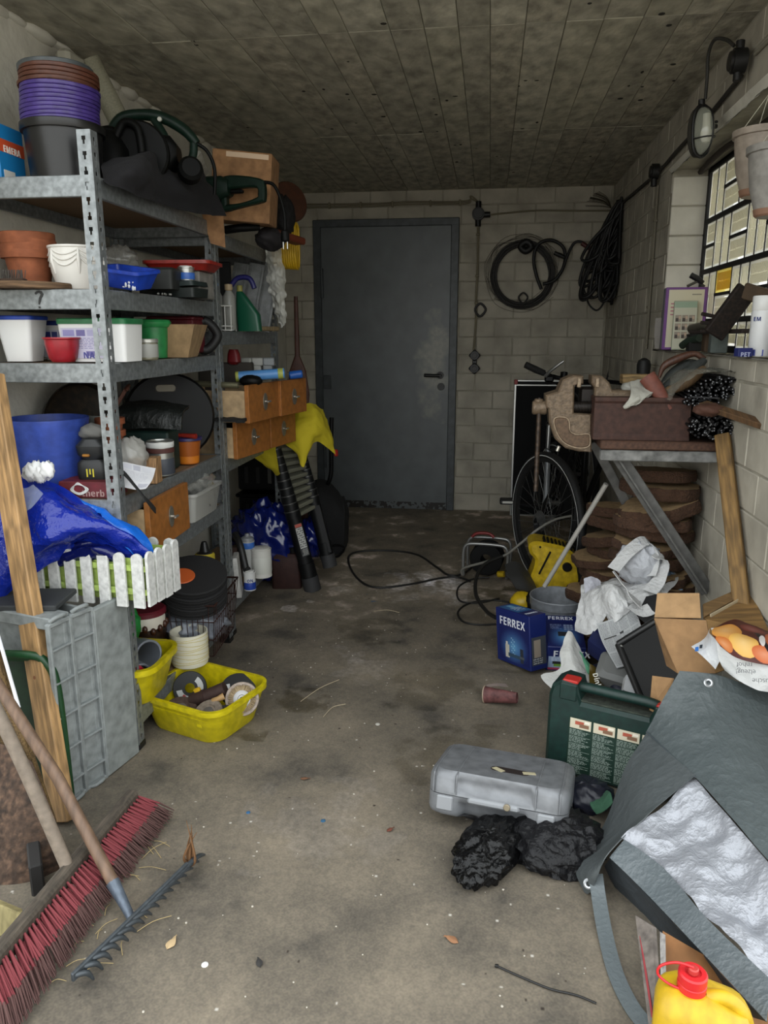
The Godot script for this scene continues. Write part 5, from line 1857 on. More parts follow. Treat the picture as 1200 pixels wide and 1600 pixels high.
func left_front() -> void:
	var grey := mat(hx("#8d9291"), 0.6, 0, "soft", 5.0)
	# two folding crates standing on end
	for k in 2:
		var o := thing("folding_crate", ["grey ribbed folding crate nearest the broom, standing on end", "second grey ribbed folding crate, next to the plain grey panel"][k], "crate", [v(-1.125, 0, -1.735), v(-1.108, 0, -1.812)][k], v(0, [-14, -20][k], 0), "grey folding crates")
		var s := st()
		var wide := 0.072
		box(s, v(-0.006, 0.265, -wide / 2), v(0.008, 0.53, wide), 0.002)
		for y in [0.004, 0.526]:
			box(s, v(0.001, y, -wide / 2), v(0.016, 0.012, wide), 0.002)
		box(s, v(0.002, 0.265, 0), v(0.016, 0.53, 0.008), 0.002)
		box(s, v(0.002, 0.265, -wide), v(0.016, 0.53, 0.008), 0.002)
		part("side_wall", s, grey, o)
		for y in [0.06, 0.16, 0.26, 0.36, 0.455]:
			s = st()
			box(s, v(0.0025, y, -wide / 2), v(0.014, 0.006, wide - 0.004), 0.0015)
			part("rib", s, grey, o)
		s = st()
		if k == 0:
			box(s, v(-0.16, 0.525, -0.02), v(0.32, 0.035, 0.018), 0.003)
			box(s, v(-0.16, 0.535, -0.05), v(0.32, 0.012, 0.06), 0.003)
		box(s, v(-0.16, 0.265, -0.06), v(0.32, 0.53, 0.010), 0.002)
		part("base_panel", s, grey, o)
		s = st()
		tube(s, spline([v(0.0, 0.535, -0.01), v(0.012, 0.545, -0.02), v(0.012, 0.545, -0.05), v(-0.004, 0.535, -0.06)], 5), 0.006, 8)
		part("hinge_rod", s, grey, o)
		s = st()
		tube(s, spline([v(0.0, 0.004, -0.01), v(0.014, 0.006, -0.02), v(0.014, 0.008, -0.05), v(0, 0.006, -0.06)], 5), 0.006, 8)
		part("hinge_rod", s, grey, o)
	var s := st()
	box(s, v(-0.014, 0.26, -0.07), v(0.022, 0.52, 0.145), 0.004)
	var c := single("grey_board", "plain grey board standing behind the folding crates by the shelf upright", "board", s, mat(hx("#8b908e"), 0.7, 0, "soft", 4.0, "fine", 0.03), v(-1.068, 0.002, -1.878), v(0, -12, 0))
	s = st()
	box(s, v(0, 0, 0), v(0.30, 0.016, 0.15), 0.003)
	single("dark_board", "dark slab standing in for the shaded gap between planter and grey crates", "board", s, mat(hx("#2e3031"), 0.7), v(-1.30, 0.548, -1.86), v(0, 8, 0))  # dark strip added where the gap under the planter is only in shade
	# green crate inside
	var o := thing("green_crate", "dark green plastic crate with rounded rims inside the folding crate", "crate", v(-1.25, 0, -1.765), v(0, 6, 0))
	var green := plastic("#1d4a28", 0.4)
	for k in 3:
		s = st()
		var q: Array = []
		q = spline([v(0.13 - k * 0.014, 0.02, 0.03 - k * 0.015), v(0.125 - k * 0.014, 0.34, 0.03 - k * 0.015), v(0.10 - k * 0.014, 0.42 - k * 0.012, 0.03 - k * 0.015), v(0.05, 0.44 - k * 0.012, 0.03 - k * 0.015), v(-0.12, 0.44 - k * 0.012, 0.03 - k * 0.015)], 6)
		tube(s, q, 0.012, 8)
		part("rim", s, green, o)
	s = st()
	box(s, v(0, 0.215, 0.0), v(0.25, 0.42, 0.02), 0.006)
	part("wall_panel", s, plastic("#12301b", 0.5), o)
	# leaning timber
	var wood := mat(hx("#c49a66"), 0.65, 0, "grain", 3.0)
	o = thing("pine_batten", "long pale pine batten with a knot leaning against the shelf", "timber", Vector3.ZERO)
	var b0 := v(-1.085, 0.0, -1.655)
	var b1 := v(-1.345, 1.16, -1.945)
	bar_part("batten", b0 + v(0, 0.012, 0), b1, 0.066, 0.034, 0.003, -0.25, wood, o)
	s = st()
	var bb := along(b1 - b0, -0.25)
	var km := b0.lerp(b1, 0.325)
	loft(s, [circ(0.013, 0, 16), circ(0.012, 0.001, 16)], 3, false, 0.5, Transform3D(bb * Basis(Vector3.RIGHT, PI / 2), km + bb.z * (-0.0168 if bb.z.z < 0 else 0.0168)))
	loft(s, [circ(0.006, 0, 14), circ(0.005, 0.0016, 14)], 3, false, 0.5, Transform3D(bb * Basis(Vector3.RIGHT, PI / 2), km + bb.z * (-0.0168 if bb.z.z < 0 else 0.0168)))
	part("knot", s, mat(hx("#7a4d30"), 0.7), o)
	s = st()
	o = thing("rough_board", "rough brown weathered board leaning behind the broom handle at far left", "board")
	bar_part("board", v(-1.08, 0.06, -1.56), v(-1.36, 0.75, -1.72), 0.085, 0.022, 0.004, -0.2, mat(hx("#7b6038"), 0.9, 0, "grain", 7.0, "bumps", 0.4), o)
	s = st()
	beam(s, v(-1.136,0.363,-1.6), v(-1.238,0.584,-1.68), 0.009, 0.005, 0.001)
	single("white_edging", "thin white strip leaning behind the rough board at far left", "strip", s, mat(hx("#d9dbe0"), 0.4))
	s = st()
	net(s, [[v(-1.237,0.301,-1.56), v(-1.154,0.281,-1.56), v(-1.09,0.242,-1.56)], [v(-1.211,0.118,-1.49), v(-1.092,0.129,-1.49), v(-1.02,0.124,-1.52)], [v(-1.167,-0.029,-1.4), v(-1.081,-0.015,-1.42), v(-1.026,-0.006,-1.455), v(-0.987,0.002,-1.52)]], 30, 30, 0.003, 9.0, 4, 0.004)
	single("steel_sheet", "rusty sheet of steel leaning behind the broom at the lower left", "sheet metal", s, mat(hx("#8a6b55"), 0.75, 0.25, "rust", 4.0, "bumps", 0.2))
	s = st()
	beam(s, v(-0.985, 0.02, -1.29), v(-1.14, 0.16, -1.22), 0.055, 0.03, 0.003, 0.6)
	single("pale_batten", "short pale batten end at the lower left edge behind the broom head", "timber", s, mat(hx("#d9c98f"), 0.7, 0, "grain", 4.0))
	s = st()
	beam(s, v(-1.07, 0.02, -1.50), v(-1.0, 0.02, -1.40), 0.12, 0.03, 0.004)
	single("dark_block", "dark block on the floor under the rusty steel sheet", "block", s, mat(hx("#232120"), 0.8))
	# broom
	o = thing("broom", "wide broom with dusty red bristles and a dark wooden head", "broom", Vector3.ZERO)
	var h0 := v(-0.912, 0.092, -1.085)
	var h1 := v(-0.888, 0.092, -1.665)
	s = st()
	beam(s, h0, h1, 0.030, 0.052, 0.006, 0.15)
	part("broom_head", s, mat(hx("#5d5347"), 0.8, 0, "grain", 6.0), o)
	var tuft := st()
	var tip := st()
	for k in 42:
		for m in 4:
			var t := (k + rng.randf_range(0.2, 0.8)) / 42.0
			var base := h0.lerp(h1, t) + v(0.012, -0.006 + 0.008 * m, 0)
			base += v(0.004, -0.012, 0)
			var fan := (t - 0.5) * 0.10
			for n in 5:
				var e := base + v(0.052 + rng.randf_range(-0.012, 0.014), 0, fan * -1.0 + rng.randf_range(-0.010, 0.010))
				e.y = 0.004 + rng.randf() * 0.012 + m * 0.004
				var mid := base.lerp(e, 0.55) + v(0.006, 0.004, 0)
				tube(tuft, [base, mid], [0.0032, 0.0026], 4, 0)
				tube(tip, [mid, e + v(0.004, 0, 0)], [0.0026, 0.0011], 4, 0)
	part("bristles", tuft, mat(hx("#7d363b"), 0.85), o).set_meta("kind", "stuff")
	part("bristle_tips", tip, mat(hx("#5b403c"), 0.9), o).set_meta("kind", "stuff")
	s = st()
	tube(s, spline([v(-0.905, 0.108, -1.375), v(-0.99, 0.33, -1.39), v(-1.09, 0.56, -1.41), v(-1.25, 0.93, -1.45)], 4), 0.0145, 12)
	part("handle", s, mat(hx("#8f8172"), 0.7, 0, "mottle", 6.0), o)
	# rake
	o = thing("garden_rake", "grey steel garden rake lying with its tines on the floor", "rake", Vector3.ZERO)
	var steel := mat(hx("#5b6166"), 0.5, 0.5, "mottle", 6.0)
	s = st()
	var k0 := v(-0.774,0.042,-1.152)
	var k1 := v(-0.674,0.042,-1.494)
	beam(s, k0, k1, 0.008, 0.020, 0.002, 0.0)
	part("rake_bar", s, steel, o)
	var t0 := v(-0.753,0.004,-1.191)
	var t1 := v(-0.668,0.004,-1.584)
	for k in 16:
		s = st()
		var a := k0.lerp(k1, (k + 0.3) / 15.6)
		var b := t0.lerp(t1, k / 15.0) 
		tube(s, spline([a, a.lerp(b, 0.5) + v(0.006, 0.012, 0), b], 4), [0.0055, 0.006, 0.006, 0.006, 0.006, 0.0055, 0.0045, 0.0035, 0.0025], 7)
		part("tine", s, steel, o)
	s = st()
	tube(s, [v(-0.735,0.03,-1.327), v(-0.772,0.042,-1.362), v(-0.805,0.069,-1.385)], [0.009, 0.012, 0.0155], 12)
	part("socket", s, mat(hx("#6c7683"), 0.45, 0.4, "mottle", 8.0), o)
	s = st()
	tube(s, [v(-0.801,0.065,-1.383), v(-0.954,0.279,-1.45), v(-1.122,0.457,-1.52), v(-1.24,0.584,-1.57)], [0.0135, 0.0135, 0.013, 0.013], 12)
	part("handle", s, mat(hx("#8f725c"), 0.55, 0, "grain", 3.0), o)
	s = st()
	for k in 6:
		var a := v(-0.679,0.02,-1.522)
		tube(s, spline([a, a + v(rng.randf_range(-0.015, 0.02), 0.03, rng.randf_range(-0.02, 0.01)), a + v(rng.randf_range(-0.02, 0.02), 0.065 + 0.01 * k, -0.01)], 4), [0.004, 0.004, 0.005, 0.004, 0.003, 0.003, 0.002, 0.001, 0.0006], 5)
	single("dry_leaf", "curled dry brown leaf stalk standing at the end of the rake", "leaf", s, mat(hx("#6a4a2c"), 0.9))
	s = st()
	for k in 26:
		var a := v(rng.randf_range(-0.90, -0.72), 0.004, rng.randf_range(-1.65, -1.15))
		var d := v(rng.randf_range(-1, 1), 0, rng.randf_range(-1, 1)).normalized() * rng.randf_range(0.01, 0.04)
		tube(s, spline([a, a + d + v(0, 0.006, 0), a + d * 2 + v(0.004, 0, 0)], 3), 0.0008, 4)
	single("straw", "loose straws caught around the broom and the rake", "straw", s, mat(hx("#b09a6a"), 0.9)).set_meta("kind", "stuff")


func far_bay() -> void:
	var dark := mat(hx("#0d0d0d"), 0.5, 0, "mottle", 5.0, "", 0.1, 0.3)
	# second shelf of the far unit
	var y := 1.283
	var o := thing("bottle_rack", "white wire rack holding small bottles at the front of the far unit", "rack", v(-1.10, y, -3.12))
	var s := st()
	for x in [-0.05, -0.025, 0.0, 0.025, 0.05]:
		tube(s, [v(x, 0, 0.03), v(x, 0.10, 0.03)], 0.0028, 6)
		tube(s, [v(x, 0, -0.03), v(x, 0.10, -0.03)], 0.0028, 6)
	for yy in [0.004, 0.02, 0.10]:
		tube(s, [v(-0.05, yy, -0.03), v(0.05, yy, -0.03), v(0.05, yy, 0.03), v(-0.05, yy, 0.03), v(-0.05, yy, -0.03)], 0.0032, 6)
	part("wire_frame", s, mat(hx("#bfbfba"), 0.4), o)
	var prof := [[0, 0], [0.024, 0], [0.026, 0.004], [0.026, 0.13], [0.012, 0.155], [0.011, 0.165], [0, 0.165]]
	bottle("spray_bottle", "clear bottle with a light blue cap in the white wire rack", "bottle", v(-1.118, y + 0.006, -3.12), prof, mat(hx("#7f7f7b"), 0.3), [[0.013, 0.155], [0.016, 0.158], [0.016, 0.185], [0.012, 0.19], [0, 0.19]], mat(hx("#5a86b4"), 0.4))
	bottle("spray_bottle", "clear bottle with a beige cap in the white wire rack", "bottle", v(-1.068, y + 0.006, -3.13), prof, mat(hx("#858580"), 0.3), [[0.013, 0.155], [0.016, 0.158], [0.016, 0.18], [0, 0.182]], mat(hx("#a08c6c"), 0.5))
	s = st()
	tube(s, spline([v(-0.05, 0.0, 0), v(-0.02, 0.03, 0), v(0.03, 0.028, 0), v(0.05, -0.012, 0)], 5), 0.011, 8)
	single("trigger_head", "dark blue spray trigger head behind the white wire rack", "spray head", s, mat(hx("#1f1e58"), 0.4), v(-1.03, y + 0.185, -3.2))
	o = thing("green_bottle", "dark green slanting bottle with a yellow spout behind the wooden board", "bottle", v(-1.03, y, -3.28))
	s = st()
	loft(s, [rr(0.10, 0.05, 0.012, 0, 3), rr(0.10, 0.05, 0.014, 0.07, 3, -0.005), rr(0.05, 0.04, 0.014, 0.14, 3, -0.03), rr(0.028, 0.028, 0.012, 0.165, 3, -0.04)], 3, false, 0.8)
	part("bottle_body", s, mat(hx("#11503a"), 0.35), o)
	s = st()
	cyl(s, v(-0.04, 0.178, 0), 0.012, 0.026)
	part("spout", s, mat(hx("#98924a"), 0.5), o)
	s = st()
	box(s, v(0, 0.011, 0), v(0.12, 0.02, 0.16), 0.004)
	single("wooden_board", "short pale wooden board at the edge of the far unit's second shelf", "board", s, mat(hx("#a08c68"), 0.8, 0, "grain", 6.0), v(-1.03, y, -3.42), v(0, -12, 0))
	for k in 3:
		s = st()
		box(s, v(0, 0.16, 0), v(0.075, 0.32, 0.012), 0.002)
		for x in [-0.025, 0.025]:
			box(s, v(x, 0.16, 0.008), v(0.004, 0.30, 0.006), 0.001)
		var q := single("metal_plate", ["leftmost ribbed metal plate leaning on the far unit", "middle ribbed metal plate leaning on the far unit", "ribbed metal plate leaning nearest the hanging film"][k], "plate", s, mat(Color(0.55, 0.56, 0.56), 0.45, 0.4, "mottle"), v(-1.225 + k * 0.066, y, -3.60 - k * 0.03), v(-5, 8, -11), "leaning ribbed metal plates")
	s = st()
	box(s, v(0, 0.15, 0), v(0.09, 0.30, 0.03), 0.003)
	single("black_panel", "black panel standing at the back of the far unit's second shelf", "panel", s, dark, v(-1.20, y, -3.42), v(0, 10, 0))
	# third level, on the drawers
	s = st()
	loft(s, [rr(0.03, 0.03, 0.01, 0, 3), rr(0.055, 0.05, 0.014, 0.012, 3), rr(0.05, 0.045, 0.014, 0.045, 3), rr(0.036, 0.036, 0.012, 0.065, 3)], 3, false, 0.8)
	single("red_cap", "dark red plastic cap standing behind the blue roll", "cap", s, mat(hx("#6e141a"), 0.5), v(-1.115, 1.14, -3.3))  # a small plastic cap
	s = st()
	box(s, v(0, 0.19, 0), v(0.24, 0.38, 0.05), 0.004)
	single("carton", "dark carton supporting the red cap on the far unit", "box", s, mat(hx("#37322c"), 0.8), v(-1.16, 0.768, -3.32), v(0, 6, 0))
	for k in 3:
		s = st()
		box(s, v(0, 0.03, 0), v(0.04, 0.055, 0.05), 0.004)
		box(s, v(0.006, 0.07, 0.0), v(0.05, 0.035, 0.06), 0.004)
		box(s, v(0, 0.03, 0.0265), v(0.022, 0.03, 0.002), 0.0008)
		single("white_fitting", ["white plastic fitting left of its two fellows on the drawers", "middle white plastic fitting standing on the drawers", "white plastic fitting nearest the far upright"][k], "fitting", s, mat([hx("#a3a39c"), hx("#b3b3ae"), hx("#8b8f92")][k], 0.5), v(-1.10 + k * 0.048, 1.078, -3.44), v(0, 12 * k - 10, 0), "white fittings on the drawers")
	o = thing("paper_roll", "light blue cylinder lying across the drawers", "roll", v(-0.945, 1.105, -3.12))
	o.basis = along(v(0.97, 0.07, -0.22))
	s = st()
	lathe(s, [[0, -0.10], [0.019, -0.10], [0.021, -0.098], [0.021, 0.085], [0.021, 0.10], [0.019, 0.102], [0, 0.102]], 22)
	part("tube_body", s, mat(hx("#4f86c0"), 0.4), o)
	s = st()
	lathe(s, [[0.0213, -0.10], [0.0218, -0.099], [0.0218, -0.088], [0.0213, -0.087]], 22)
	part("end_band", s, mat(hx("#9aa04a"), 0.5), o)
	s = st()
	lathe(s, [[0.0213, 0.075], [0.0218, 0.076], [0.0218, 0.095], [0.0213, 0.096]], 22)
	part("end_band", s, mat(hx("#9aa04a"), 0.5), o)
	s = st()
	cyl(s, Vector3.ZERO, 0.018, 0.06, v(0.9, 0.1, -0.2), 16, 0.005)
	single("blue_handle", "short bright blue handle lying on the drawer nearest the door", "tool handle", s, mat(hx("#1c55a5"), 0.4), v(-0.858, 1.094, -3.38))  # just a blue handle; its tool is unknown
	s = st()
	blob(s, Vector3.ZERO, v(0.045, 0.022, 0.03), 0.2, 1.5, 3, 20)
	single("black_knob", "black rounded tool part lying in the upper near drawer", "tool", s, dark, v(-0.965, 1.085, -3.05))
	s = st()
	loft(s, [rr(0.02, 0.02, 0.008, 0.30, 3), rr(0.026, 0.024, 0.008, 0.0, 3), rr(0.09, 0.02, 0.008, -0.08, 3), rr(0.12, 0.018, 0.008, -0.20, 3), rr(0.11, 0.018, 0.008, -0.26, 3), rr(0.08, 0.018, 0.008, -0.34, 3), rr(0.06, 0.018, 0.008, -1.155, 3)], 3, false, 0.8)
	single("paddle", "brown paddle-shaped board standing upright behind the far unit", "paddle", s, mat(hx("#4c2616"), 0.6, 0, "mottle"), v(-1.0, 1.16, -3.98), v(0, 5, 0))
	# yellow cloth
	s = st()
	net(s, [[v(-1.02, 0.80, -3.66), v(-0.93,0.908,-3.68), v(-0.863,0.939,-3.7), v(-0.823,0.9,-3.78)], [v(-1.005,0.754,-3.64), v(-0.92,0.837,-3.62), v(-0.83,0.88,-3.66), v(-0.788,0.813,-3.76)], [v(-0.952,0.726,-3.62), v(-0.898,0.761,-3.6), v(-0.82,0.814,-3.64), v(-0.769,0.742,-3.76)], [v(-0.924,0.688,-3.62), v(-0.885,0.635,-3.6), v(-0.842,0.754,-3.66), v(-0.764,0.674,-3.78)]], 32, 26, 0.010, 12.0, 7)
	o = thing("yellow_cloth", "bright yellow cloth hanging from the drawers beside the door", "cloth")
	part("cloth_drape", s, cloth("#bcab1d", 0.15, 0.85, "weave", 0.03, 25.0), o)
	s = st()
	net(s, [[v(-1.13,0.695,-3.55), v(-1.062,0.723,-3.52), v(-0.998,0.758,-3.5)], [v(-1.073,0.655,-3.55), v(-1.026,0.652,-3.52), v(-0.988,0.675,-3.5)], [v(-1.017,0.603,-3.55), v(-0.999,0.604,-3.53), v(-0.978,0.619,-3.5)]], 14, 12, 0.006, 14.0, 8)
	part("cloth_corner", s, cloth("#bcab1d", 0.15, 0.85, "weave", 0.03, 25.0), o)
	# telescopic ladder leaning on the shelf
	o = thing("telescopic_ladder", "black telescopic ladder, folded, leaning on the far shelving unit", "ladder")
	var l0 := v(-0.856,0,-3.608)
	var l1 := v(-1.027,0.727,-3.6)
	var r0 := v(-0.788,0.095,-3.72)
	var r1 := v(-0.946,0.741,-3.74)
	var rub := mat(hx("#111213"), 0.5, 0, "mottle", 6.0, "", 0.1, 0.35)
	for e in [[l0, l1, 0.040], [r0, r1, 0.034]]:
		var a: Vector3 = e[0]
		var b: Vector3 = e[1]
		s = st()
		tube(s, [a.lerp(b, 0.0), a.lerp(b, 0.10)], e[2] + 0.004, 18)
		part("foot", s, mat(hx("#2b2b2c"), 0.7), o)
		s = st()
		tube(s, [a.lerp(b, 0.10), a.lerp(b, 0.20)], e[2] + 0.002, 18)
		tube(s, [a.lerp(b, 0.20), a.lerp(b, 0.52)], e[2] - 0.002, 18)
		part("stile", s, rub, o)
		for k in 9:
			s = st()
			tube(s, [a.lerp(b, 0.52 + k * 0.053), a.lerp(b, 0.52 + k * 0.053 + 0.046)], e[2] - 0.001 - k * 0.0012, 18)
			part("stile_section", s, rub, o)
			s = st()
			tube(s, [a.lerp(b, 0.52 + k * 0.053 + 0.046), a.lerp(b, 0.52 + k * 0.053 + 0.0525)], e[2] + 0.001 - k * 0.0012, 18)
			part("collar", s, mat(hx("#4a4a48"), 0.4, 0.5), o)
	for k in 10:
		s = st()
		beam(s, l0.lerp(l1, 0.53 + k * 0.052), r0.lerp(r1, 0.50 + k * 0.052), 0.020, 0.05, 0.004, 0.3)
		part("rung", s, mat(Color(0.50, 0.50, 0.44), 0.45, 0.5), o)
	s = st()
	var ax := (l1 - l0).normalized()
	var side := v(0.55, 0.1, 0.83).normalized()
	var acr := ax.cross(side).normalized()
	var lc := l0.lerp(l1, 0.37)
	face(s, lc - acr * -0.020 - ax * 0.085 + side * 0.0392, lc - acr * 0.020 - ax * 0.085 + side * 0.0392, lc - acr * 0.020 + ax * 0.085 + side * 0.0392, lc - acr * -0.020 + ax * 0.085 + side * 0.0392)
	part("instruction_label", s, printed("ladderlab", 96, 320, func(im: Image):
		im.fill(hx("#26272a"))
		im.fill_rect(Rect2i(6, 4, 84, 30), hx("#a34a3c"))
		im.fill_rect(Rect2i(6, 40, 84, 200), hx("#b9b9b4"))
		for j in 9:
			for i in 4:
				im.fill_rect(Rect2i(10 + i * 20, 46 + j * 21, 15, 15), hx("#4a4a4a") if (i + j) % 3 else hx("#8c8c88"))
		lines(im, Rect2i(10, 250, 76, 60), 8, 4, hx("#a9a9a4"))), o)
	s = st()
	beam(s, r0.lerp(r1, 0.12) + side * 0.034, r0.lerp(r1, 0.50) + side * 0.034, 0.03, 0.003, 0.001)
	part("warning_strip", s, printed("ladstrip", 64, 256, func(im: Image):
		im.fill(hx("#1b1b1d"))
		lines(im, Rect2i(6, 6, 52, 244), 9, 4, hx("#9a9a96"))
		im.fill_rect(Rect2i(10, 20, 30, 14), hx("#a3402f"))
		im.fill_rect(Rect2i(20, 140, 26, 14), hx("#a3402f"))), o)
	# blue bag behind the ladder
	s = st()
	blob(s, v(-1.112,0.22,-3.72), v(0.17, 0.17, 0.11), 0.42, 1.5, 11, 60, Basis.IDENTITY, 0.02)
	blob(s, v(-0.903,0.226,-3.82), v(0.07, 0.09, 0.08), 0.4, 1.5, 17, 36, Basis.IDENTITY, 0.02)
	single("bin_bag", "shiny dark blue plastic bag stuffed behind the ladder", "bag", s, mat(hx("#0b1858"), 0.2, 0, "", 3.0, "", 0.1, 0.6))
	o = thing("black_crate", "stack of black slotted plastic crates in the corner behind the ladder", "crate", v(-1.20, 0.0, -4.05))
	for k in 3:
		s = st()
		box(s, v(0, 0.11 + k * 0.21, -0.02), v(0.30, 0.19, 0.20), 0.008)
		box(s, v(0, 0.195 + k * 0.21, -0.02), v(0.33, 0.02, 0.23), 0.006)
		part("crate_body", s, dark, o)
		for i in 4:
			s = st()
			box(s, v(-0.10 + i * 0.065, 0.10 + k * 0.21, 0.081), v(0.02, 0.09, 0.004), 0.001)
			part("slot", s, mat(hx("#4b4a46") if k == 2 and i > 1 else hx("#060606"), 0.7), o)
	# grass box of a mower by the door
	o = thing("mower_bag", "black fabric grass bag with a bent tubular handle beside the door", "mower bag", v(-0.94, 0.0, -4.30))
	s = st()
	net(s, [[v(-0.14, 0.40, -0.05), v(0.0, 0.42, -0.05), v(0.09, 0.33, -0.05)], [v(-0.15, 0.36, 0.08), v(0.0, 0.37, 0.10), v(0.12, 0.26, 0.05)], [v(-0.15, 0.18, 0.10), v(0.0, 0.18, 0.13), v(0.125, 0.16, 0.05)], [v(-0.13, 0.01, 0.09), v(0.0, 0.01, 0.11), v(0.11, 0.01, 0.04)]], 24, 20, 0.008, 9.0, 7, 0.01)
	net(s, [[v(0.09, 0.33, -0.05), v(0.07, 0.3, -0.2)], [v(0.12, 0.26, 0.05), v(0.10, 0.2, -0.2)], [v(0.11, 0.01, 0.04), v(0.09, 0.01, -0.2)]], 12, 14, 0.006, 9.0, 8, 0.01)
	part("bag_fabric", s, cloth("#121213", 0, 0.85, "weave", 0.05, 18.0), o)
	s = st()
	tube(s, spline([v(-0.06, 0.42, -0.04), v(0.0, 0.40, -0.02), v(0.03, 0.43, 0.0), v(0.045, 0.50, 0.0), v(0.047, 0.66, 0.0), v(0.045, 0.80, -0.03)], 5), 0.013, 10)
	part("handle_tube", s, dark, o)
	s = st()
	box(s, v(0.075, 0.60, 0.0), v(0.022, 0.04, 0.025), 0.005)
	part("red_clip", s, mat(hx("#b3261d"), 0.4), o)
	s = st()
	tube(s, loop([v(0.03, 0.02, 0.14), v(0.10, 0.012, 0.12), v(0.13, 0.05, 0.06), v(0.07, 0.07, 0.10)], 6), 0.006, 6)
	part("cord", s, dark, o)
	# rust brown can on the floor
	o = thing("fuel_can", "small rust-brown square metal can on the floor beside the ladder foot", "can", v(-1.0, 0.0, -3.66), v(0, 8, 0))
	s = st()
	loft(s, [rr(0.145, 0.11, 0.012, 0, 3), rr(0.15, 0.115, 0.016, 0.006, 3), rr(0.15, 0.115, 0.016, 0.165, 3), rr(0.12, 0.09, 0.02, 0.182, 3)], 3, false, 0.5)
	part("can_body", s, mat(hx("#3d2420"), 0.55, 0.2, "mottle", 4.0), o)
	s = st()
	cyl(s, v(0.03, 0.195, 0), 0.026, 0.03)
	part("cap", s, dark, o)
	# bottom shelf of the far unit
	y = 0.158
	for k in 2:
		s = st()
		box(s, v(0, 0.11 - k * 0.02, 0), v(0.022, 0.22 - k * 0.04, 0.10), 0.002)
		single("white_panel", ["taller white slab leaning beside the far upright on the low shelf", "shorter white slab leaning next to its taller fellow"][k], "panel", s, mat(hx("#c2c0bb"), 0.6, 0, "mottle"), v(-1.088 + k * 0.034, y, -3.04 - k * 0.02), v(0, 14, 4))
	o = tin("spray_can", "grey spray can with a blue collar on the far low shelf", "spray can", v(-1.10, y, -3.33), 0.032, 0.17, mat(hx("#a5a5a2"), 0.4), mat(hx("#3565b0"), 0.4), 0.80, 0.99)
	s = st()
	lathe(s, [[0.032, 0.168], [0.028, 0.185], [0.012, 0.192], [0.010, 0.205], [0, 0.206]], 20)
	part("dome", s, mat(hx("#7e8083"), 0.4), o)
	tin("paint_pot", "white paint pot with a small printed label on the far low shelf", "can", v(-1.035, y, -3.33), 0.047, 0.135, mat(hx("#c9c7c0"), 0.45), label_print("potlab", hx("#c6c6be"), hx("#a3a59c"), hx("#9aa06a")), 0.15, 0.72, mat(hx("#cfcdc6"), 0.45))
	o = tin("paint_pot", "small blue and white can in front of the white paint pot", "can", v(-1.03, y, -3.13), 0.026, 0.085, mat(hx("#c6c6c4"), 0.45), mat(hx("#1d3a8e"), 0.4), 0.02, 0.45, mat(hx("#d1d1cd"), 0.45))
	lettering("ON", 0.014, mat(hx("#24356f"), 0.5), o, Transform3D(Basis(Vector3.UP, 0.4), v(0.010, 0.048, 0.0255)))
	s = st()
	tube(s, spline([v(-1.12, y + 0.23, -3.22), v(-1.08, y + 0.19, -3.17), v(-1.05, y + 0.10, -3.14), v(-1.035, y + 0.09, -3.13)], 6), 0.016, 8)
	single("black_hose", "short black hose arching down into the blue and white can", "hose", s, mat(hx("#1b1b1b"), 0.5))
	s = st()
	box(s, v(0, 0.09, 0), v(0.05, 0.18, 0.05), 0.003)
	single("brown_carton", "narrow dark brown carton behind the white slabs", "box", s, mat(hx("#35231b"), 0.8), v(-1.115, y, -3.19))


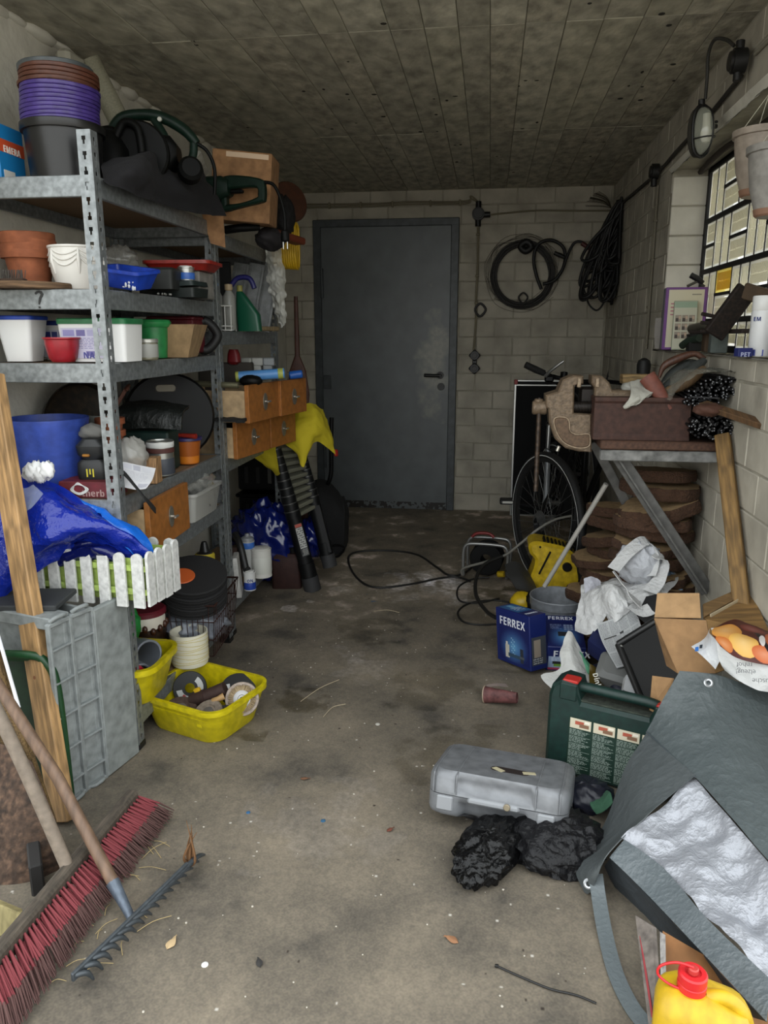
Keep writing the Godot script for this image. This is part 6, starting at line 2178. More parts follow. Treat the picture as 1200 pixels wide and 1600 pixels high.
func yellow_bin() -> void:
	var at := v(-0.912, 0.0, -2.243)
	var o := thing("plastic_bin", "yellow plastic bin full of grinding discs standing on the floor", "bin", at, v(0, -20, 0), "yellow plastic bins")
	var s := st()
	tub(s, 0.335, 0.285, 0.128, 0.055, 0.05, 0.003, 0.010, 6)
	part("bin_body", s, plastic("#d9c713", 0.35), o)
	s = st()
	loft(s, [rr(0.318, 0.273, 0.057, 0.085, 6), rr(0.322, 0.277, 0.058, 0.088, 6), rr(0.322, 0.277, 0.058, 0.092, 6), rr(0.316, 0.271, 0.056, 0.094, 6)], 0, false, 0.5)
	part("rim_step", s, plastic("#d9c713", 0.35), o)
	s = st()
	box(s, v(0.09, 0.075, 0.130), v(0.02, 0.03, 0.006), 0.002)
	part("tab", s, plastic("#d9c713", 0.35), o)
	var black := mat(hx("#1a1b1c"), 0.6)
	var rusty := mat(hx("#5e4a40"), 0.75, 0.2, "mottle", 9.0)
	# cutting disc with a pale print
	o = thing("cutting_disc", "black cutting disc with a pale printed ring standing in the floor bin", "disc", v(-0.99,0.081,-2.31))
	o.basis = along(v(0.25, 0.35, 0.9))
	s = st()
	lathe(s, [[0.017, -0.003], [0.056, -0.003], [0.058, 0], [0.056, 0.003], [0.017, 0.003], [0.017, -0.003]], 36)
	part("disc_rim", s, black, o)
	s = st()
	var arc: Array = []
	for i in 21:
		var a := PI * 0.05 + PI * 1.25 * i / 20
		arc.append(Vector2(0.046 * cos(a), 0.046 * sin(a)))
	for i in 21:
		var a := PI * 0.05 + PI * 1.25 * (20 - i) / 20
		arc.append(Vector2(0.027 * cos(a), 0.027 * sin(a)))
	prism(s, arc, 0.0006, Transform3D(Basis(Vector3.RIGHT, -PI / 2), v(0, 0.0034, 0)))
	part("print", s, mat(hx("#b9bab8"), 0.6), o)
	s = st()
	prism(s, poly2([0.045, -0.004, 0.045, 0.010, 0.028, 0.006, 0.028, -0.004]), 0.0008, Transform3D(Basis(Vector3.RIGHT, -PI / 2) * Basis(Vector3.BACK, 0.9), v(0, 0.0036, 0)))
	part("red_mark", s, mat(hx("#a33a35"), 0.6), o)
	# large black pad with label
	o = thing("sanding_pad", "round black sanding pad with a white label behind the wire wheel", "disc", v(-0.818,0.085,-2.31))
	o.basis = along(v(0.15, 0.75, 0.6))
	s = st()
	lathe(s, [[0, -0.006], [0.058, -0.006], [0.062, 0], [0.06, 0.006], [0.03, 0.010], [0, 0.010]], 32)
	part("pad_body", s, black, o)
	s = st()
	box(s, v(-0.032, 0.0095, 0.004), v(0.012, 0.003, 0.026), 0.0005, Basis(Vector3.UP, 0.5))
	part("white_label", s, mat(hx("#c4c4c2"), 0.6), o)
	# pale wire wheel
	o = thing("wire_wheel", "pale round wire brush wheel with a steel hub, topmost in the floor bin", "brush", v(-0.774,0.1,-2.22))
	o.basis = along(v(0.25, 0.45, 0.85))
	s = st()
	lathe(s, [[0, -0.018], [0.052, -0.018], [0.056, -0.010], [0.054, 0.0], [0.03, 0.002], [0, 0.002]], 32)
	part("buffing_cloth", s, mat(hx("#b5a598"), 0.9, 0, "mottle", 9.0), o)
	s = st()
	for i in 220:
		var a := TAU * i / 220 + rng.randf() * 0.02
		var b := v(cos(a), 0, sin(a))
		tube(s, [b * 0.024 + v(0, 0.006, 0), b * rng.randf_range(0.042, 0.047) + v(0, rng.randf_range(0.003, 0.013), 0)], [0.0015, 0.0011], 4)
	part("wire_bristles", s, mat(hx("#9d8a6c"), 0.6, 0.2), o).set_meta("kind", "stuff")
	s = st()
	lathe(s, [[0, 0.004], [0.027, 0.004], [0.028, 0.010], [0.020, 0.013], [0.014, 0.014], [0.012, 0.017], [0.007, 0.018], [0.006, 0.010], [0, 0.010]], 28)
	part("hub", s, mat(hx("#9c9a98"), 0.35, 0.6), o)
	var rest := [["grinding_wheel", "worn brown grinding wheel lying at the near left of the floor bin", v(-0.972,0.068,-2.185), v(0.15, 0.93, 0.25), 0.052, rusty, 0.010], ["grinding_wheel", "pale grinding wheel lying between the brown one and the black one", v(-0.868,0.069,-2.165), v(-0.1, 0.85, 0.45), 0.047, mat(hx("#8f8172"), 0.85, 0, "mottle", 9.0), 0.016], ["grinding_wheel", "dark flap wheel lying at the near edge of the floor bin", v(-0.818,0.068,-2.165), v(0.1, 0.9, 0.3), 0.036, mat(hx("#2c2925"), 0.8, 0, "fine"), 0.012]]
	for e in rest:
		o = thing(e[0], e[1], "disc", e[2])
		o.basis = along(e[3])
		s = st()
		var r: float = e[4]
		var t: float = e[6]
		lathe(s, [[0.010, -t], [r - 0.004, -t], [r, -t + 0.004], [r, t - 0.004], [r - 0.004, t], [r * 0.55, t], [r * 0.5, t - 0.004], [0.010, t - 0.004], [0.010, -t]], 32)
		part("wheel", s, e[5], o)
		s = st()
		lathe(s, [[0, 0], [r * 0.36, 0], [r * 0.36, t - 0.001], [r * 0.2, t + 0.001], [0, t + 0.001]], 24)
		part("hub", s, mat(hx("#77726d"), 0.45, 0.5), o)
	o = thing("angle_piece", "brown rusty grinder spindle lying across the middle of the floor bin", "tool", Vector3.ZERO)
	s = st()
	tube(s, [v(-0.951,0.076,-2.23), v(-0.901,0.098,-2.23)], 0.024, 14)
	tube(s, [v(-0.906,0.093,-2.23), v(-0.837,0.125,-2.24)], 0.022, 14)
	part("spindle", s, mat(hx("#45302b"), 0.7, 0.2, "mottle", 7.0), o)
	s = st()
	box(s, v(-0.933,0.114,-2.235), v(0.022, 0.014, 0.014), 0.002, Basis(Vector3.BACK, 0.4))
	part("yellow_tag", s, mat(hx("#c39c1a"), 0.5), o)
	o = thing("wood_file", "small turned wooden tool handle lying in the floor bin", "tool handle", Vector3.ZERO)
	s = st()
	tube(s, [v(-0.877,0.085,-2.2), v(-0.862,0.095,-2.2), v(-0.848,0.105,-2.2), v(-0.832,0.111,-2.21)], [0.009, 0.013, 0.009, 0.012], 14)
	part("wooden_grip", s, mat(hx("#a88558"), 0.6), o)
	s = st()
	tube(s, [v(-0.889,0.079,-2.2), v(-0.875,0.087,-2.2)], 0.006, 10)
	part("ferrule", s, mat(hx("#3d3b3a"), 0.4, 0.5), o)

# ---------------------------------------------------------------- right side

func slab(s: SurfaceTool, p: Array, thick: float) -> void:  # a plate on four or more corners, seen counter-clockwise
	var n: Vector3 = (p[1] - p[0]).cross(p[p.size() - 1] - p[0]).normalized() * thick / 2
	var a := PackedVector3Array()
	var b := PackedVector3Array()
	for q in p:
		a.append(q - n)
		b.append(q + n)
	loft(s, [a, b], 3, true)


func bench() -> void:
	var rust := mat(hx("#4a2f26"), 0.65, 0.2, "blotch", 3.0)
	var paint := mat(hx("#8d8d8a"), 0.6, 0.1, "grime", 4.0)
	# wall bracket
	var o := thing("bench_bracket", "grey painted steel bracket fixed to the wall, with a long diagonal brace under the vise", "bracket")
	var s := st()
	beam(s, v(0.375, 0.878, -2.60), v(0.775, 0.878, -2.60), 0.035, 0.035, 0.003)
	part("arm", s, paint, o)
	s = st()
	beam(s, v(0.431,0.873,-2.62), v(0.761,0.405,-2.62), 0.008, 0.045, 0.002, 0.0)
	beam(s, v(0.442,0.87,-2.64), v(0.776,0.399,-2.64), 0.048, 0.008, 0.002, 0.0)
	part("brace", s, mat(hx("#706f6c"), 0.55, 0.2, "mottle"), o)
	s = st()
	beam(s, v(0.40, 0.872, -2.95), v(0.60, 0.53, -2.95), 0.035, 0.012, 0.002)
	part("brace", s, mat(hx("#706f6c"), 0.55, 0.2, "mottle"), o)
	s = st()
	box(s, v(0.585, 0.9115, -2.80), v(0.42, 0.03, 0.42), 0.004)
	single("bench_plate", "thick rusty steel plate carried by the wall bracket", "plate", s, mat(hx("#5d4132"), 0.7, 0.2, "blotch", 5.0), v(0, 0, 0))
	# beam section used as an anvil
	s = st()
	var prof := poly2([-0.07, 0, 0.07, 0, 0.07, 0.012, 0.012, 0.02, 0.012, 0.12, 0.07, 0.128, 0.07, 0.14, -0.07, 0.14, -0.07, 0.128, -0.066, 0.12, -0.066, 0.02, -0.07, 0.012])
	prism(s, prof, 0.31, Transform3D(Basis(Vector3.UP, PI / 2), v(0.505, 0.9275, -2.68)), 0.002)
	single("steel_beam", "short length of rusty brown steel beam lying on the bench plate", "steel beam", s, rust)
	# vise
	o = thing("bench_vise", "big worn cast iron bench vise with a long hanging handle", "vise")
	var iron := mat(hx("#7d6a55"), 0.55, 0.2, "blotch", 5.0, "bumps", 0.12)
	var dark := mat(hx("#2b2521"), 0.5, 0.5, "mottle", 6.0)
	var pale := mat(hx("#a8937a"), 0.5, 0.2, "blotch", 6.0)
	var x := Transform3D(Basis.IDENTITY, v(0, 0, -2.72))
	s = st()
	prism(s, poly2([0.1936,1.068, 0.2334,1.081, 0.2484,1.12, 0.2813,1.135, 0.315,1.133, 0.3165,1.107, 0.2874,1.101, 0.2904,1.008, 0.3499,1.005, 0.3577,0.8759, 0.3148,0.8772, 0.2692,0.8874, 0.2331,0.9177, 0.2111,0.9723, 0.2045,1.02, 0.1955,1.029]), 0.11, x, 0.006)
	part("moving_jaw", s, iron, o)
	s = st()
	prism(s, smooth2(poly2([0.2276,0.9857, 0.255,0.9926, 0.2727,0.982, 0.2788,0.9471, 0.3009,0.9343, 0.3391,0.9372, 0.3462,0.9263, 0.3435,0.8999, 0.3118,0.8927, 0.2681,0.9073, 0.2384,0.942]), 4), 0.004, Transform3D(Basis.IDENTITY, v(0, 0, -2.664)), 0.0015)
	part("recessed_panel", s, mat(hx("#6b543f"), 0.65, 0.1, "blotch", 6.0), o)
	s = st()
	var ring: Array = []
	for q in loop([v(0.225,0.988,-2.662), v(0.257,0.995,-2.662), v(0.275,0.982,-2.662), v(0.281,0.949,-2.662), v(0.303,0.936,-2.662), v(0.341,0.939,-2.662), v(0.349,0.924,-2.662), v(0.346,0.897,-2.662), v(0.312,0.89,-2.662), v(0.266,0.905,-2.662), v(0.236,0.942,-2.662)], 4):
		ring.append(q)
	tube(s, ring, 0.003, 6)
	part("panel_edge", s, pale, o)
	s = st()
	prism(s, poly2([0.3441,1.135, 0.3776,1.133, 0.4019,1.112, 0.4141,1.085, 0.4805,1.086, 0.5035,1.054, 0.3578,1.048, 0.3549,1.095, 0.3437,1.108]), 0.10, x, 0.006)
	part("fixed_jaw", s, iron, o)
	s = st()
	box(s, v(0.3016,1.111, -2.72).lerp(v(0.3016,1.111, -2.72), 0.0), v(0.012, 0.03, 0.13), 0.002)
	box(s, v(0.3612,1.112, -2.72), v(0.012, 0.03, 0.13), 0.002)
	part("jaw_plate", s, pale, o)
	s = st()
	box(s, v(0.3413,1.063, -2.74), v(0.06, 0.06, 0.05), 0.008)
	part("slide", s, dark, o)
	s = st()
	cyl(s, v(0.3258,1.027, -2.70), 0.019, 0.075, Vector3.RIGHT, 20, 0.003)
	for k in 7:
		cyl(s, v(0.3258,1.027, -2.70) + v(-0.03 + k * 0.010, 0, 0), 0.0205, 0.005, Vector3.RIGHT, 20, 0.001)
	part("screw", s, dark, o)
	s = st()
	cyl(s, v(0.1768,1.023, -2.70), 0.024, 0.05, Vector3.RIGHT, 20, 0.004)
	cyl(s, v(0.1735,1.047, -2.70), 0.016, 0.012, Vector3.UP, 16, 0.003)
	part("screw_head", s, iron, o)
	s = st()
	tube(s, [v(0.1753,1.056, -2.70), v(0.1743,0.7354, -2.66)], 0.0085, 12)
	part("handle", s, mat(hx("#6a5645"), 0.45, 0.5, "rust", 5.0), o)
	s = st()
	cyl(s, v(0.2433,0.8869, -2.66), 0.006, 0.02, v(-0.4, -1, 0), 10)
	part("bolt", s, mat(hx("#b9b4aa"), 0.3, 0.8), o)
	s = st()
	prism(s, poly2([0.2888,0.9996, 0.3354,1, 0.3279,0.9828, 0.2937,0.9867]), 0.05, x, 0.003)
	part("nut", s, iron, o)
	# two bundles of thin rods in film
	for k in 2:
		o = thing("rod_bundle", ["upper bundle of thin black rods wrapped in clear film", "lower bundle of thin black rods lying on the rusty plate"][k], "rods", Vector3.ZERO, Vector3.ZERO, "bundles of rods")
		var rods := st()
		var ends := st()
		var c: Vector3 = [v(0.708,1.091,-2.58), v(0.712,0.982,-2.55)][k]
		var rx: float = [0.088, 0.072][k]
		var ry: float = [0.044, 0.040][k]
		for i in 150:
			var a := rng.randf() * TAU
			var q := sqrt(rng.randf())
			var p := c + v(cos(a) * q * rx, sin(a) * q * ry + (cos(a) * q * 0.025 if k == 0 else 0.0), rng.randf_range(-0.004, 0.004))
			tube(rods, [p, p + v(0.03, 0.0, -0.30)], 0.0042, 6)
			if i % 2 == 0:
				cyl(ends, p + v(0, 0, 0.0006), 0.0021, 0.0012, Vector3.BACK, 6, 0.0003)
		part("rods", rods, mat(hx("#0d0d0f"), 0.5, 0, "", 3.0, "", 0.1, 0.3), o).set_meta("kind", "stuff")
		part("rod_ends", ends, mat(hx("#8d8f92"), 0.5), o).set_meta("kind", "stuff")
		if k == 0:
			s = st()
			net(s, [[c + v(-0.125, -0.03, 0.0), c + v(-0.07, 0.045, 0.01), c + v(0.02, 0.062, 0.012), c + v(0.09, 0.06, 0.01)], [c + v(-0.14, -0.03, -0.12), c + v(-0.08, 0.055, -0.12), c + v(0.02, 0.068, -0.12), c + v(0.08, 0.06, -0.12)], [c + v(-0.14, -0.02, -0.25), c + v(-0.07, 0.05, -0.25), c + v(0.02, 0.06, -0.25), c + v(0.08, 0.05, -0.25)]], 30, 20, 0.006, 14.0, 4, 0, true)
			part("film_wrap", s, film("#8f8f84", 0.42, 0.2, "r"), o)
	# gloves and tools on the beam
	s = st()
	net(s, [[v(0.473,1.106,-2.7), v(0.521,1.114,-2.72), v(0.545,1.094,-2.7)], [v(0.462,1.074,-2.61), v(0.505,1.074,-2.62), v(0.539,1.077,-2.64)], [v(0.442,1.042,-2.598), v(0.473,1.042,-2.598), v(0.496,1.059,-2.6)]], 14, 14, 0.006, 20.0, 4, 0.008)
	o = thing("work_glove", "pale grey work glove hanging over the edge of the steel beam", "glove")
	part("glove_body", s, cloth("#a7a59b", 0, 0.85, "weave", 0.03, 20.0), o)
	for k in 3:
		s = st()
		tube(s, spline([v(0.472,1.059,-2.6) + v(0.008 * k, 0.004 * k, 0), v(0.456,1.044,-2.597) + v(0.006 * k, 0.005 * k, 0), v(0.441,1.035,-2.598) + v(0.007 * k, 0.005 * k, 0)], 4), [0.008, 0.009, 0.009, 0.009, 0.009, 0.0085, 0.008, 0.007, 0.004], 8)
		part("finger", s, cloth("#a7a59b", 0, 0.85, "weave", 0.03, 20.0), o)
	s = st()
	loft(s, [oval(0.028, 0.022, 0.0, 18), oval(0.026, 0.018, 0.05, 18), oval(0.018, 0.014, 0.10, 18), oval(0.007, 0.007, 0.135, 18)], 3, false, 1.0, Transform3D(along(v(0.55, -0.75, 0.3)), v(0.52,1.134,-2.66)))
	single("leather_sheath", "reddish brown leather sheath lying over the steel beam", "sheath", s, mat(hx("#7a4436"), 0.65, 0, "mottle", 6.0))
	s = st()
	blob(s, Vector3.ZERO, v(0.04, 0.02, 0.05), 0.3, 1.5, 5, 20)
	single("white_rag", "crumpled pale rag behind the leather sheath", "rag", s, mat(hx("#a4a39b"), 0.85), v(0.498,1.091,-2.74))
	o = thing("hand_saw", "hand tool with a curved brown wooden grip on top of the bench pile", "hand tool")
	s = st()
	tube(s, spline([v(0.578,1.126,-2.75), v(0.592,1.165,-2.75), v(0.636,1.19,-2.75), v(0.687,1.206,-2.75), v(0.72,1.187,-2.75)], 5), [0.005, 0.006, 0.007, 0.008, 0.010, 0.012, 0.013, 0.013, 0.014, 0.014, 0.014, 0.013, 0.013, 0.012, 0.011, 0.010, 0.010, 0.010, 0.010, 0.010, 0.010], 10)
	part("grip", s, mat(hx("#5d3a2a"), 0.5, 0, "grain", 8.0), o)
	var gl := cloth("#2c2f2d", 0, 0.8)
	for k in 3:
		s = st()
		tube(s, spline([[v(0.571,1.086,-2.7), v(0.62,1.118,-2.7), v(0.683,1.16,-2.72), v(0.718,1.187,-2.73)], [v(0.571,1.084,-2.66), v(0.627,1.102,-2.66), v(0.676,1.134,-2.68), v(0.709,1.161,-2.7)], [v(0.592,1.089,-2.78), v(0.626,1.135,-2.78), v(0.676,1.168,-2.78), v(0.708,1.173,-2.78)]][k], 5), [0.004, 0.008, 0.012, 0.015, 0.017, 0.018, 0.019, 0.02, 0.021, 0.021, 0.02, 0.018, 0.016, 0.014, 0.012, 0.010], 10)
		single("hand_tool", ["dark rubber tool handle, topmost of those under the curved grip", "worn wooden tool handle lying beside the film-wrapped rods", "black tool handle half hidden behind its neighbours on the bench"][k], "tool handle", s, [gl, mat(hx("#7f6446"), 0.6, 0, "grain", 8.0), gl][k], Vector3.ZERO, Vector3.ZERO, "tool handles on the bench")
	s = st()
	box(s, v(0.54, 1.0, -2.955), v(0.13, 0.145, 0.08), 0.003)
	single("dark_box", "dark box behind the vise that carries the pale wooden block", "box", s, mat(hx("#2a2420"), 0.8))
	s = st()
	box(s, v(0.54,1.108,-2.98), v(0.10, 0.035, 0.07), 0.003)
	single("wooden_block", "short pale wooden block behind the vise", "wood", s, mat(hx("#b0905f"), 0.7, 0, "grain_u", 6.0))
	s = st()
	lathe(s, [[0, -0.04], [0.03, -0.04], [0.032, 0.0], [0.026, 0.02], [0.01, 0.03], [0, 0.032]], 20)
	single("black_box", "round black fitting on the right wall behind the wooden block", "fitting", s, mat(hx("#151515"), 0.6), v(0.689,1.132,-3.72) + v(0.02, 0, 0))
	s = st()
	tube(s, [v(0.614,1.084,-2.45), v(0.682,1.085,-2.4)], 0.003, 6)
	single("thin_rod", "single black rod sticking out to the right of its bundle", "rod", s, mat(hx("#17171a"), 0.5))
	s = st()
	beam(s, v(0.668,1.056,-2.52), v(0.804,1.011,-2.3), 0.018, 0.034, 0.002, 0.5)
	single("wooden_stick", "brown wooden stick end poking out towards the camera between the rods", "timber", s, mat(hx("#6d4f30"), 0.75, 0, "grain", 5.0))
	s = st()
	blob(s, v(0.675,1.044,-2.47), v(0.04, 0.018, 0.03), 0.4, 1.6, 5, 20)
	single("leather_scrap", "scrap of rusty brown leather between the two rod bundles", "scrap", s, mat(hx("#4a2d20"), 0.8))
	# post leaning on the wall
	o = thing("timber_post", "square yellowish wooden post leaning along the right wall", "timber")
	bar_part("post", v(0.746, 0.955, -2.55), v(0.746, 0.0, -1.82), 0.045, 0.035, 0.003, 0.5, mat(hx("#96733f"), 0.7, 0, "grain", 3.0), o)
	# rounds of wood
	var bark := mat(hx("#563b29"), 0.9, 0, "blotch", 7.0, "bumps", 0.6)
	var cut := mat(hx("#ae9068"), 0.85, 0, "soft", 7.0)
	var place := ["stack by the right wall", "stack beside the yellow machine"]
	var nth := ["topmost", "second", "third", "fourth", "fifth", "sixth", "seventh", "eighth", "ninth", "tenth", "eleventh", "twelfth", "thirteenth", "fourteenth", "fifteenth", "sixteenth"]
	for col in 2:
		var y := 0.0
		var n: int = [15, 11][col]
		for k in n:
			var t := rng.randf_range(0.036, 0.050)
			var r: float = rng.randf_range(0.115, 0.15) if col == 0 else rng.randf_range(0.10, 0.135)
			var top_one := k == n - 1
			var jut := 0.045 if k < n - 2 else 0.01
			o = thing("wood_slice", "%s round of rough bark-edged wood from the top of the %s" % [nth[n - 1 - k], place[col]], "wood", v([0.632, 0.535][col] + rng.randf_range(-jut, jut * 0.4), y, [-2.85, -3.20][col] + rng.randf_range(-jut, jut * 0.5)), v(rng.randf_range(1, 7) if k % 4 else 12.0, rng.randf() * 360, rng.randf_range(-3, 3)), "stacked wood slices")
			var ringa := PackedVector3Array()
			var fn := FastNoiseLite.new()
			fn.seed = 100 + k + col * 40
			fn.frequency = 0.9
			for i in 40:
				var a := TAU * i / 40
				var q := r * (1.0 + 0.20 * fn.get_noise_2d(cos(a) * 1.6, sin(a) * 1.6))
				ringa.append(v(q * cos(a), 0, q * sin(a)))
			s = st()
			var rings: Array = []
			for e in [[0.97, 0.001], [1.0, 0.006], [1.012, t / 2], [1.0, t - 0.006], [0.975, t - 0.002]]:
				var q := PackedVector3Array()
				for i in 40:
					var f: float = e[0] + 0.012 * sin(i * 2.7 + e[1] * 300)
					q.append(v(ringa[i].x * f, e[1], ringa[i].z * f))
				rings.append(q)
			loft(s, rings, 3, false, 0.6)
			part("bark", s, bark, o)
			s = st()
			var top: Array = []
			for e in [[0.965, t - 0.0015], [0.6, t], [0.3, t - 0.0005], [0.02, t]]:
				var q := PackedVector3Array()
				for i in 40:
					q.append(v(ringa[i].x * e[0], e[1] + 0.0006 * sin(i * 1.9), ringa[i].z * e[0]))
				top.append(q)
			loft(s, top, 0)
			part("cut_face", s, cut, o)
			y += t + (0.007 if k % 4 else 0.022)


func wheel(o: Node3D, at: Vector3, axis: Vector3, r: float, cassette: bool) -> void:
	var x := Transform3D(along(axis), at)
	var black := mat(hx("#121212"), 0.7)
	var steel := mat(hx("#8a8a88"), 0.3, 0.8)
	var s := st()
	lathe(s, [[r - 0.035, -0.010], [r - 0.022, -0.020], [r - 0.006, -0.016], [r, 0], [r - 0.006, 0.016], [r - 0.022, 0.020], [r - 0.035, 0.010], [r - 0.035, -0.010]], 56, x, 3.0)
	var tyre := part("tyre", s, black, o)
	s = st()
	for e in [-1, 1]:
		lathe(s, [[r - 0.0215, e * 0.0203], [r - 0.0195, e * 0.0212], [r - 0.017, e * 0.0205], [r - 0.0195, e * 0.019]], 56, x)
	part("reflective_strip", s, mat(hx("#c9cac8"), 0.4), tyre).set_meta("kind", "stuff")
	s = st()
	lathe(s, [[r - 0.052, -0.008], [r - 0.036, -0.011], [r - 0.034, 0.011], [r - 0.052, 0.008], [r - 0.052, -0.008]], 48, x)
	part("rim", s, mat(hx("#3a3a3a"), 0.4, 0.6), o)
	for k in 28:
		s = st()
		var a := TAU * k / 28
		var b := a + (0.55 if k % 2 else -0.55)
		tube(s, [x * v(0.022 * cos(b), 0.028 * (1 if k % 4 < 2 else -1), 0.022 * sin(b)), x * v((r - 0.05) * cos(a), 0, (r - 0.05) * sin(a))], 0.0011, 4)
		part("spoke", s, steel, o)
	s = st()
	lathe(s, [[0, -0.05], [0.008, -0.05], [0.010, -0.034], [0.024, -0.032], [0.024, -0.026], [0.012, -0.022], [0.012, 0.022], [0.024, 0.026], [0.024, 0.032], [0.010, 0.034], [0.008, 0.05], [0, 0.05]], 20, x)
	part("hub", s, steel, o)
	if cassette:
		for k in 6:
			s = st()
			var q: Array = []
			for i in 48:
				var rad := 0.052 - k * 0.005 + (0.003 if i % 2 else -0.001)
				q.append(Vector2(rad * cos(TAU * i / 48), rad * sin(TAU * i / 48)))
			prism(s, q, 0.002, x * Transform3D(Basis(Vector3.RIGHT, PI / 2), v(0, 0.034 + k * 0.005, 0)))
			part("sprocket", s, steel, o)


func bicycles() -> void:
	var black := mat(hx("#0c0c0d"), 0.4, 0, "", 3.0, "", 0.1, 0.35)
	var grey := mat(hx("#85888b"), 0.35, 0.4)
	var steel := mat(hx("#a9a9a6"), 0.3, 0.8)
	# picture frame or board on the back wall
	var o := thing("framed_board", "tall black board in a thin aluminium frame with red corners leaning on the back wall", "board", v(0.45, 0.0, -5.42), v(-3, 0, 0))
	var s := st()
	box(s, v(0, 0.48, 0), v(0.53, 0.95, 0.012), 0.001)
	part("panel", s, mat(hx("#08090a"), 0.6, 0, "", 3.0, "", 0.1, 0.25), o)
	s = st()
	for e in [-0.265, 0.265]:
		box(s, v(e, 0.48, 0.004), v(0.014, 0.96, 0.022), 0.002)
	for e in [0.005, 0.955, 0.925]:
		box(s, v(0, e, 0.004), v(0.53, 0.011, 0.022), 0.002)
	part("frame", s, steel, o)
	s = st()
	for e in [-0.262, 0.262]:
		s = st()
		box(s, v(e, 0.945, 0.006), v(0.024, 0.034, 0.024), 0.003)
		part("corner", s, mat(hx("#8e1f1c"), 0.5), o)
	# bicycle seen from the front
	o = thing("bicycle", "dark bicycle with a suspension fork facing the camera behind the vise", "bicycle")
	var hub := v(0.392, 0.345, -4.28)
	wheel(o, hub, v(1, 0, -0.25), 0.345, false)
	wheel(o, v(0.62, 0.345, -5.22), v(1, 0, -0.25), 0.345, false)
	for e in [-1, 1]:
		s = st()
		var side: Vector3 = v(0.052, 0, -0.013) * e
		tube(s, [hub + side, hub + side + v(-0.003, 0.30, -0.02)], 0.017, 12)
		part("fork_leg", s, grey, o)
		s = st()
		tube(s, [hub + side + v(-0.003, 0.30, -0.02), hub + side + v(-0.003, 0.44, -0.03)], 0.012, 12)
		part("fork_tube", s, mat(hx("#8f8f8d"), 0.25, 0.7), o)
	s = st()
	box(s, hub + v(0, 0.44, -0.03), v(0.14, 0.04, 0.05), 0.012)
	tube(s, [hub + v(0, 0.44, -0.03), hub + v(0.02, 0.72, -0.10)], 0.020, 12)
	part("crown", s, black, o)
	s = st()
	tube(s, spline([hub + v(0.02, 0.60, -0.08), hub + v(0.10, 0.30, -0.42), hub + v(0.12, -0.03, -0.52)], 5), 0.020, 10)
	tube(s, [hub + v(0.02, 0.66, -0.09), hub + v(0.16, 0.52, -0.60)], 0.016, 10)
	tube(s, [hub + v(0.12, -0.03, -0.52), hub + v(0.18, 0.60, -0.64)], 0.016, 10)
	for e in [-1, 1]:
		tube(s, [hub + v(0.12, -0.03, -0.52), v(0.62 + 0.06 * e, 0.345, -5.22)], 0.010, 8)
		tube(s, [hub + v(0.16, 0.50, -0.60), v(0.62 + 0.06 * e, 0.345, -5.22)], 0.009, 8)
	part("frame", s, black, o)
	s = st()
	tube(s, spline([v(0.25,1.073,-4.32), v(0.372,1.037,-4.36), v(0.494,1.017,-4.36), v(0.637,1.015,-4.4), v(0.784,0.999,-4.45)], 5), 0.012, 10)
	part("handlebar", s, black, o)
	s = st()
	tube(s, [v(0.195,1.108,-4.3), v(0.249,1.083,-4.31), v(0.299,1.062,-4.33)], [0.018, 0.019, 0.017], 12)
	part("grip", s, mat(hx("#1b1b1b"), 0.8), o)
	s = st()
	tube(s, spline([v(0.305,1.046,-4.3), v(0.335,1.082,-4.27), v(0.395,1.131,-4.25)], 4), [0.010, 0.010, 0.010, 0.009, 0.009, 0.009, 0.008, 0.008, 0.007], 8)
	part("brake_lever", s, steel, o)
	s = st()
	box(s, v(0.327,1.032,-4.32), v(0.05, 0.035, 0.03), 0.008)
	part("shifter", s, black, o)
	s = st()
	tube(s, spline([v(0.327,1.019,-4.3), v(0.394,0.992,-4.2), v(0.476,0.932,-4.15), v(0.499,0.67,-4.2)], 6), 0.003, 6)
	tube(s, spline([v(0.274,0.587,-4.25), v(0.309,0.667,-4.2), v(0.414,0.616,-4.2), v(0.479,0.67,-4.2)], 6), 0.003, 6)
	part("brake_cable", s, black, o)
	s = st()
	var q: Array = []
	for i in 17:
		var a := PI * (0.02 + 0.96 * i / 16)
		q.append(hub + v(0.02 * cos(a), 0.375 * sin(a), 0.375 * cos(a)))
	ribbon(s, q, 0.06, 0.003, v(1, 0, -0.25))
	part("mudguard", s, black, o)
	# second bicycle: only the rear shows
	o = thing("bicycle", "second bicycle whose rear wheel with a sprocket stack stands nearest the door", "bicycle")
	hub = v(0.31, 0.35, -3.83)
	wheel(o, hub, v(-0.9, 0.0, 0.43), 0.35, true)
	s = st()
	for e in [-1, 1]:
		var off: Vector3 = v(-0.86, 0, 0.5) * 0.065 * e
		tube(s, [hub + off, hub + v(0.22, 0.46, -0.37)], 0.010, 8)
		tube(s, [hub + off, hub + v(0.22, -0.05, -0.38)], 0.011, 8)
	tube(s, [hub + v(0.22, -0.05, -0.38), hub + v(0.22, 0.56, -0.38)], 0.017, 10)
	tube(s, [hub + v(0.22, -0.05, -0.38), hub + v(0.44, 0.42, -0.78)], 0.018, 10)
	part("frame", s, black, o)
	s = st()
	box(s, v(0.122,0.376,-4.15), v(0.085, 0.028, 0.07), 0.006)
	part("pedal", s, mat(hx("#1c1c1c"), 0.5), o)
	s = st()
	for e in [-1, 1]:
		s = st()
		box(s, v(0.122,0.376,-4.15) + v(0, 0.0, 0.036 * e), v(0.055, 0.012, 0.004), 0.001)
		part("reflector", s, mat(hx("#b0aea8"), 0.3), o)
	s = st()
	beam(s, v(0.129,0.372,-4.15), hub + v(0.17, -0.05, -0.36), 0.02, 0.012, 0.003)
	part("crank", s, black, o)
	s = st()
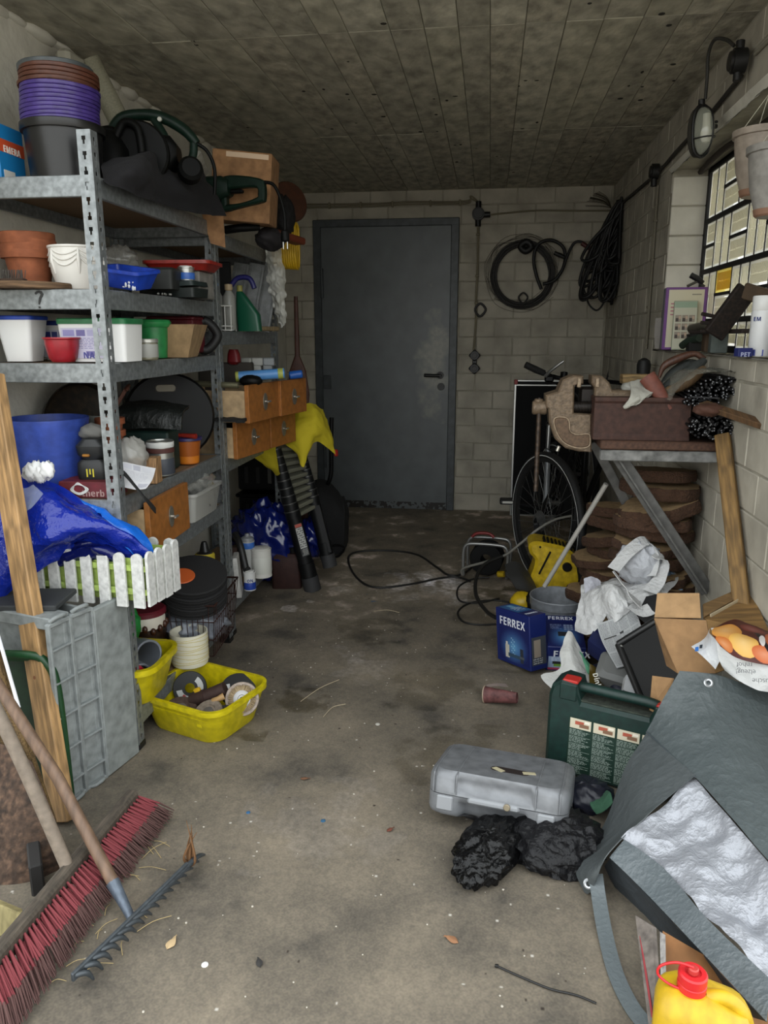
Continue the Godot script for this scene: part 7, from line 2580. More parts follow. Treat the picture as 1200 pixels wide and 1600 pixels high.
	beam(s, hub + v(-0.055, 0.0, 0.06), hub + v(-0.02, -0.17, 0.03), 0.03, 0.02, 0.006)
	part("derailleur", s, mat(hx("#2b2c2e"), 0.4, 0.4), o)


func vacuum_corner() -> void:
	var yellow := mat(hx("#cfae1c"), 0.4, 0, "mottle", 4.0)
	var black := mat(hx("#0d0d0d"), 0.5, 0, "mottle", 5.0, "", 0.1, 0.3)
	var o := thing("pressure_washer", "yellow and black machine with a row of vents and a black knob", "cleaning machine")
	var s := st()
	var zz := -3.46
	prism(s, smooth2(poly2([0.2023,0.3377, 0.2301,0.3568, 0.2903,0.35, 0.3679,0.3319, 0.4215,0.2828, 0.449,0.199, 0.4609,0.092, 0.3387,0.008045, 0.2029,0.0483, 0.1994,0.1324, 0.2249,0.2138, 0.234,0.2692, 0.2097,0.2986]), 4), 0.16, Transform3D(Basis.IDENTITY, v(0, 0, zz)), 0.014)
	part("shell", s, yellow, o)
	for k in 8:
		s = st()
		box(s, v(0.27,0.352,-3.4) + v(k * 0.0175, -k * 0.0048, -0.03), v(0.008, 0.030, 0.07), 0.002, Basis(Vector3.BACK, -0.22))
		part("vent", s, black, o)
	s = st()
	beam(s, v(0.299,0.315,-3.376), v(0.253,0.207,-3.376), 0.008, 0.006, 0.001)
	part("slit", s, black, o)
	s = st()
	cyl(s, v(0.376,0.246,-3.375), 0.021, 0.022, Vector3.BACK, 20, 0.004)
	part("knob", s, black, o)
	for p in [v(0.253,0.334,-3.378), v(0.403,0.271,-3.378)]:
		s = st()
		cyl(s, p, 0.005, 0.006, Vector3.BACK, 10)
		part("screw_hole", s, black, o)
	s = st()
	loft(s, [rr(0.26, 0.20, 0.05, 0.0, 4), rr(0.28, 0.20, 0.06, 0.16, 4), rr(0.20, 0.16, 0.06, 0.27, 4)], 3, false, 0.8, Transform3D(Basis.IDENTITY, v(0.37, 0.0, -3.64)))
	part("rear_housing", s, black, o)
	s = st()
	tube(s, spline([v(0.424,0.262,-3.39), v(0.442,0.19,-3.38), v(0.43,0.132,-3.37), v(0.404,0.073,-3.36)], 4), 0.014, 10)
	part("side_handle", s, black, o)
	# its brush head in front
	o = thing("wet_head", "yellow and black nozzle head lying beside the machine", "nozzle")
	s = st()
	blob(s, v(0.181,0.106,-3.28), v(0.055, 0.045, 0.05), 0.10, 1.2, 4, 24)
	part("nozzle_body", s, yellow, o)
	s = st()
	net(s, [[v(0.104,0.215,-3.45), v(0.148,0.232,-3.45), v(0.198,0.197,-3.42)], [v(0.124,0.182,-3.36), v(0.175,0.188,-3.35), v(0.225,0.165,-3.36)], [v(0.154,0.152,-3.3), v(0.202,0.152,-3.28), v(0.239,0.147,-3.3)]], 14, 14, 0.004, 10.0, 4, 0.012)
	part("rubber_lip", s, mat(hx("#2b2b2a"), 0.5), o)
	s = st()
	blob(s, v(0.222,0.109,-3.26), v(0.035, 0.05, 0.04), 0.2, 1.4, 5, 20)
	part("joint", s, black, o)
	s = st()
	tube(s, [v(0.443,0.73,-2.86), v(0.251,0.269,-3.02)], 0.0095, 14)
	s.set_smooth_group(-1)
	o = single("metal_tube", "bright aluminium tube standing slantwise in front of the yellow machine", "tube", s, mat(Color(0.74, 0.73, 0.70), 0.32, 0.35))
	# bucket
	s = st()
	lathe(s, [[0, 0], [0.092, 0], [0.096, 0.004], [0.112, 0.155], [0.116, 0.158], [0.118, 0.190], [0.120, 0.193], [0.118, 0.197], [0.114, 0.195], [0.110, 0.155], [0.094, 0.008], [0, 0.006]], 40)
	o = thing("bucket", "grey plastic bucket between the yellow machine and the blue boxes", "bucket", v(0.318, 0.0, -3.125))
	part("bucket_body", s, plastic("#8d9196", 0.5), o)
	# cable reel
	o = thing("cable_reel", "black cable reel in a bent silver tube frame on the floor", "cable reel", v(0.02, 0.0, -3.98), v(0, -8, 0))
	s = st()
	for z in [-0.07, 0.07]:
		tube(s, spline([v(-0.115, 0.01, z), v(-0.118, 0.13, z), v(-0.105, 0.178, z), v(-0.06, 0.19, z), v(0.06, 0.19, z), v(0.105, 0.178, z), v(0.118, 0.13, z), v(0.115, 0.01, z)], 5), 0.009, 10)
	part("tube_frame", s, mat(hx("#8e8e8c"), 0.35, 0.7), o)
	s = st()
	lathe(s, [[0.03, -0.05], [0.085, -0.05], [0.088, -0.046], [0.085, -0.042], [0.05, -0.04], [0.05, 0.04], [0.085, 0.042], [0.088, 0.046], [0.085, 0.05], [0.03, 0.05]], 32, Transform3D(Basis(Vector3.RIGHT, PI / 2), v(0, 0.10, 0)))
	part("drum", s, black, o)
	s = st()
	for k in 8:
		for m in 3:
			tube(s, loop([v(0.056 + m * 0.008, 0.10, -0.035 + k * 0.010), v(0, 0.156 + m * 0.008, -0.035 + k * 0.010), v(-0.056 - m * 0.008, 0.10, -0.035 + k * 0.010), v(0, 0.044 - m * 0.008, -0.035 + k * 0.010)], 5), 0.0048, 6)
	part("wound_cable", s, black, o)
	s = st()
	tube(s, spline([v(-0.09, 0.20, -0.03), v(-0.06, 0.222, -0.03), v(0.0, 0.224, -0.03), v(0.03, 0.205, -0.03)], 5), 0.009, 8)
	part("red_handle", s, mat(hx("#6e1e1c"), 0.5), o)
	s = st()
	cyl(s, v(0.135, 0.05, 0.10), 0.026, 0.05, v(0.4, 0.2, 1), 16, 0.006)
	part("grey_plug", s, mat(hx("#3b3b3b"), 0.6), o)
	s = st()
	cyl(s, v(0.09, 0.045, 0.105), 0.017, 0.04, v(0.9, 0.2, 0.3), 14, 0.004)
	part("yellow_plug", s, yellow, o)
	# cables across the floor
	var c := mat(hx("#171614"), 0.55)
	s = st()
	tube(s, spline([v(-0.064,0.006,-3.843), v(-0.133,0.006,-3.9), v(-0.217,0.006,-3.877), v(-0.375,0.006,-3.748), v(-0.539,0.006,-3.674), v(-0.653,0.006,-3.796), v(-0.755,0.006,-4.074), v(-0.766,0.006,-4.282), v(-0.593,0.006,-4.361), v(-0.395,0.006,-4.305), v(-0.258,0.006,-4.068), v(-0.186,0.006,-3.937), v(-0.112,0.006,-3.959), v(-0.036,0.02,-4.126)], 7), 0.006, 8)
	single("floor_cable", "black cable making a wide loop on the bare floor left of the reel", "cable", s, c)
	s = st()
	tube(s, spline([v(0.065,0.006,-3.247), v(-0.02,0.006,-3.228), v(-0.087,0.006,-3.266), v(-0.109,0.006,-3.387), v(-0.055,0.006,-3.509), v(0.067,0.006,-3.562), v(0.173,0.006,-3.513)], 7), 0.0045, 8)
	tube(s, spline([v(0.083,0.01,-3.581), v(-0.025,0.006,-3.513), v(-0.109,0.006,-3.538), v(-0.123,0.006,-3.731), v(-0.055,0.008,-3.871), v(0.036,0.02,-3.879)], 7), 0.0045, 8)
	single("floor_cable", "thin cable in two small loops in front of the reel", "cable", s, c)
	s = st()
	tube(s, spline([v(0.419,0.408,-3.7), v(0.339,0.399,-3.65), v(0.259,0.364,-3.6), v(0.172,0.284,-3.6), v(0.102,0.209,-3.65), v(0,0.139,-3.75), v(-0.102,0.082,-3.82), v(-0.108,0.037,-3.85)], 7), 0.0065, 8)
	single("grey_hose", "pale grey cable arching from the bicycle over the reel", "cable", s, mat(hx("#77756e"), 0.5))
	s = st()
	tube(s, spline([v(0.102,0.206,-3.66), v(0.015,0.181,-3.6), v(-0.028,0.146,-3.5), v(-0.028,0.102,-3.35), v(0.02,0.101,-3.15), v(0.06,0.111,-3.05)], 7), 0.009, 8)
	single("black_hose", "thicker black hose curving down from the reel to the blue boxes", "hose", s, c)


func box_print(key: String, front: bool) -> StandardMaterial3D:
	return printed(key, 192, 192, func(im: Image):
		for y in 192:
			for x in 192:
				var d := Vector2(x - 95, y - 115).length() / 95.0
				im.set_pixel(x, y, hx("#5c98c2").lerp(hx("#111b50"), clampf(d, 0, 1)))
		if front:
			for k in 12:  # a tower and a tool, in flat shapes
				im.fill_rect(Rect2i(78 + (k % 3) * 9, 70 + k * 7, 7, 5), hx("#8fb4c8"))
			im.fill_rect(Rect2i(40, 110, 26, 66), hx("#b9b4a6"))
			im.fill_rect(Rect2i(44, 96, 12, 16), hx("#c9c5ba"))
			im.fill_rect(Rect2i(58, 150, 80, 18), hx("#31475a"))
			im.fill_rect(Rect2i(136, 112, 20, 70), hx("#2a2f38"))
			im.fill_rect(Rect2i(132, 150, 30, 12), hx("#4a4f56"))
		else:
			im.fill_rect(Rect2i(60, 80, 70, 34), hx("#23262c"))
			im.fill_rect(Rect2i(96, 100, 30, 46), hx("#3a342e"))
			for k in 9:
				im.fill_rect(Rect2i(96 + (k % 3) * 17, 24 + (k / 3) * 15, 14, 12), hx("#7f8ca6"))
			lines(im, Rect2i(24, 24, 60, 40), 8, 3, hx("#8d9cc0")))


func right_pile() -> void:
	var navy := mat(hx("#13205a"), 0.4)
	var white := mat(hx("#d2d4da"), 0.5)
	var card := mat(hx("#a98258"), 0.85, 0, "mottle", 3.0)
	# two blue product boxes
	var o := thing("product_box", "upright dark blue tool carton with white lettering beside the bucket", "box", v(0.178, 0.012, -2.838), v(0, -53, 7), "blue tool cartons")
	var s := st()
	box(s, v(0, 0.1075, 0.018), v(0.205, 0.215, 0.082), 0.002)
	part("carton_body", s, navy, o)
	s = st()
	face(s, v(-0.085, 0.012, 0.0595), v(0.095, 0.012, 0.0595), v(0.095, 0.165, 0.0595), v(-0.085, 0.165, 0.0595))
	part("picture", s, box_print("fbox1", true), o)
	lettering("FERREX", 0.033, white, o, Transform3D(Basis.IDENTITY, v(-0.002, 0.168, 0.0595)), "Droid Sans", true, 0.0006)
	s = st()
	face(s, v(-0.09, 0.2155, 0.052), v(0.03, 0.2155, 0.052), v(0.03, 0.2155, -0.018), v(-0.09, 0.2155, -0.018))
	part("top_picture", s, printed("fboxtop", 96, 96, func(im: Image):
		im.fill(hx("#2f5d8e"))
		im.fill_rect(Rect2i(8, 30, 34, 30), hx("#6fa0bf"))
		lines(im, Rect2i(40, 20, 50, 60), 12, 6, hx("#b9c8d8"))), o)
	lettering("FERREX", 0.012, white, o, Transform3D(Basis(Vector3.UP, PI / 2) * Basis(Vector3.RIGHT, -PI / 2), v(0.066, 0.2157, 0.018)), "Droid Sans", true, 0.0006)
	s = st()
	face(s, v(0.1030, 0.02, 0.052), v(0.1030, 0.02, -0.018), v(0.1030, 0.13, -0.018), v(0.1030, 0.13, 0.052))
	part("side_picture", s, printed("fboxside", 64, 96, func(im: Image):
		im.fill(hx("#3b3f46"))
		im.fill_rect(Rect2i(10, 10, 30, 60), hx("#8a7f72"))
		lines(im, Rect2i(6, 74, 50, 20), 7, 3, hx("#a9a9a9"))), o)
	o = thing("product_box", "second dark blue tool carton lying tilted against the bucket", "box", v(0.325, 0.0, -2.80), v(15, 1.5, 0), "blue tool cartons")
	s = st()
	box(s, v(0, 0.0575, -0.1035), v(0.145, 0.115, 0.205), 0.002)
	part("carton_body", s, navy, o)
	s = st()
	face(s, v(-0.07, 0.1155, -0.004), v(0.07, 0.1155, -0.004), v(0.07, 0.1155, -0.165), v(-0.07, 0.1155, -0.165))
	part("picture", s, box_print("fbox2", false), o)
	lettering("FERREX", 0.021, white, o, Transform3D(Basis(Vector3.RIGHT, -PI / 2), v(-0.008, 0.1157, -0.186)), "Droid Sans", true, 0.0006)
	s = st()
	face(s, v(-0.066, 0.006, 0.0), v(0.066, 0.006, 0.0), v(0.066, 0.07, 0.0), v(-0.066, 0.07, 0.0))
	part("end_picture", s, printed("fboxend", 96, 64, func(im: Image):
		im.fill(hx("#8fa3c0"))
		im.fill_rect(Rect2i(0, 54, 96, 10), hx("#a33a55"))
		im.fill_rect(Rect2i(12, 24, 26, 12), hx("#24262a"))
		im.fill_rect(Rect2i(16, 36, 20, 12), hx("#6d9a3c"))
		im.fill_rect(Rect2i(54, 24, 24, 14), hx("#24262a"))
		lines(im, Rect2i(8, 6, 80, 14), 6, 2, hx("#e2e6ee"))), o)
	lettering("FERREX", 0.030, white, o, Transform3D(Basis.IDENTITY, v(0.02, 0.082, 0.0005)), "Droid Sans", true, 0.0006)
	# white paper sack corner, green lining, gold wrapper
	s = st()
	net(s, [[v(0.307,0.237,-2.62), v(0.318,0.233,-2.62), v(0.33,0.216,-2.62)], [v(0.281,0.19,-2.56), v(0.313,0.193,-2.53), v(0.352,0.178,-2.58)], [v(0.274,0.144,-2.5), v(0.319,0.149,-2.46), v(0.366,0.143,-2.53)], [v(0.209,0.123,-2.48), v(0.289,0.124,-2.42), v(0.383,0.115,-2.48)], [v(0.249,0.108,-2.4), v(0.304,0.12,-2.36), v(0.388,0.112,-2.42)]], 24, 28, 0.006, 12.0, 6, 0.002)
	o = thing("paper_sack", "torn white paper sack with small print behind the green case", "sack")
	part("sack_paper", s, cloth("#c6c6c2", 0.1, 0.7, "fold", 0.25, 5.0), o)
	var tilt := Basis(Vector3.RIGHT, -0.75) * Basis(Vector3.BACK, 0.42)
	for k in 3:
		lettering(["Bewahren Sie", "Beutel von", "Kindern fern"][k], 0.0065, mat(hx("#55565a"), 0.6), o, Transform3D(tilt, v(0.325,0.168,-2.44) + v(0.005 * k, -0.010 * k, 0.032 + 0.012 * k)), "Droid Sans", false, 0.0004)
	lettering("SKI", 0.014, mat(hx("#23304f"), 0.6), o, Transform3D(tilt, v(0.342,0.141,-2.41) + v(0, 0.004, 0.024)), "Droid Sans", true, 0.0004)
	s = st()
	net(s, [[v(0.33,0.192,-2.58), v(0.352,0.173,-2.57), v(0.363,0.15,-2.58)], [v(0.341,0.154,-2.54), v(0.366,0.148,-2.53), v(0.385,0.14,-2.54)], [v(0.351,0.123,-2.5), v(0.367,0.124,-2.49), v(0.377,0.12,-2.5)]], 12, 14, 0.005, 14.0, 8, 0.002)
	part("green_lining", s, cloth("#5a9a78", 0.1, 0.7, "fold", 0.2, 5.0), o)
	s = st()
	net(s, [[v(0.369,0.176,-2.48), v(0.391,0.163,-2.48), v(0.411,0.131,-2.5)], [v(0.366,0.143,-2.44), v(0.391,0.14,-2.42), v(0.418,0.113,-2.45)], [v(0.362,0.12,-2.38), v(0.384,0.118,-2.36), v(0.41,0.11,-2.38)]], 14, 14, 0.005, 14.0, 3, 0.003)
	o = thing("gold_wrapper", "dark gold crinkled wrapper with white lettering standing in the heap", "wrapper")
	part("wrapper_foil", s, mat(hx("#4f4116"), 0.3, 0.3), o)
	lettering("Dinkel", 0.017, mat(hx("#d2d0c4"), 0.6), o, Transform3D(Basis(Vector3.RIGHT, -0.6) * Basis(Vector3.BACK, -1.30), v(0.387,0.149,-2.41) + v(0, 0.0, 0.018)), "Droid Sans", true, 0.0004)
	s = st()
	loft(s, [rr(0.16, 0.11, 0.02, 0, 4), rr(0.17, 0.12, 0.024, 0.09, 4), rr(0.13, 0.09, 0.02, 0.105, 4)], 3, false, 0.6)
	o = thing("grey_box", "grey plastic box with slots half buried beside the gold wrapper", "box", v(0.48, 0.09, -2.50), v(24, -20, -8))
	part("box_body", s, mat(hx("#6c6d6b"), 0.6), o)
	for k in 3:
		s = st()
		box(s, v(0.035 + k * 0.010, 0.065, 0.0585), v(0.004, 0.04, 0.004), 0.001)
		part("slot", s, mat(hx("#161616"), 0.6), o)
	s = st()
	blob(s, v(0.50, 0.07, -2.52), v(0.13, 0.09, 0.12), 0.25, 1.2, 6, 36, Basis.IDENTITY, 0.0)
	single("dark_bag", "dark blue-black bag at the bottom of the heap by the blue cartons", "bag", s, mat(hx("#131726"), 0.45))
	s = st()
	slab(s, [v(0.379,0.182,-2.62), v(0.432,0.163,-2.56), v(0.47,0.208,-2.66), v(0.419,0.214,-2.7)], 0.06)
	single("blue_package", "dark blue package between the tool carton and the newspaper", "package", s, mat(hx("#161f4a"), 0.4))
	s = st()
	slab(s, [v(0.448,0.17,-2.3), v(0.501,0.144,-2.28), v(0.491,0.206,-2.36), v(0.464,0.191,-2.36)], 0.02)
	single("white_piece", "small white plastic piece leaning under the black crate", "plastic piece", s, mat(hx("#b4b5b6"), 0.6))
	# newspaper
	s = st()
	net(s, [[v(0.402,0.277,-2.6), v(0.466,0.304,-2.6), v(0.527,0.34,-2.62)], [v(0.418,0.23,-2.54), v(0.482,0.261,-2.55), v(0.544,0.293,-2.56)], [v(0.453,0.183,-2.44), v(0.497,0.197,-2.45), v(0.542,0.228,-2.48)]], 14, 14, 0.004, 8.0, 3, 0.003)
	single("newspaper", "sheet of newspaper print leaning on the black crate", "newspaper", s, printed("news", 192, 192, func(im: Image):
		im.fill(hx("#a9abab"))
		for k in 4:
			for m in 3:
				lines(im, Rect2i(6 + k * 47, 8 + m * 62, 42, 54), 5, 2, hx("#6e7072"), 0.2)
		im.fill_rect(Rect2i(90, 60, 18, 8), hx("#2a2a2a"))
		im.fill_rect(Rect2i(12, 64, 60, 5), hx("#3a3a3a"))))
	# black crate
	o = thing("black_crate", "large black plastic tray leaning in the heap left of the cardboard box", "crate")
	s = st()
	slab(s, [v(0.45,0.267,-2.44), v(0.518,0.129,-2.24), v(0.638,0.222,-2.2), v(0.569,0.378,-2.42)], 0.018)
	part("tray_floor", s, mat(hx("#141414"), 0.5, 0, "fine"), o)
	s = st()
	tube(s, [v(0.45,0.274,-2.43), v(0.515,0.136,-2.23), v(0.624,0.22,-2.18)], 0.012, 10)
	tube(s, [v(0.45,0.274,-2.43), v(0.564,0.375,-2.41)], 0.012, 10)
	part("rim", s, mat(hx("#1c1c1c"), 0.4), o)
	s = st()
	blob(s, v(0.456,0.267,-2.415), v(0.007, 0.011, 0.005), 0.2, 1.5, 4, 12)
	part("scuff", s, mat(hx("#8a8a84"), 0.7), o)
	s = st()
	slab(s, [v(0.548,0.308,-2.6), v(0.615,0.27,-2.5), v(0.614,0.411,-2.55), v(0.579,0.373,-2.62)], 0.05)
	single("black_folder", "black folder standing between the white bags and the cardboard box", "folder", s, mat(hx("#17181a"), 0.6))
	# white carrier bags
	o = thing("carrier_bag", "crumpled white plastic carrier bag with loop handles on the heap", "bag")
	var wp := cloth("#cfcfce", 0.25, 0.45, "fold", 0.5, 4.0)
	s = st()
	net(s, [[v(0.375,0.33,-2.86), v(0.473,0.361,-2.86), v(0.586,0.385,-2.84), v(0.699,0.415,-2.84)], [v(0.361,0.306,-2.78), v(0.441,0.368,-2.72), v(0.56,0.392,-2.7), v(0.7,0.41,-2.74)], [v(0.348,0.244,-2.74), v(0.415,0.303,-2.66), v(0.514,0.37,-2.62), v(0.641,0.374,-2.66)], [v(0.341,0.201,-2.72), v(0.398,0.216,-2.66), v(0.462,0.332,-2.62), v(0.616,0.316,-2.62)]], 44, 30, 0.011, 6.0, 5, 0, true)
	part("bag_film", s, wp, o)
	s = st()
	net(s, [[v(0.422,0.386,-2.7), v(0.452,0.408,-2.66), v(0.498,0.391,-2.66)], [v(0.419,0.339,-2.66), v(0.454,0.351,-2.6), v(0.501,0.36,-2.6)], [v(0.444,0.271,-2.62), v(0.463,0.295,-2.58), v(0.514,0.33,-2.6)]], 20, 20, 0.009, 8.0, 15, 0, true)
	part("bag_fold", s, wp, o)
	for e in [[v(0.456,0.461,-2.66), v(0.517,0.522,-2.7), v(0.578,0.549,-2.74), v(0.604,0.501,-2.72), v(0.586,0.436,-2.68)], [v(0.449,0.468,-2.62), v(0.486,0.423,-2.6), v(0.506,0.395,-2.58), v(0.538,0.366,-2.57)], [v(0.599,0.513,-2.7), v(0.632,0.49,-2.68), v(0.615,0.432,-2.66), v(0.577,0.397,-2.62)], [v(0.508,0.361,-2.58), v(0.548,0.347,-2.56), v(0.599,0.372,-2.56)]]:
		s = st()
		ribbon(s, spline(e, 6), 0.055, 0.002, v(0.25, -0.35, 0.9))
		part("loop_handle", s, wp, o)
	s = st()
	blob(s, v(0.562,0.464,-2.74), v(0.075, 0.07, 0.05), 0.3, 1.6, 9, 40)
	part("bag_fold", s, cloth("#b9bbc0", 0.2, 0.5, "fold", 0.4, 4.0), o)
	s = st()
	net(s, [[v(0.381,0.363,-2.84), v(0.411,0.377,-2.84), v(0.439,0.372,-2.82)], [v(0.377,0.307,-2.78), v(0.404,0.315,-2.76), v(0.436,0.312,-2.74)], [v(0.361,0.22,-2.74), v(0.394,0.217,-2.72), v(0.432,0.214,-2.7)]], 14, 16, 0.012, 9.0, 25, 0, true)
	part("bag_side", s, cloth("#b4b4bc", 0.2, 0.45, "fold", 0.4, 4.0), o)
	s = st()
	net(s, [[v(0.648,0.437,-2.8), v(0.685,0.427,-2.8), v(0.71,0.397,-2.78)], [v(0.638,0.4,-2.76), v(0.675,0.384,-2.74), v(0.721,0.362,-2.74)]], 14, 10, 0.010, 12.0, 12, 0, true)
	single("blue_bag", "pale blue printed plastic bag showing behind the white carrier bag", "bag", s, cloth("#7f97ae", 0.2, 0.5, "fold", 0.3, 4.0))
	# open cardboard box
	o = thing("cardboard_box", "large open cardboard box with bent flaps beside the right wall", "box")
	s = st()
	slab(s, [v(0.546,0.354,-2.05), v(0.629,0.382,-2), v(0.621,0.495,-2.1), v(0.491,0.479,-2.14)], 0.004)
	slab(s, [v(0.546,0.354,-2.05), v(0.491,0.479,-2.14), v(0.513,0.413,-2.16), v(0.532,0.344,-2.12)], 0.004)
	part("front_wall", s, card, o)
	s = st()
	slab(s, [v(0.491,0.481,-2.14), v(0.606,0.5,-2.1), v(0.615,0.549,-2.17), v(0.504,0.537,-2.19)], 0.004)
	part("flap", s, mat(hx("#bd976b"), 0.85, 0, "mottle", 3.0), o)
	s = st()
	slab(s, [v(0.621,0.495,-2.1), v(0.758,0.494,-2), v(0.789,0.53,-2.28), v(0.618,0.493,-2.12)], 0.004)
	slab(s, [v(0.629,0.382,-2), v(0.755,0.457,-1.98), v(0.757,0.503,-2), v(0.621,0.497,-2.1)], 0.004)
	part("side_wall", s, mat(hx("#94703f"), 0.85, 0, "grain_u", 3.0), o)
	s = st()
	slab(s, [v(0.615,0.498,-2.11), v(0.787,0.531,-2.27), v(0.796,0.548,-2.29), v(0.627,0.515,-2.17)], 0.005)
	part("flap", s, mat(hx("#8f6f45"), 0.8, 0, "grain_u", 3.0), o)
	s = st()
	beam(s, v(0.636,0.5,-2.12), v(0.773,0.527,-2.24), 0.012, 0.004, 0.001)
	part("packing_tape", s, film("#d2c4a6", 0.5, 0.15, "t"), o)
	s = st()
	slab(s, [v(0.828,0.498,-2.36), v(0.876,0.548,-2.34), v(0.879,0.46,-2.3), v(0.845,0.465,-2.32)], 0.006)
	single("cardboard_strip", "loose strip of cardboard at the right edge behind the box", "cardboard", s, mat(hx("#94754d"), 0.85, 0, "grain_u", 3.0))
	s = st()
	prism(s, poly2([0, 0, 0.03, 0.0, 0.012, 0.075]), 0.006, Transform3D(Basis(Vector3.UP, -0.3), v(0.759,0.514,-2.32)))
	single("black_wedge", "thin black pointed piece standing behind the cardboard flap", "plastic piece", s, mat(hx("#1a1713"), 0.6))
	s = st()
	slab(s, [v(0.473,0.202,-2.02), v(0.493,0.254,-2), v(0.537,0.333,-2.06), v(0.491,0.319,-2.1)], 0.005)
	single("cardboard_piece", "small upright piece of cardboard between the green case and the tarpaulin", "cardboard", s, mat(hx("#b48c60"), 0.85, 0, "mottle", 3.0))
	# printed potato sack
	o = thing("food_bag", "white plastic food bag printed with brown and yellow shapes, lying on the tarpaulin", "bag")
	s = st()
	net(s, [[v(0.614,0.494,-2.04), v(0.602,0.468,-2.03), v(0.565,0.447,-2.02)], [v(0.605,0.495,-1.99), v(0.602,0.466,-1.98), v(0.586,0.436,-1.98)], [v(0.625,0.477,-1.95), v(0.622,0.445,-1.95), v(0.613,0.413,-1.955)]], 14, 14, 0.004, 12.0, 3)
	part("bag_end", s, cloth("#c2c4c6", 0.2, 0.35, "fold", 0.3, 4.0), o)
	s = st()
	net(s, [[v(0.61,0.501,-2.02), v(0.654,0.5,-2.03), v(0.703,0.497,-2.03), v(0.775,0.486,-2)], [v(0.61,0.489,-1.97), v(0.645,0.489,-1.94), v(0.686,0.483,-1.92), v(0.749,0.474,-1.9)], [v(0.614,0.446,-1.945), v(0.648,0.446,-1.91), v(0.685,0.445,-1.88), v(0.746,0.449,-1.86)], [v(0.633,0.415,-1.945), v(0.665,0.403,-1.9), v(0.698,0.397,-1.88), v(0.756,0.393,-1.87)]], 30, 24, 0.007, 9.0, 6)
	part("bag_film", s, cloth("#d6d7d6", 0.2, 0.3, "fold", 0.25, 4.0), o)
	s = st()
	net(s, [[v(0.647,0.503,-2.05), v(0.685,0.512,-2.07), v(0.723,0.505,-2.06), v(0.773,0.496,-2.02)], [v(0.601,0.51,-1.98), v(0.637,0.513,-1.95), v(0.675,0.514,-1.92), v(0.738,0.512,-1.9)], [v(0.61,0.49,-1.925), v(0.637,0.478,-1.885), v(0.677,0.475,-1.865), v(0.735,0.475,-1.85)]], 30, 18, 0.004, 9.0, 8)
	part("printed_panel", s, printed("potato", 192, 128, func(im: Image):
		for y in 128:
			for x in 192:
				var c := hx("#4a1912")
				for e in [[40, 66, 52, 34, "#c8873a"], [96, 96, 44, 26, "#d9a650"], [30, 108, 30, 18, "#b8662a"], [150, 110, 34, 16, "#c05f2e"], [120, 28, 40, 22, "#6b241c"], [178, 60, 20, 40, "#a4502a"]]:
					var d := Vector2((x - e[0]) / float(e[2]), (y - e[1]) / float(e[3])).length()
					if d < 1:
						c = hx(e[4]).lightened(0.25 * (1 - d))
				if absf(x - 140 - (y - 60) * 0.6) < 7 and y > 48:
					c = hx("#161012")
				if Vector2((x - 150) / 9.0, (y - 76) / 20.0).length() < 1:
					c = hx("#d8d4d0")
				im.set_pixel(x, y, c)), o)
	s = st()
	box(s, v(0.573,0.451,-1.995), v(0.010, 0.012, 0.001), 0, Basis(Vector3.UP, 0.4))
	part("blue_mark", s, mat(hx("#2a6fc0"), 0.5), o)
	s = st()
	box(s, v(0.582,0.46,-1.992), v(0.008, 0.010, 0.001), 0, Basis(Vector3.UP, 0.4))
	part("black_mark", s, mat(hx("#15202c"), 0.5), o)
	var flip := Basis(Vector3.RIGHT, -0.55) * Basis(Vector3.BACK, PI + 0.02)
	for k in 3:
		lettering(["rnhof", "elzeug!", "usche"][k], 0.0115, mat(hx("#5b5d60"), 0.6), o, Transform3D(flip, [v(0.656,0.461,-1.89), v(0.654,0.451,-1.87), v(0.684,0.438,-1.85)][k] + v(0, 0.004, 0.014)), "Droid Sans", false, 0.0004)


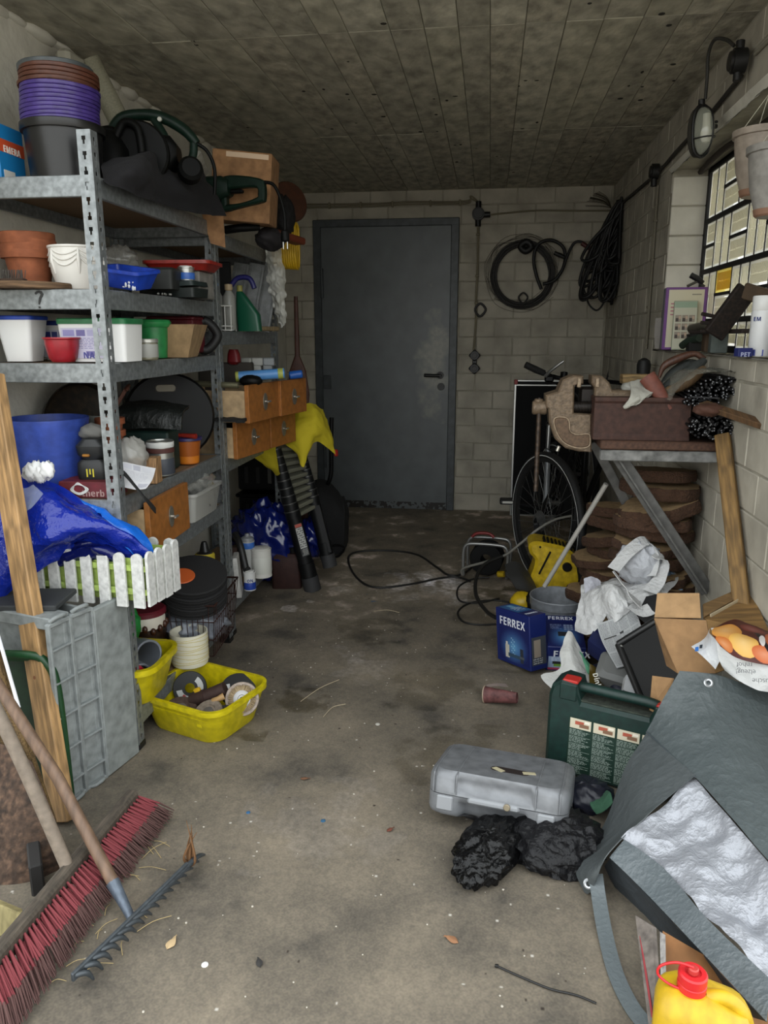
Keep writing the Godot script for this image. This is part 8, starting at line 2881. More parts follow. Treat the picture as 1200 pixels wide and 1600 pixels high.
func tarpaulin() -> void:
	var o := thing("tarpaulin", "large grey tarpaulin with a folded silver underside thrown over the pile at right", "tarpaulin")
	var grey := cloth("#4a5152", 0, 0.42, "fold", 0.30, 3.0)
	var s := st()
	net(s, [[v(0.528,0.397,-1.97), v(0.603,0.397,-1.96), v(0.682,0.38,-1.95), v(0.767,0.363,-1.95), v(0.859,0.352,-1.95)],
		[v(0.482,0.327,-1.93), v(0.566,0.315,-1.85), v(0.632,0.294,-1.78), v(0.697,0.262,-1.7), v(0.771,0.235,-1.65)],
		[v(0.44,0.247,-1.9), v(0.515,0.244,-1.71), v(0.558,0.231,-1.58), v(0.604,0.214,-1.45), v(0.641,0.203,-1.35)]], 50, 36, 0.004, 6.0, 4, 0.002)
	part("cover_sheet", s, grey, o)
	s = st()
	net(s, [[v(0.443,0.251,-1.9), v(0.476,0.248,-1.805), v(0.517,0.244,-1.71)], [v(0.38,0.17,-1.84), v(0.407,0.186,-1.735), v(0.441,0.197,-1.67)], [v(0.328,0.054,-1.77), v(0.342,0.096,-1.67), v(0.365,0.151,-1.62)], [v(0.245,0.029,-1.64), v(0.27,0.072,-1.57), v(0.297,0.12,-1.555)], [v(0.259,0.001,-1.58), v(0.268,0.013,-1.565), v(0.279,0.062,-1.55)]], 26, 40, 0.003, 7.0, 9, 0.002)
	part("corner_flap", s, cloth("#474c4d", 0, 0.55, "fold", 0.25, 3.0), o)
	s = st()
	net(s, [[v(0.52,0.23,-1.725), v(0.566,0.213,-1.6), v(0.612,0.196,-1.47), v(0.652,0.179,-1.38)], [v(0.447,0.186,-1.68), v(0.506,0.165,-1.575), v(0.561,0.148,-1.45), v(0.615,0.127,-1.35)], [v(0.382,0.159,-1.635), v(0.454,0.145,-1.54), v(0.513,0.13,-1.41), v(0.567,0.128,-1.28)], [v(0.338,0.131,-1.605), v(0.409,0.132,-1.515), v(0.466,0.129,-1.375), v(0.539,0.128,-1.24)]], 76, 56, 0.026, 5.0, 15)
	var silver := StandardMaterial3D.new()
	silver.albedo_color = hx("#9c9ea4")
	silver.metallic = 0.25
	silver.roughness = 0.38
	silver.uv1_triplanar = true
	silver.uv1_scale = Vector3.ONE * 5.0
	silver.heightmap_enabled = true
	silver.heightmap_texture = texs.fold
	silver.heightmap_scale = 0.35
	part("silver_underside", s, silver, o)
	s = st()
	net(s, [[v(0.342,0.138,-1.595), v(0.409,0.14,-1.505), v(0.465,0.137,-1.365), v(0.537,0.137,-1.23)], [v(0.306,0.109,-1.565), v(0.36,0.099,-1.49), v(0.434,0.101,-1.34), v(0.514,0.104,-1.17)]], 50, 8, 0.003, 8.0, 5, 0.002)
	part("hem_strip", s, cloth("#596063", 0, 0.34, "fold", 0.2, 6.0), o)
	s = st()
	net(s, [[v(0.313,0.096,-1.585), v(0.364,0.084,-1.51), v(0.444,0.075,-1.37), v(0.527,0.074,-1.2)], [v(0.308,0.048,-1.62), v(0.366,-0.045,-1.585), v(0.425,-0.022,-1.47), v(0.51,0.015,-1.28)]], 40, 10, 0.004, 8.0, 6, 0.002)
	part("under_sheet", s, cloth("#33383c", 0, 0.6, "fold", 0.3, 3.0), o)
	s = st()
	ribbon(s, spline([v(0.28,0.055,-1.576), v(0.282,0.03,-1.526), v(0.285,0.012,-1.442), v(0.292,0.006,-1.347), v(0.309,0.006,-1.272), v(0.334,0.006,-1.222)], 6), 0.032, 0.002, v(0.9, 0.1, 0.35))
	part("strap", s, cloth("#5d6466", 0, 0.4, "fold", 0.12, 5.0), o)
	for e in [[v(0.593,0.383,-1.935), v(-0.05, 0.55, 0.83)], [v(0.263,0.039,-1.562), v(-0.2, 0.5, 0.85)]]:
		s = st()
		lathe(s, [[0.005, 0.0], [0.011, 0.0], [0.012, 0.002], [0.009, 0.004], [0.006, 0.003], [0.005, 0.0]], 22, Transform3D(along(e[1]), e[0]))
		part("eyelet", s, mat(hx("#b9bcbf"), 0.3, 0.7), o)
	s = st()
	beam(s, v(0.439,0.253,-1.895), v(0.516,0.244,-1.705), 0.003, 0.003, 0.001)
	part("seam", s, mat(hx("#3b4247"), 0.6), o)
	# what the tarpaulin covers
	s = st()
	slab(s, [v(0.365,-0.006,-1.235), v(0.55,0,-1.19), v(0.585,0.031,-1.3), v(0.382,0.096,-1.37)], 0.006)
	single("brown_carton", "brown carton wall behind the yellow jerrycan", "cardboard", s, mat(hx("#96663a"), 0.8, 0, "mottle", 3.0))
	o = thing("old_board", "old board with flaking white and red paint standing under the tarpaulin edge", "board")
	s = st()
	slab(s, [v(0.334,0.006,-1.18), v(0.345,0.019,-1.17), v(0.362,0.113,-1.36), v(0.338,0.1,-1.4)], 0.012)
	part("board_face", s, mat(hx("#8a8078"), 0.8, 0, "grime", 9.0), o)
	s = st()
	slab(s, [v(0.344,0.024,-1.165), v(0.352,0.026,-1.165), v(0.377,0.121,-1.33), v(0.37,0.115,-1.345)], 0.004)
	part("white_edge", s, mat(hx("#b9b4b0"), 0.7, 0, "grime", 12.0), o)
	s = st()
	beam(s, v(0.337,0.089,-1.36), v(0.336,0.04,-1.215), 0.004, 0.004, 0.001)
	part("red_streak", s, mat(hx("#8b2f33"), 0.7), o)
	# jerrycan
	o = thing("jerrycan", "yellow plastic jerrycan with a red screw cap at the bottom right corner", "jerrycan", v(0.405, 0.0, -1.165), v(0, -14, 0))
	var yellow := mat(hx("#d8b01f"), 0.45, 0, "soft", 6.0)
	s = st()
	loft(s, [rr(0.15, 0.10, 0.02, 0, 4), rr(0.16, 0.11, 0.03, 0.008, 4), rr(0.16, 0.11, 0.03, 0.113, 4), rr(0.145, 0.10, 0.035, 0.138, 4, -0.004), rr(0.09, 0.075, 0.032, 0.154, 4, -0.022), rr(0.055, 0.055, 0.026, 0.158, 4, -0.022)], 3, false, 1.2)
	part("can_body", s, yellow, o)
	s = st()
	tube(s, spline([v(0.005, 0.150, 0.0), v(0.035, 0.156, 0.0), v(0.062, 0.136, 0.0), v(0.075, 0.088, 0.0)], 6), 0.013, 12)
	part("carry_handle", s, yellow, o)
	var red := mat(hx("#c8252a"), 0.35)
	s = st()
	lathe(s, [[0, 0.128], [0.023, 0.128], [0.0245, 0.130], [0.0245, 0.142], [0.0232, 0.143], [0.0232, 0.147], [0.0245, 0.148], [0.0245, 0.160], [0.022, 0.163], [0.014, 0.163], [0.013, 0.160], [0.0, 0.160]], 28, Transform3D(Basis.IDENTITY, v(-0.022, 0.028, 0)))
	part("screw_cap", s, red, o)
	s = st()
	cyl(s, v(-0.022, 0.194, 0.0), 0.009, 0.012, Vector3.UP, 16, 0.002)
	part("spout_plug", s, mat(hx("#b33a35"), 0.4), o)
	s = st()
	tube(s, spline([v(-0.022, 0.200, 0.0), v(-0.05, 0.204, 0.004), v(-0.075, 0.190, 0.006), v(-0.078, 0.173, 0.008), v(-0.06, 0.162, 0.010), v(-0.036, 0.159, 0.012)], 6), 0.0024, 8)
	part("cap_strap", s, red, o)


func cases() -> void:
	# green tool case
	var green := mat(hx("#10302a"), 0.5, 0, "mottle", 5.0)
	var o := thing("tool_case", "dark green plastic tool case with red latches and a picture label", "tool case", v(0.385, 0.0, -2.075), v(-2, -22, 0))
	var s := st()
	var hw := 0.18
	prism(s, poly2([-hw, 0.02, -hw + 0.02, 0.0, hw - 0.02, 0.0, hw, 0.02, hw, 0.235, hw - 0.015, 0.27, hw - 0.06, 0.272, hw - 0.075, 0.235, -hw + 0.095, 0.235, -hw + 0.08, 0.285, -hw + 0.035, 0.29, -hw + 0.008, 0.272, -hw, 0.24]), 0.105, Transform3D.IDENTITY, 0.010)
	part("case_body", s, green, o)
	s = st()
	tube(s, spline([v(-hw + 0.07, 0.265, 0.015), v(-hw + 0.10, 0.272, 0.018), v(0.0, 0.272, 0.02), v(hw - 0.09, 0.270, 0.018), v(hw - 0.055, 0.262, 0.015)], 5), 0.015, 10)
	part("carry_handle", s, green, o)
	s = st()
	box(s, v(0.01, 0.2375, 0), v(0.20, 0.006, 0.085), 0.002)
	part("dusty_recess", s, mat(hx("#3b4238"), 0.9, 0, "grime", 14.0), o)
	for e in [-hw + 0.058, hw - 0.038]:
		s = st()
		box(s, v(e, 0.288 if e < 0 else 0.272, 0.02), v(0.046, 0.010, 0.045), 0.003)
		part("latch", s, mat(hx("#b02b24"), 0.4), o, "red plastic latch")
		s = st()
		box(s, v(e, 0.262 if e < 0 else 0.25, 0.053), v(0.05, 0.05, 0.008), 0.003)
		part("latch_plate", s, green, o)
	s = st()
	face(s, v(-0.115, 0.015, 0.0535), v(0.155, 0.015, 0.0535), v(0.155, 0.19, 0.0535), v(-0.115, 0.19, 0.0535))
	part("picture_label", s, printed("gcase", 256, 192, func(im: Image):
		im.fill(hx("#0f2a20"))
		for k in 4:
			var x := 4 + k * 64
			im.fill_rect(Rect2i(x, 4, 58, 34), hx("#c4bba4"))
			im.fill_rect(Rect2i(x + 14, 12, 24, 12), hx("#a4503c"))
			im.fill_rect(Rect2i(x + 26, 20, 26, 12), hx("#7a5a44"))
			im.fill_rect(Rect2i(x + 40, 8, 14, 8), hx("#e0d8c8"))
			for m in 6:
				lines(im, Rect2i(x, 42 + m * 25, 58, 21), 4, 2, hx("#98a098"), 0.5)
				im.fill_rect(Rect2i(x, 64 + m * 25, 58, 1), hx("#a9b0a8"))), o)
	# silver case lying on two bags
	var silver := mat(hx("#85878a"), 0.42, 0.25, "soft", 4.0)
	o = thing("silver_case", "silver-grey plastic tool case lying flat on black bags", "tool case", v(0.0475, 0.046, -1.735))
	o.basis = Basis(Vector3.UP, -0.19) * Basis(Vector3.RIGHT, -0.20)
	var w := 0.362
	var d := 0.245
	# rings: [shrink, height, how far the middle of the front is set back]
	for k in 2:
		var rings: Array = []
		for e in ([[0.024, 0.0, 0.030], [0.006, 0.006, 0.034], [0, 0.016, 0.034], [0, 0.036, 0.030], [0, 0.044, 0.004], [0, 0.057, 0.0]] if k == 0 else [[0, 0.059, 0.0], [0, 0.064, 0.002], [0, 0.068, 0.022], [0, 0.098, 0.016], [0.010, 0.112, 0.008], [0.030, 0.118, 0.0]]):
			rings.append(case_ring(w - e[0], d - e[0], 0.036, e[1], d, e[2], 0.075 if k == 0 else 0.085))
		s = st()
		loft(s, rings, 3, false, 1.2)
		part("shell", s, silver, o)
	s = st()
	box(s, v(-0.006, 0.053, -0.004), v(0.135, 0.016, 0.016), 0.005)
	part("handle", s, mat(hx("#8d8f92"), 0.4, 0.2), o)
	for e in [-0.132, 0.128]:
		s = st()
		box(s, v(e, 0.036, 0.001), v(0.044, 0.038, 0.008), 0.003)
		part("latch", s, mat(hx("#8f9194"), 0.4, 0.2), o)
	for e in [-0.164, -0.104, 0.100, 0.160]:
		s = st()
		tube(s, spline([v(e, 0.062, 0.0), v(e, 0.102, 0.0), v(e, 0.115, -0.012), v(e, 0.1185, -0.08), v(e * 0.98, 0.1183, -0.21)], 5), 0.0025, 6)
		part("ridge", s, silver, o)
	s = st()
	cyl(s, v(0.03, 0.056, 0.005), 0.009, 0.008, Vector3.BACK, 12, 0.002)
	part("button", s, mat(hx("#8a7f6a"), 0.4, 0.3), o)
	s = st()
	loft(s, [rr(0.105, 0.036, 0.017, 0.1175, 6, 0.02, -0.085), rr(0.10, 0.032, 0.015, 0.1186, 6, 0.02, -0.085)], 3, false, 0.5)
	part("torn_label", s, mat(hx("#2a2220"), 0.5), o)
	for e in [[-0.030, 0.02, -0.6], [0.05, -0.012, 0.3]]:
		s = st()
		box(s, v(0.02 + e[0], 0.1188, -0.085 + e[1] * 0.3), v(0.034, 0.001, 0.017), 0.0004, Basis(Vector3.UP, e[2]))
		part("paper_scrap", s, mat(hx("#b5ac8c"), 0.7), o)
	# black bags below
	s = st()
	blob(s, v(0.035, 0.035, -1.66), v(0.064, 0.046, 0.118), 0.30, 1.9, 12, 64, Basis(Vector3.UP, -0.42), 0.0)
	single("bin_bag", "crumpled shiny black bag sticking out at the front under the silver case", "bag", s, mat(hx("#09090a"), 0.34, 0, "", 5.0, "fold", 0.4, 0.4))
	s = st()
	blob(s, v(0.205, 0.03, -1.72), v(0.11, 0.055, 0.10), 0.28, 1.6, 21, 54, Basis(Vector3.UP, 0.3), 0.0)
	net(s, [[v(0.12, 0.07, -1.72), v(0.20, 0.095, -1.70), v(0.29, 0.09, -1.70)], [v(0.10, 0.03, -1.66), v(0.19, 0.055, -1.63), v(0.29, 0.06, -1.64)], [v(0.10, 0.006, -1.66), v(0.20, 0.004, -1.61), v(0.29, 0.004, -1.62)]], 40, 20, 0.010, 14.0, 4, 0, true)
	single("bin_bag", "dull black bag spread under the right end of the silver case", "bag", s, mat(hx("#151517"), 0.42, 0, "", 4.0, "fold", 0.5, 0.35))
	s = st()
	blob(s, v(0.06, 0.025, -1.88), v(0.12, 0.028, 0.09), 0.2, 1.5, 4, 30, Basis.IDENTITY, 0.0)
	single("bin_bag", "flat black bag hidden beneath the back of the silver case", "bag", s, mat(hx("#17171a"), 0.4))
	s = st()
	blob(s, v(0.305, 0.025, -1.94), v(0.065, 0.035, 0.06), 0.35, 2.2, 7, 30, Basis.IDENTITY, 0.0)
	single("dark_bag", "low dark blue crumpled filler in the gap behind the silver case", "bag", s, mat(hx("#0f1220"), 0.4))  # dark filler shape added to darken the gap
	s = st()
	net(s, [[v(0.336,0.025,-1.95), v(0.347,0.031,-1.96), v(0.356,0.035,-1.95)], [v(0.306,0.037,-1.88), v(0.332,0.047,-1.88), v(0.359,0.073,-1.88)], [v(0.319,0.027,-1.85), v(0.338,0.044,-1.84), v(0.36,0.064,-1.85)]], 12, 12, 0.005, 14.0, 4, 0.003)
	single("green_rag", "scrap of dull green cloth between the silver case and the tarpaulin", "rag", s, cloth("#355c45", 0.1))


func case_ring(w: float, d: float, r: float, y: float, full: float, back: float, half: float) -> PackedVector3Array:
	# a rounded rectangle whose front edge steps back by «back» in its middle
	var q := PackedVector3Array()
	for p in rr(w, d, r, y, 6, 0.0, -full / 2):
		q.append(p)
		if q.size() == 7:  # between the two front corners
			for e in [[half + 0.012, 0.0], [half, back], [half * 0.5, back], [-half * 0.5, back], [-half - 0.012, back], [-half - 0.024, 0.0]]:
				q.append(v(e[0], y, -full / 2 + d / 2 - e[1]))
	return q


func window_things() -> void:
	var black := mat(hx("#121212"), 0.5)
	# hanging lamp
	var o := thing("bulkhead_lamp", "caged glass bulkhead lamp hanging by its cable beside the window", "lamp", v(0.685, 1.935, -2.90))
	o.basis = Basis(Vector3.UP, 0.45) * Basis(Vector3.BACK, 0.06)
	var s := st()
	loft(s, [oval(0.028, 0.058, -0.002, 28), oval(0.036, 0.078, 0.0, 28), oval(0.038, 0.082, 0.02, 28), oval(0.034, 0.076, 0.03, 28)], 3, false, 0.5, Transform3D(Basis(Vector3.RIGHT, PI / 2), v(0, 0, -0.032)))
	part("back_plate", s, mat(hx("#3a3833"), 0.5, 0.3), o)
	s = st()
	var rings: Array = []
	for k in 8:
		var a := PI / 2 * k / 7.0
		rings.append(oval(maxf(0.032 * cos(a), 0.0005), maxf(0.074 * cos(a), 0.0005), 0.048 * sin(a), 28))
	loft(s, rings, 0, false, 3.2, Transform3D(Basis(Vector3.RIGHT, PI / 2), v(0, 0, -0.002)))
	part("glass_cover", s, film("#d8dccb", 0.30, 0.06, "l"), o)
	s = st()
	lathe(s, [[0, -0.045], [0.012, -0.042], [0.019, -0.028], [0.018, -0.012], [0.013, 0.004], [0.012, 0.022], [0.012, 0.045], [0, 0.045]], 18, Transform3D(Basis.IDENTITY, v(0, 0.004, 0.018)))
	part("bulb", s, mat(hx("#c2c0b2"), 0.2), o)
	s = st()
	tube(s, loop([v(0.036, 0, -0.004), v(0.028, 0.062, -0.004), v(0, 0.080, -0.004), v(-0.028, 0.062, -0.004), v(-0.036, 0, -0.004), v(-0.028, -0.062, -0.004), v(0, -0.080, -0.004), v(0.028, -0.062, -0.004)], 5), 0.005, 8)
	tube(s, spline([v(0, 0.080, -0.004), v(0, 0.055, 0.038), v(0, 0.0, 0.052), v(0, -0.055, 0.038), v(0, -0.080, -0.004)], 6), 0.0028, 6)
	tube(s, spline([v(-0.036, -0.025, -0.002), v(-0.022, -0.025, 0.035), v(0, -0.025, 0.048), v(0.022, -0.025, 0.035), v(0.036, -0.025, -0.002)], 5), 0.0024, 6)
	part("cage", s, black, o)
	s = st()
	cyl(s, v(0, 0.088, -0.01), 0.011, 0.022)
	box(s, v(0.048, 0.016, -0.006), v(0.03, 0.014, 0.014), 0.003)
	box(s, v(0.058, 0.03, -0.006), v(0.012, 0.008, 0.012), 0.002)
	part("gland", s, black, o)
	s = st()
	tube(s, spline([v(0.685, 2.033, -2.90), v(0.685,2.1,-2.9), v(0.678,2.161,-2.88), v(0.684,2.19,-2.84), v(0.71,2.175,-2.8), v(0.727,2.147,-2.77)], 6), 0.0055, 8)
	single("lamp_cable", "dark cable that carries the hanging lamp from the ceiling corner", "cable", s, mat(hx("#2b2a26"), 0.6))
	o = thing("junction_box", "round black junction box high on the right wall above the window", "junction box", v(0.755, 2.095, -2.74), v(0, -90, 0))
	s = st()
	cyl(s, v(0, 0, 0.018), 0.036, 0.04, Vector3.BACK)
	cyl(s, v(0, 0.042, 0.018), 0.013, 0.03)
	cyl(s, v(0, -0.042, 0.018), 0.013, 0.03)
	part("housing", s, black, o)
	s = st()
	cyl(s, v(0, 0, 0.042), 0.028, 0.010, Vector3.BACK)
	part("lid", s, mat(hx("#1d1c1b"), 0.4), o)
	s = st()
	tube(s, spline([v(0.772, 2.10, -2.70), v(0.772, 2.095, -2.3), v(0.772, 2.09, -1.7), v(0.772, 2.09, -1.3)], 5), 0.006, 6)
	single("wall_cable", "painted cable running along the wall from the right junction box towards the camera", "cable", s, mat(hx("#8b8778"), 0.8))
	s = st()
	tube(s, spline([v(0.765, 2.07, -2.80), v(0.765, 2.045, -3.2), v(0.765, 2.03, -3.7), v(0.765, 2.02, -4.1), v(0.765, 2.05, -5.4)], 6), 0.008, 6)
	single("wall_cable", "dark cable sagging along the right wall from the window to the back corner", "cable", s, mat(hx("#2f2c27"), 0.8))
	o = thing("junction_box", "black junction box on the right wall just left of the window", "junction box", v(0.765, 2.02, -4.02), v(0, -90, 0))
	s = st()
	cyl(s, v(0, 0, 0.016), 0.036, 0.034, Vector3.BACK)
	cyl(s, v(0, -0.045, 0.016), 0.015, 0.04)
	part("housing", s, black, o)
	s = st()
	cyl(s, v(0, 0, 0.036), 0.026, 0.008, Vector3.BACK)
	part("lid", s, black, o)
	s = st()
	tube(s, [v(0.768, 1.96, -4.02), v(0.768, 1.55, -4.01), v(0.768, 1.20, -4.0)], 0.007, 8)
	for y in [1.80, 1.62, 1.40]:
		box(s, v(0.768, y, -4.015), v(0.018, 0.012, 0.024), 0.002)
	single("wall_conduit", "thin painted conduit going down the right wall beside the window reveal", "conduit", s, mat(hx("#6f6a5c"), 0.8))
	# hanging pots
	for k in 2:
		o = thing("hanging_pot", ["beige plastic pot hung on strings in front of the window", "grey-beige hanging pot cut off by the right edge of the picture"][k], "plant pot", [v(0.794,1.862,-2.6), v(0.787,1.78,-2.42)][k], v(0, 30 * k, 0), "hanging pots")
		s = st()
		lathe(s, [[0, -0.185], [0.050, -0.185], [0.054, -0.180], [0.056, -0.165], [0.072, -0.11], [0.082, -0.04], [0.083, -0.02], [0.090, -0.018], [0.091, 0.0], [0.087, 0.0], [0.078, -0.03], [0.05, -0.17], [0, -0.175]], 36)
		part("pot_body", s, plastic(["#b3a596", "#a7a39c"][k], 0.55), o)
		s = st()
		lathe(s, [[0.049, -0.186], [0.0548, -0.181], [0.058, -0.166], [0.053, -0.168]], 36)
		part("stained_foot", s, mat(hx("#8d6a55"), 0.7), o)
		for e in 3:
			s = st()
			var a: float = e * TAU / 3 + 2.6
			tube(s, [v(0.088 * cos(a), -0.004, 0.088 * sin(a)), v(0.0, 0.10, 0.0)], 0.0013, 5)
			part("string", s, mat(hx("#d8d4c4"), 0.6), o)
	# along the sill
	var y := 1.206
	o = thing("product_carton", "upright white and purple printed carton on the window sill", "box", v(0.815, y, -3.50), v(0, -6, 0))
	s = st()
	box(s, v(0, 0.128, 0), v(0.165, 0.256, 0.09), 0.002)
	part("carton_body", s, mat(hx("#6b3a80"), 0.5), o)
	s = st()
	box(s, v(-0.0825, 0.128, 0), v(0.002, 0.25, 0.086), 0.0005)
	part("grey_side", s, mat(hx("#77757c"), 0.6), o)
	s = st()
	face(s, v(-0.07, 0.01, 0.0455), v(0.07, 0.01, 0.0455), v(0.07, 0.246, 0.0455), v(-0.07, 0.246, 0.0455))
	part("label", s, printed("sillbox", 128, 192, func(im: Image):
		im.fill(hx("#cfc8ae"))
		im.fill_rect(Rect2i(84, 14, 34, 4), hx("#8b8776"))
		for k in 4:
			im.fill_rect(Rect2i(10, 44 + k * 12, 96 - (k % 3) * 14, 4), hx("#b06a78"))
		lines(im, Rect2i(60, 96, 56, 40), 8, 3, hx("#b9b09a"))), o)
	o = thing("picture_card", "pale card with nine small photographs leaning on the purple carton", "card", v(0.80, y, -3.40), v(-6, -6, 0))
	s = st()
	box(s, v(0, 0.10, 0), v(0.092, 0.20, 0.012), 0.001)
	part("card_body", s, mat(hx("#9aa08c"), 0.6), o)
	s = st()
	face(s, v(-0.044, 0.004, 0.0065), v(0.044, 0.004, 0.0065), v(0.044, 0.196, 0.0065), v(-0.044, 0.196, 0.0065))
	part("print", s, printed("ninepics", 96, 192, func(im: Image):
		im.fill(hx("#b9b8a4"))
		im.fill_rect(Rect2i(0, 0, 96, 24), hx("#8fa38c"))
		for j in 3:
			for i in 3:
				im.fill_rect(Rect2i(6 + i * 29, 54 + j * 34, 26, 28), hx("#8d8274"))
				im.fill_rect(Rect2i(8 + i * 29, 66 + j * 34, 12, 14), hx("#33271f"))
				im.fill_rect(Rect2i(20 + i * 29, 58 + j * 34, 10, 12), hx("#b49a84"))
		), o)
	o = bottle("spray_can", "white spray can with a cap standing on the window sill", "spray can", v(0.800, y, -2.46), [[0, 0], [0.031, 0], [0.033, 0.003], [0.033, 0.128], [0.031, 0.134], [0, 0.134]], mat(hx("#cfd0d0"), 0.35), [[0.0315, 0.132], [0.033, 0.135], [0.033, 0.172], [0.031, 0.175], [0, 0.175]], mat(hx("#d4d4d2"), 0.4))
	lettering("EM", 0.012, mat(hx("#23326e"), 0.5), o, Transform3D(Basis(Vector3.UP, -0.75), v(-0.0235, 0.108, 0.024)))
	s = st()
	loft(s, [PackedVector3Array([v(-0.034, 0.002, 0.0), v(-0.024, 0.002, 0.0245), v(-0.0, 0.002, 0.0338), v(-0.0, 0.002, 0.032), v(-0.022, 0.002, 0.023)]), PackedVector3Array([v(-0.034, 0.02, 0.0), v(-0.024, 0.02, 0.0245), v(-0.0, 0.02, 0.0338), v(-0.0, 0.02, 0.032), v(-0.022, 0.02, 0.023)])], 3, true)
	part("blue_band", s, mat(hx("#1f2f86"), 0.45), o)
	o = thing("blue_carton", "small dark blue carton lettered in white in front of the spray can", "box", v(0.745, y, -2.43), v(0, 8, 0))
	s = st()
	box(s, v(0, 0.0125, 0), v(0.042, 0.025, 0.03), 0.001)
	part("carton_body", s, mat(hx("#20275e"), 0.5), o)
	lettering("PET", 0.013, mat(hx("#a9aec8"), 0.5), o, Transform3D(Basis.IDENTITY, v(0, 0.006, 0.0152)))
	# dark jumble on the sill
	var rust := mat(hx("#3a2a20"), 0.8, 0.2, "rust", 6.0)
	o = thing("old_clamp", "rusty brown toothed tool leaning on the window behind the spray can", "tool", v(0.80, y, -2.75))
	s = st()
	beam(s, v(-0.06, 0.06, 0.0), v(0.03, 0.21, 0.02), 0.075, 0.022, 0.004, 0.3)
	part("blade_body", s, rust, o)
	s = st()
	beam(s, v(0.015, 0.205, 0.02), v(0.10, 0.175, 0.05), 0.05, 0.026, 0.004, 0.3)
	part("top_bar", s, mat(hx("#54422f"), 0.8, 0, "mottle"), o)
	for k in 3:
		s = st()
		beam(s, v(-0.045, 0.075 + k * 0.022, 0.0), v(-0.105, 0.075 + k * 0.028, 0.01), 0.012, 0.010, 0.002)
		part("tooth", s, rust, o)
	var lot := [["dark_tin", "black tin on the sill beside the picture card", -3.22, 0.0, 0.05, 0.065, "#1d1c1b"], ["brown_carton", "small brown carton on the sill between the black tin and the grey box", -3.06, 0.02, 0.055, 0.072, "#4d3a26"], ["grey_carton", "grey-green box on the sill left of the spray can", -2.86, -0.01, 0.055, 0.085, "#5b6460"], ["dark_carton", "low dark box on the sill at the right edge", -2.28, 0.03, 0.07, 0.06, "#222120"], ["pink_carton", "flat pinkish box on the sill behind the spray can", -2.34, 0.07, 0.10, 0.09, "#8a5d54"]]
	for e in lot:
		s = st()
		var ww: float = e[4]
		var tall: float = e[5]
		box(s, v(0, tall / 2, 0), v(ww, tall, ww * 1.1), 0.003)
		box(s, v(0, tall - 0.004, 0), v(ww + 0.003, 0.006, ww * 1.1 + 0.003), 0.002)
		single(e[0], e[1], "box", s, mat(hx(e[6]), 0.7, 0, "mottle"), v(0.80 + e[3], y, e[2]), v(0, rng.randf_range(-14, 14), 0))
	s = st()
	tube(s, spline([v(0.79, y + 0.085, -3.24), v(0.80, y + 0.095, -3.12), v(0.80, y + 0.085, -3.0)], 5), [0.018, 0.018, 0.017, 0.016, 0.015, 0.013, 0.012, 0.010, 0.008, 0.007, 0.006], 12)
	single("grease_gun", "short tapering metal tool lying across the boxes on the sill", "tool", s, mat(hx("#5f5c50"), 0.4, 0.5))
	s = st()
	beam(s, v(0.78, y + 0.072, -3.1), v(0.85, y + 0.075, -2.7), 0.07, 0.014, 0.003)
	single("dark_board", "dark flat board lying on the boxes along the sill", "board", s, mat(hx("#241a16"), 0.8))
	s = st()
	cyl(s, v(0, 0.018, 0), 0.016, 0.036, Vector3.UP, 16, 0.003)
	cyl(s, v(0, 0.045, 0), 0.009, 0.02, Vector3.UP, 14, 0.002)
	single("small_bottle", "small black bottle standing on the dark board on the sill", "bottle", s, black, v(0.80, y + 0.079, -2.92))
	s = st()
	tube(s, spline([v(0.77, y + 0.02, -3.28), v(0.78, y + 0.04, -3.22), v(0.80, y + 0.05, -3.15)], 5), 0.015, 10)
	single("hand_tool", "dark green grip of a tool lying at the foot of the picture card", "tool handle", s, mat(hx("#26342a"), 0.6))
	o = thing("toggle_clamp", "small black clamp sitting on top of the purple carton", "clamp", v(0.86, y + 0.262, -3.50))
	s = st()
	tube(s, [v(-0.03, 0.045, 0), v(0.0, 0.03, 0), v(0.022, 0.012, 0)], [0.012, 0.013, 0.010], 10)
	part("clamp_body", s, black, o)
	s = st()
	tube(s, [v(-0.04, 0.0, 0), v(0.0, 0.02, 0), v(0.03, -0.002, 0)], 0.006, 8)
	part("jaw", s, mat(hx("#4b4a40"), 0.5), o)
	s = st()
	net(s, [[v(0.735, 1.34, -3.66), v(0.765, 1.34, -3.64)], [v(0.733, 1.28, -3.65), v(0.765, 1.28, -3.63)], [v(0.74, 1.208, -3.65), v(0.768, 1.206, -3.63)]], 8, 12, 0.006, 14.0, 3, 0.004)
	single("white_sack", "pale folded bag hanging behind the purple carton at the reveal", "bag", s, cloth("#8f8a84", 0, 0.7))


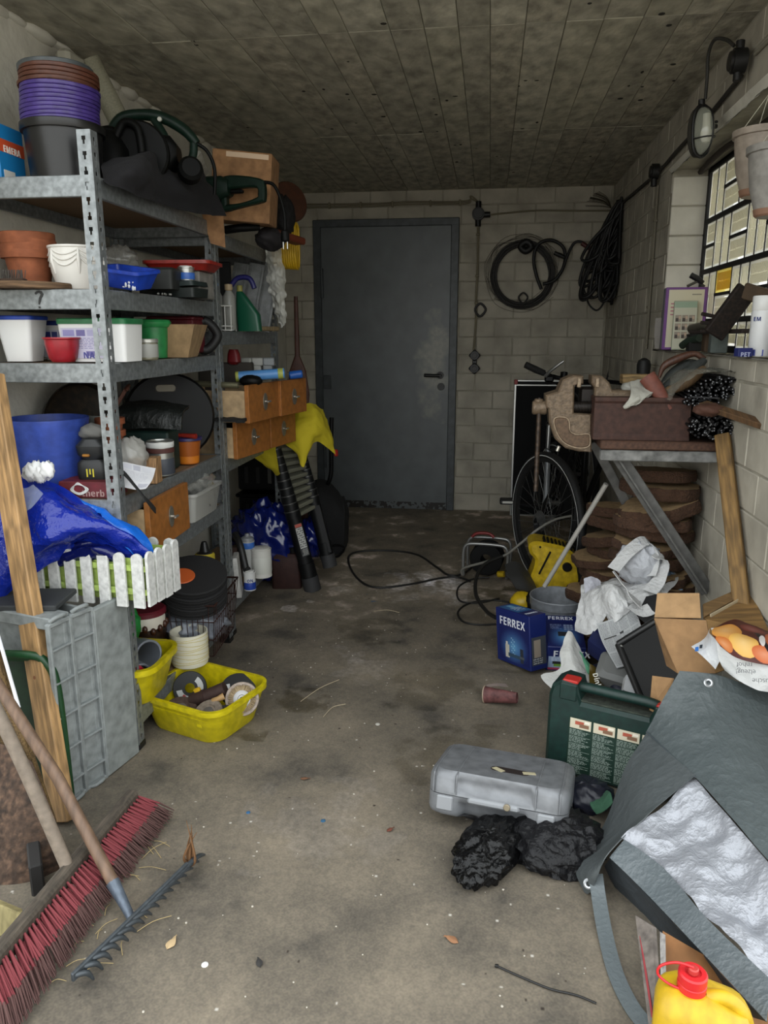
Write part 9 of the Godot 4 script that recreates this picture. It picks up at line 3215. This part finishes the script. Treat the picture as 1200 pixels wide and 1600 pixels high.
func hung_cables() -> void:
	var black := mat(hx("#111111"), 0.55)
	var z := -5.51
	var s := st()
	# coil on the back wall
	var o := thing("wire_coil", "large coil of dark wire hung on the back wall", "coil", v(0.205, 1.675, z))
	for k in 26:
		var r := 0.205 + rng.randf_range(-0.022, 0.018)
		var q: Array = []
		var ph := rng.randf() * TAU
		for i in 13:
			var a := TAU * i / 12 + ph
			q.append(v(r * cos(a) * (0.95 + rng.randf() * 0.01), r * sin(a) - 0.012, 0.02 + rng.randf_range(-0.012, 0.014)))
		tube(s, spline(q, 3), 0.0045, 5)
	part("coil", s, mat(hx("#2a2826"), 0.6), o).set_meta("kind", "stuff")
	s = st()
	for k in 12:
		var r := 0.22 + rng.randf_range(-0.05, 0.05)
		var q: Array = []
		var ph := rng.randf() * TAU
		for i in 10:
			var a := TAU * 0.8 * i / 9 + ph
			q.append(v(r * cos(a) + rng.randf_range(-0.02, 0.02), r * sin(a) + rng.randf_range(-0.02, 0.02), 0.015))
		tube(s, spline(q, 4), 0.0012, 4)
	part("stray_wire", s, mat(hx("#4a453c"), 0.6), o).set_meta("kind", "stuff")
	s = st()
	tube(s, loop([v(0.05, 0.17, 0.03), v(0.015, 0.20, 0.03), v(-0.02, 0.17, 0.03), v(0.015, 0.14, 0.03)], 6), 0.022, 10)
	part("tie_roll", s, black, o)
	s = st()
	tube(s, loop([v(0.04, -0.16, 0.03), v(0.01, -0.13, 0.03), v(-0.02, -0.16, 0.03), v(0.01, -0.20, 0.03)], 6), 0.006, 8)
	part("tie", s, black, o)
	s = st()
	tube(s, spline([v(0.334,1.566,-5.46), v(0.296,1.658,-5.46), v(0.274,1.761,-5.46), v(0.295,1.851,-5.46), v(0.37,1.882,-5.46), v(0.446,1.853,-5.46), v(0.479,1.795,-5.46), v(0.471,1.706,-5.46), v(0.416,1.624,-5.46), v(0.341,1.6,-5.46)], 6), 0.011, 8)
	tube(s, spline([v(0.47,1.705,-5.45), v(0.499,1.794,-5.45), v(0.533,1.858,-5.45), v(0.577,1.865,-5.44), v(0.626,1.83,-5.42)], 6), 0.009, 8)
	o = thing("pump_hose", "black air hose looped on the back wall beside the wire coil", "hose")
	part("hose_tube", s, black, o)
	s = st()
	tube(s, [v(0.406,1.799,-5.45), v(0.445,1.783,-5.45), v(0.475,1.77,-5.45)], [0.013, 0.015, 0.012], 10)
	part("hose_end", s, black, o)
	s = st()
	tube(s, [v(0.58,1.855,-5.43), v(0.635,1.818,-5.42)], 0.014, 10)
	part("red_grip", s, mat(hx("#4a1713"), 0.5), o)
	# bundle in the corner
	o = thing("cable_bundle", "thick tangle of black cables hung in the back right corner", "cable")
	s = st()
	for k in 46:
		var top := v(0.803,2.031,-5.1) + v(rng.randf_range(-0.06, 0.05), rng.randf_range(-0.04, 0.05), rng.randf_range(-0.12, 0.10))
		var low := v(0.716,1.628,-5.1) + v(rng.randf_range(-0.13, 0.16), rng.randf_range(-0.14, 0.12), rng.randf_range(-0.10, 0.12))
		var w := rng.randf_range(0.03, 0.09)
		var q := loop([top, top.lerp(low, 0.5) + v(w + 0.02, 0.02, 0.0), low + v(w * 0.5, 0, 0.02), low - v(w * 0.5, 0, 0.02), top.lerp(low, 0.5) - v(w, 0.02, 0.0)], 6)
		for i in q.size():
			q[i].x = minf(q[i].x, 0.755)
			q[i].z = maxf(q[i].z, -5.50)
		tube(s, q, rng.randf_range(0.006, 0.010), 6)
	part("cables", s, black, o).set_meta("kind", "stuff")
	for e in [[v(0.603,1.636,-5.2), v(0.583,1.558,-5.2), v(0.627,1.495,-5.2), v(0.689,1.518,-5.2), v(0.708,1.596,-5.2), v(0.649,1.655,-5.2)], [v(0.621,1.597,-5.2), v(0.612,1.479,-5.2), v(0.672,1.419,-5.2), v(0.716,1.478,-5.2), v(0.71,1.577,-5.2), v(0.658,1.636,-5.2)]]:
		s = st()
		tube(s, loop(e, 7), 0.006, 7)
		part("hanging_loop", s, black, o)
	s = st()
	box(s, v(0.868,1.779,-4.9), v(0.03, 0.06, 0.03), 0.006)
	part("red_plug", s, mat(hx("#8a1c1a"), 0.5), o)
	s = st()
	tube(s, spline([v(0.803,2.059,-5), v(0.855,1.978,-4.95), v(0.873,1.849,-4.92), v(0.868,1.723,-4.92)], 6), 0.022, 10)
	part("strap_loop", s, mat(hx("#1a1c22"), 0.8), o)
	s = st()
	for e in [[v(0.819,1.599,-5.25), v(0.831,1.36,-5.25), v(0.815,1.177,-5.25), v(0.773,0.958,-5.25)], [v(0.885,1.74,-5.1), v(0.862,1.474,-5.1), v(0.825,1.279,-5.1), v(0.791,0.959,-5.1)], [v(0.878,1.63,-5.15), v(0.856,1.397,-5.15), v(0.82,1.119,-5.15), v(0.808,0.94,-5.15)]]:
		tube(s, spline(e, 8), 0.012, 8)
	part("trailing_hose", s, mat(hx("#17151c"), 0.6), o).set_meta("kind", "stuff")
	o = thing("hanging_tool", "thin metal tool hanging on the right wall below the black box", "tool")
	s = st()
	tube(s, [v(0.792,1.772,-4.4), v(0.803,1.545,-4.4), v(0.8,1.445,-4.4)], [0.004, 0.005, 0.004], 8)
	part("rod", s, mat(hx("#6d6a60"), 0.5, 0.4), o)
	s = st()
	cyl(s, v(0.808,1.385,-4.4), 0.010, 0.04, Vector3.UP, 12, 0.003)
	part("tip", s, mat(hx("#a09c90"), 0.4, 0.5), o)
	s = st()
	var fan := rng
	for k in 22:
		var a := fan.randf_range(0.1, 1.1)
		var p := v(0.758,2.073,-5.45)
		tube(s, spline([p, p + v(-0.06 * cos(a), 0.05 * sin(a) * 1.5, 0.01), p + v(-0.16 * cos(a) - 0.01 * k / 22.0, 0.12 * sin(a), 0.0)], 4), 0.0014, 4)
	single("dry_twigs", "spray of dry twigs stuck above the cables in the back right corner", "twigs", s, mat(hx("#3a3428"), 0.9)).set_meta("kind", "stuff")


func floor_litter() -> void:
	# crushed paper cup
	var o := thing("paper_cup", "flattened brown paper cup lying on the floor near the blue cartons", "cup")
	var s := st()
	var cx := Transform3D(along(v(0.93, 0.10, 0.30)), v(0.019,0.03,-2.502))
	loft(s, [oval(0.030, 0.026, 0.0, 26), oval(0.026, 0.020, 0.04, 26), oval(0.022, 0.014, 0.10, 26), oval(0.020, 0.014, 0.118, 26), oval(0.018, 0.012, 0.118, 26), oval(0.020, 0.012, 0.10, 26), oval(0.024, 0.018, 0.04, 26), oval(0.028, 0.024, 0.0, 26)], 0, false, 0.6, cx)
	part("cup_wall", s, mat(hx("#7a4a48"), 0.7, 0, "grime", 9.0), o)
	s = st()
	loft(s, [oval(0.0305, 0.0265, -0.001, 26), oval(0.032, 0.028, 0.0, 26), oval(0.0305, 0.0265, 0.003, 26), oval(0.028, 0.024, 0.0, 26)], 0, false, 0.6, cx)
	part("rolled_rim", s, mat(hx("#a38f7c"), 0.6), o)
	s = st()
	ribbon(s, spline([v(0.025,0.045,-2.537), v(0.059,0.052,-2.538), v(0.098,0.04,-2.563)], 5), 0.02, 0.001, v(0, 0, 1))
	part("torn_lip", s, mat(hx("#8d7f78"), 0.7), o)
	# cable tie
	s = st()
	tube(s, spline([v(0.05,0.004,-1.335), v(0.103,0.004,-1.312), v(0.158,0.004,-1.291), v(0.207,0.004,-1.283), v(0.244,0.004,-1.269)], 6), 0.0022, 6)
	box(s, v(0.053,0.005,-1.333), v(0.008, 0.006, 0.006), 0.001)
	single("cable_tie", "long black cable tie lying on the floor in the foreground", "cable tie", s, mat(hx("#191817"), 0.5))
	# leaves, chips and scraps
	var bits := [[477, 1218, 0.014, "#6b4a34", "dry brown leaf on the floor right of the yellow bin"], [610, 1298, 0.011, "#5c2f20", "small reddish leaf in the middle of the bare floor"], [268, 1475, 0.018, "#b39a74", "pale curled leaf on the floor beside the rake"], [405, 1506, 0.012, "#2c2a28", "small black scrap on the floor in the foreground"], [705, 1470, 0.016, "#8a6244", "flat brown leaf on the floor near the cable tie"], [320, 1508, 0.0075, "#d8d8d4", "round white chip on the floor in the foreground"], [505, 1283, 0.007, "#2c5470", "small blue chip of paint on the floor"], [388, 1270, 0.006, "#2c5a80", "blue chip of paint on the floor right of the broom"], [430, 960, 0.010, "#8d8468", "pale crumb of dirt on the floor by the far upright"], [590, 1132, 0.008, "#b4b0a6", "white fleck of paper on the floor in front of the door"]]
	for k in bits.size():
		var e: Array = bits[k]
		s = st()
		var r: float = e[2]
		if k in [5, 6, 7, 9]:
			loft(s, [circ(r, 0.0, 14), circ(r * 0.95, 0.0018, 14), circ(r * 0.5, 0.003, 14)], 3)
		else:
			net(s, [[v(-r, 0.002, 0), v(-r * 0.3, 0.003, -r * 0.5), v(r, 0.006, 0)], [v(-r, 0.003, 0.0), v(0, 0.007, 0), v(r * 1.2, 0.004, 0)], [v(-r, 0.002, 0), v(-r * 0.2, 0.004, r * 0.6), v(r, 0.008, 0)]], 8, 8, 0.002, 60.0, k, 0.0008)
		single("leaf" if k < 5 and k != 3 else "chip", e[4], "litter", s, mat(hx(e[3]), 0.85), bit_at(k), v(0, 40 * k, 0))
	s = st()
	for e in [[v(-0.503,0.003,-3.341), v(-0.442,0.003,-3.367), v(-0.382,0.003,-3.341)], [v(-0.626,0.003,-2.414), v(-0.581,0.003,-2.526), v(-0.524,0.003,-2.604)], [v(-0.523,0.003,-2.315), v(-0.505,0.003,-2.387), v(-0.465,0.003,-2.416)]]:
		tube(s, spline(e, 5), 0.0015, 5)
	single("twigs", "a few thin pale twigs lying on the bare floor", "twigs", s, mat(hx("#a89a80"), 0.8)).set_meta("kind", "stuff")
	s = st()
	for k in 160:
		var p := v(rng.randf_range(-0.85, 0.25), 0.001, rng.randf_range(-4.2, -1.1))
		var r := rng.randf_range(0.0012, 0.0035)
		ball(s, p, v(r, r * 0.6, r), 6)
	single("grit", "scatter of pale grit and crumbs over the concrete floor", "grit", s, mat(hx("#b3ac9e"), 0.9)).set_meta("kind", "stuff")


func bit_at(k: int) -> Vector3:
	return [v(-0.497,0,-1.945), v(-0.22,0,-1.745), v(-0.636,0,-1.303), v(-0.435,0,-1.277), v(-0.043,0,-1.392), v(-0.545,0,-1.259), v(-0.404,0,-1.761), v(-0.614,0,-1.769), v(-0.952,0,-3.246), v(-0.333,0,-2.294)][k]
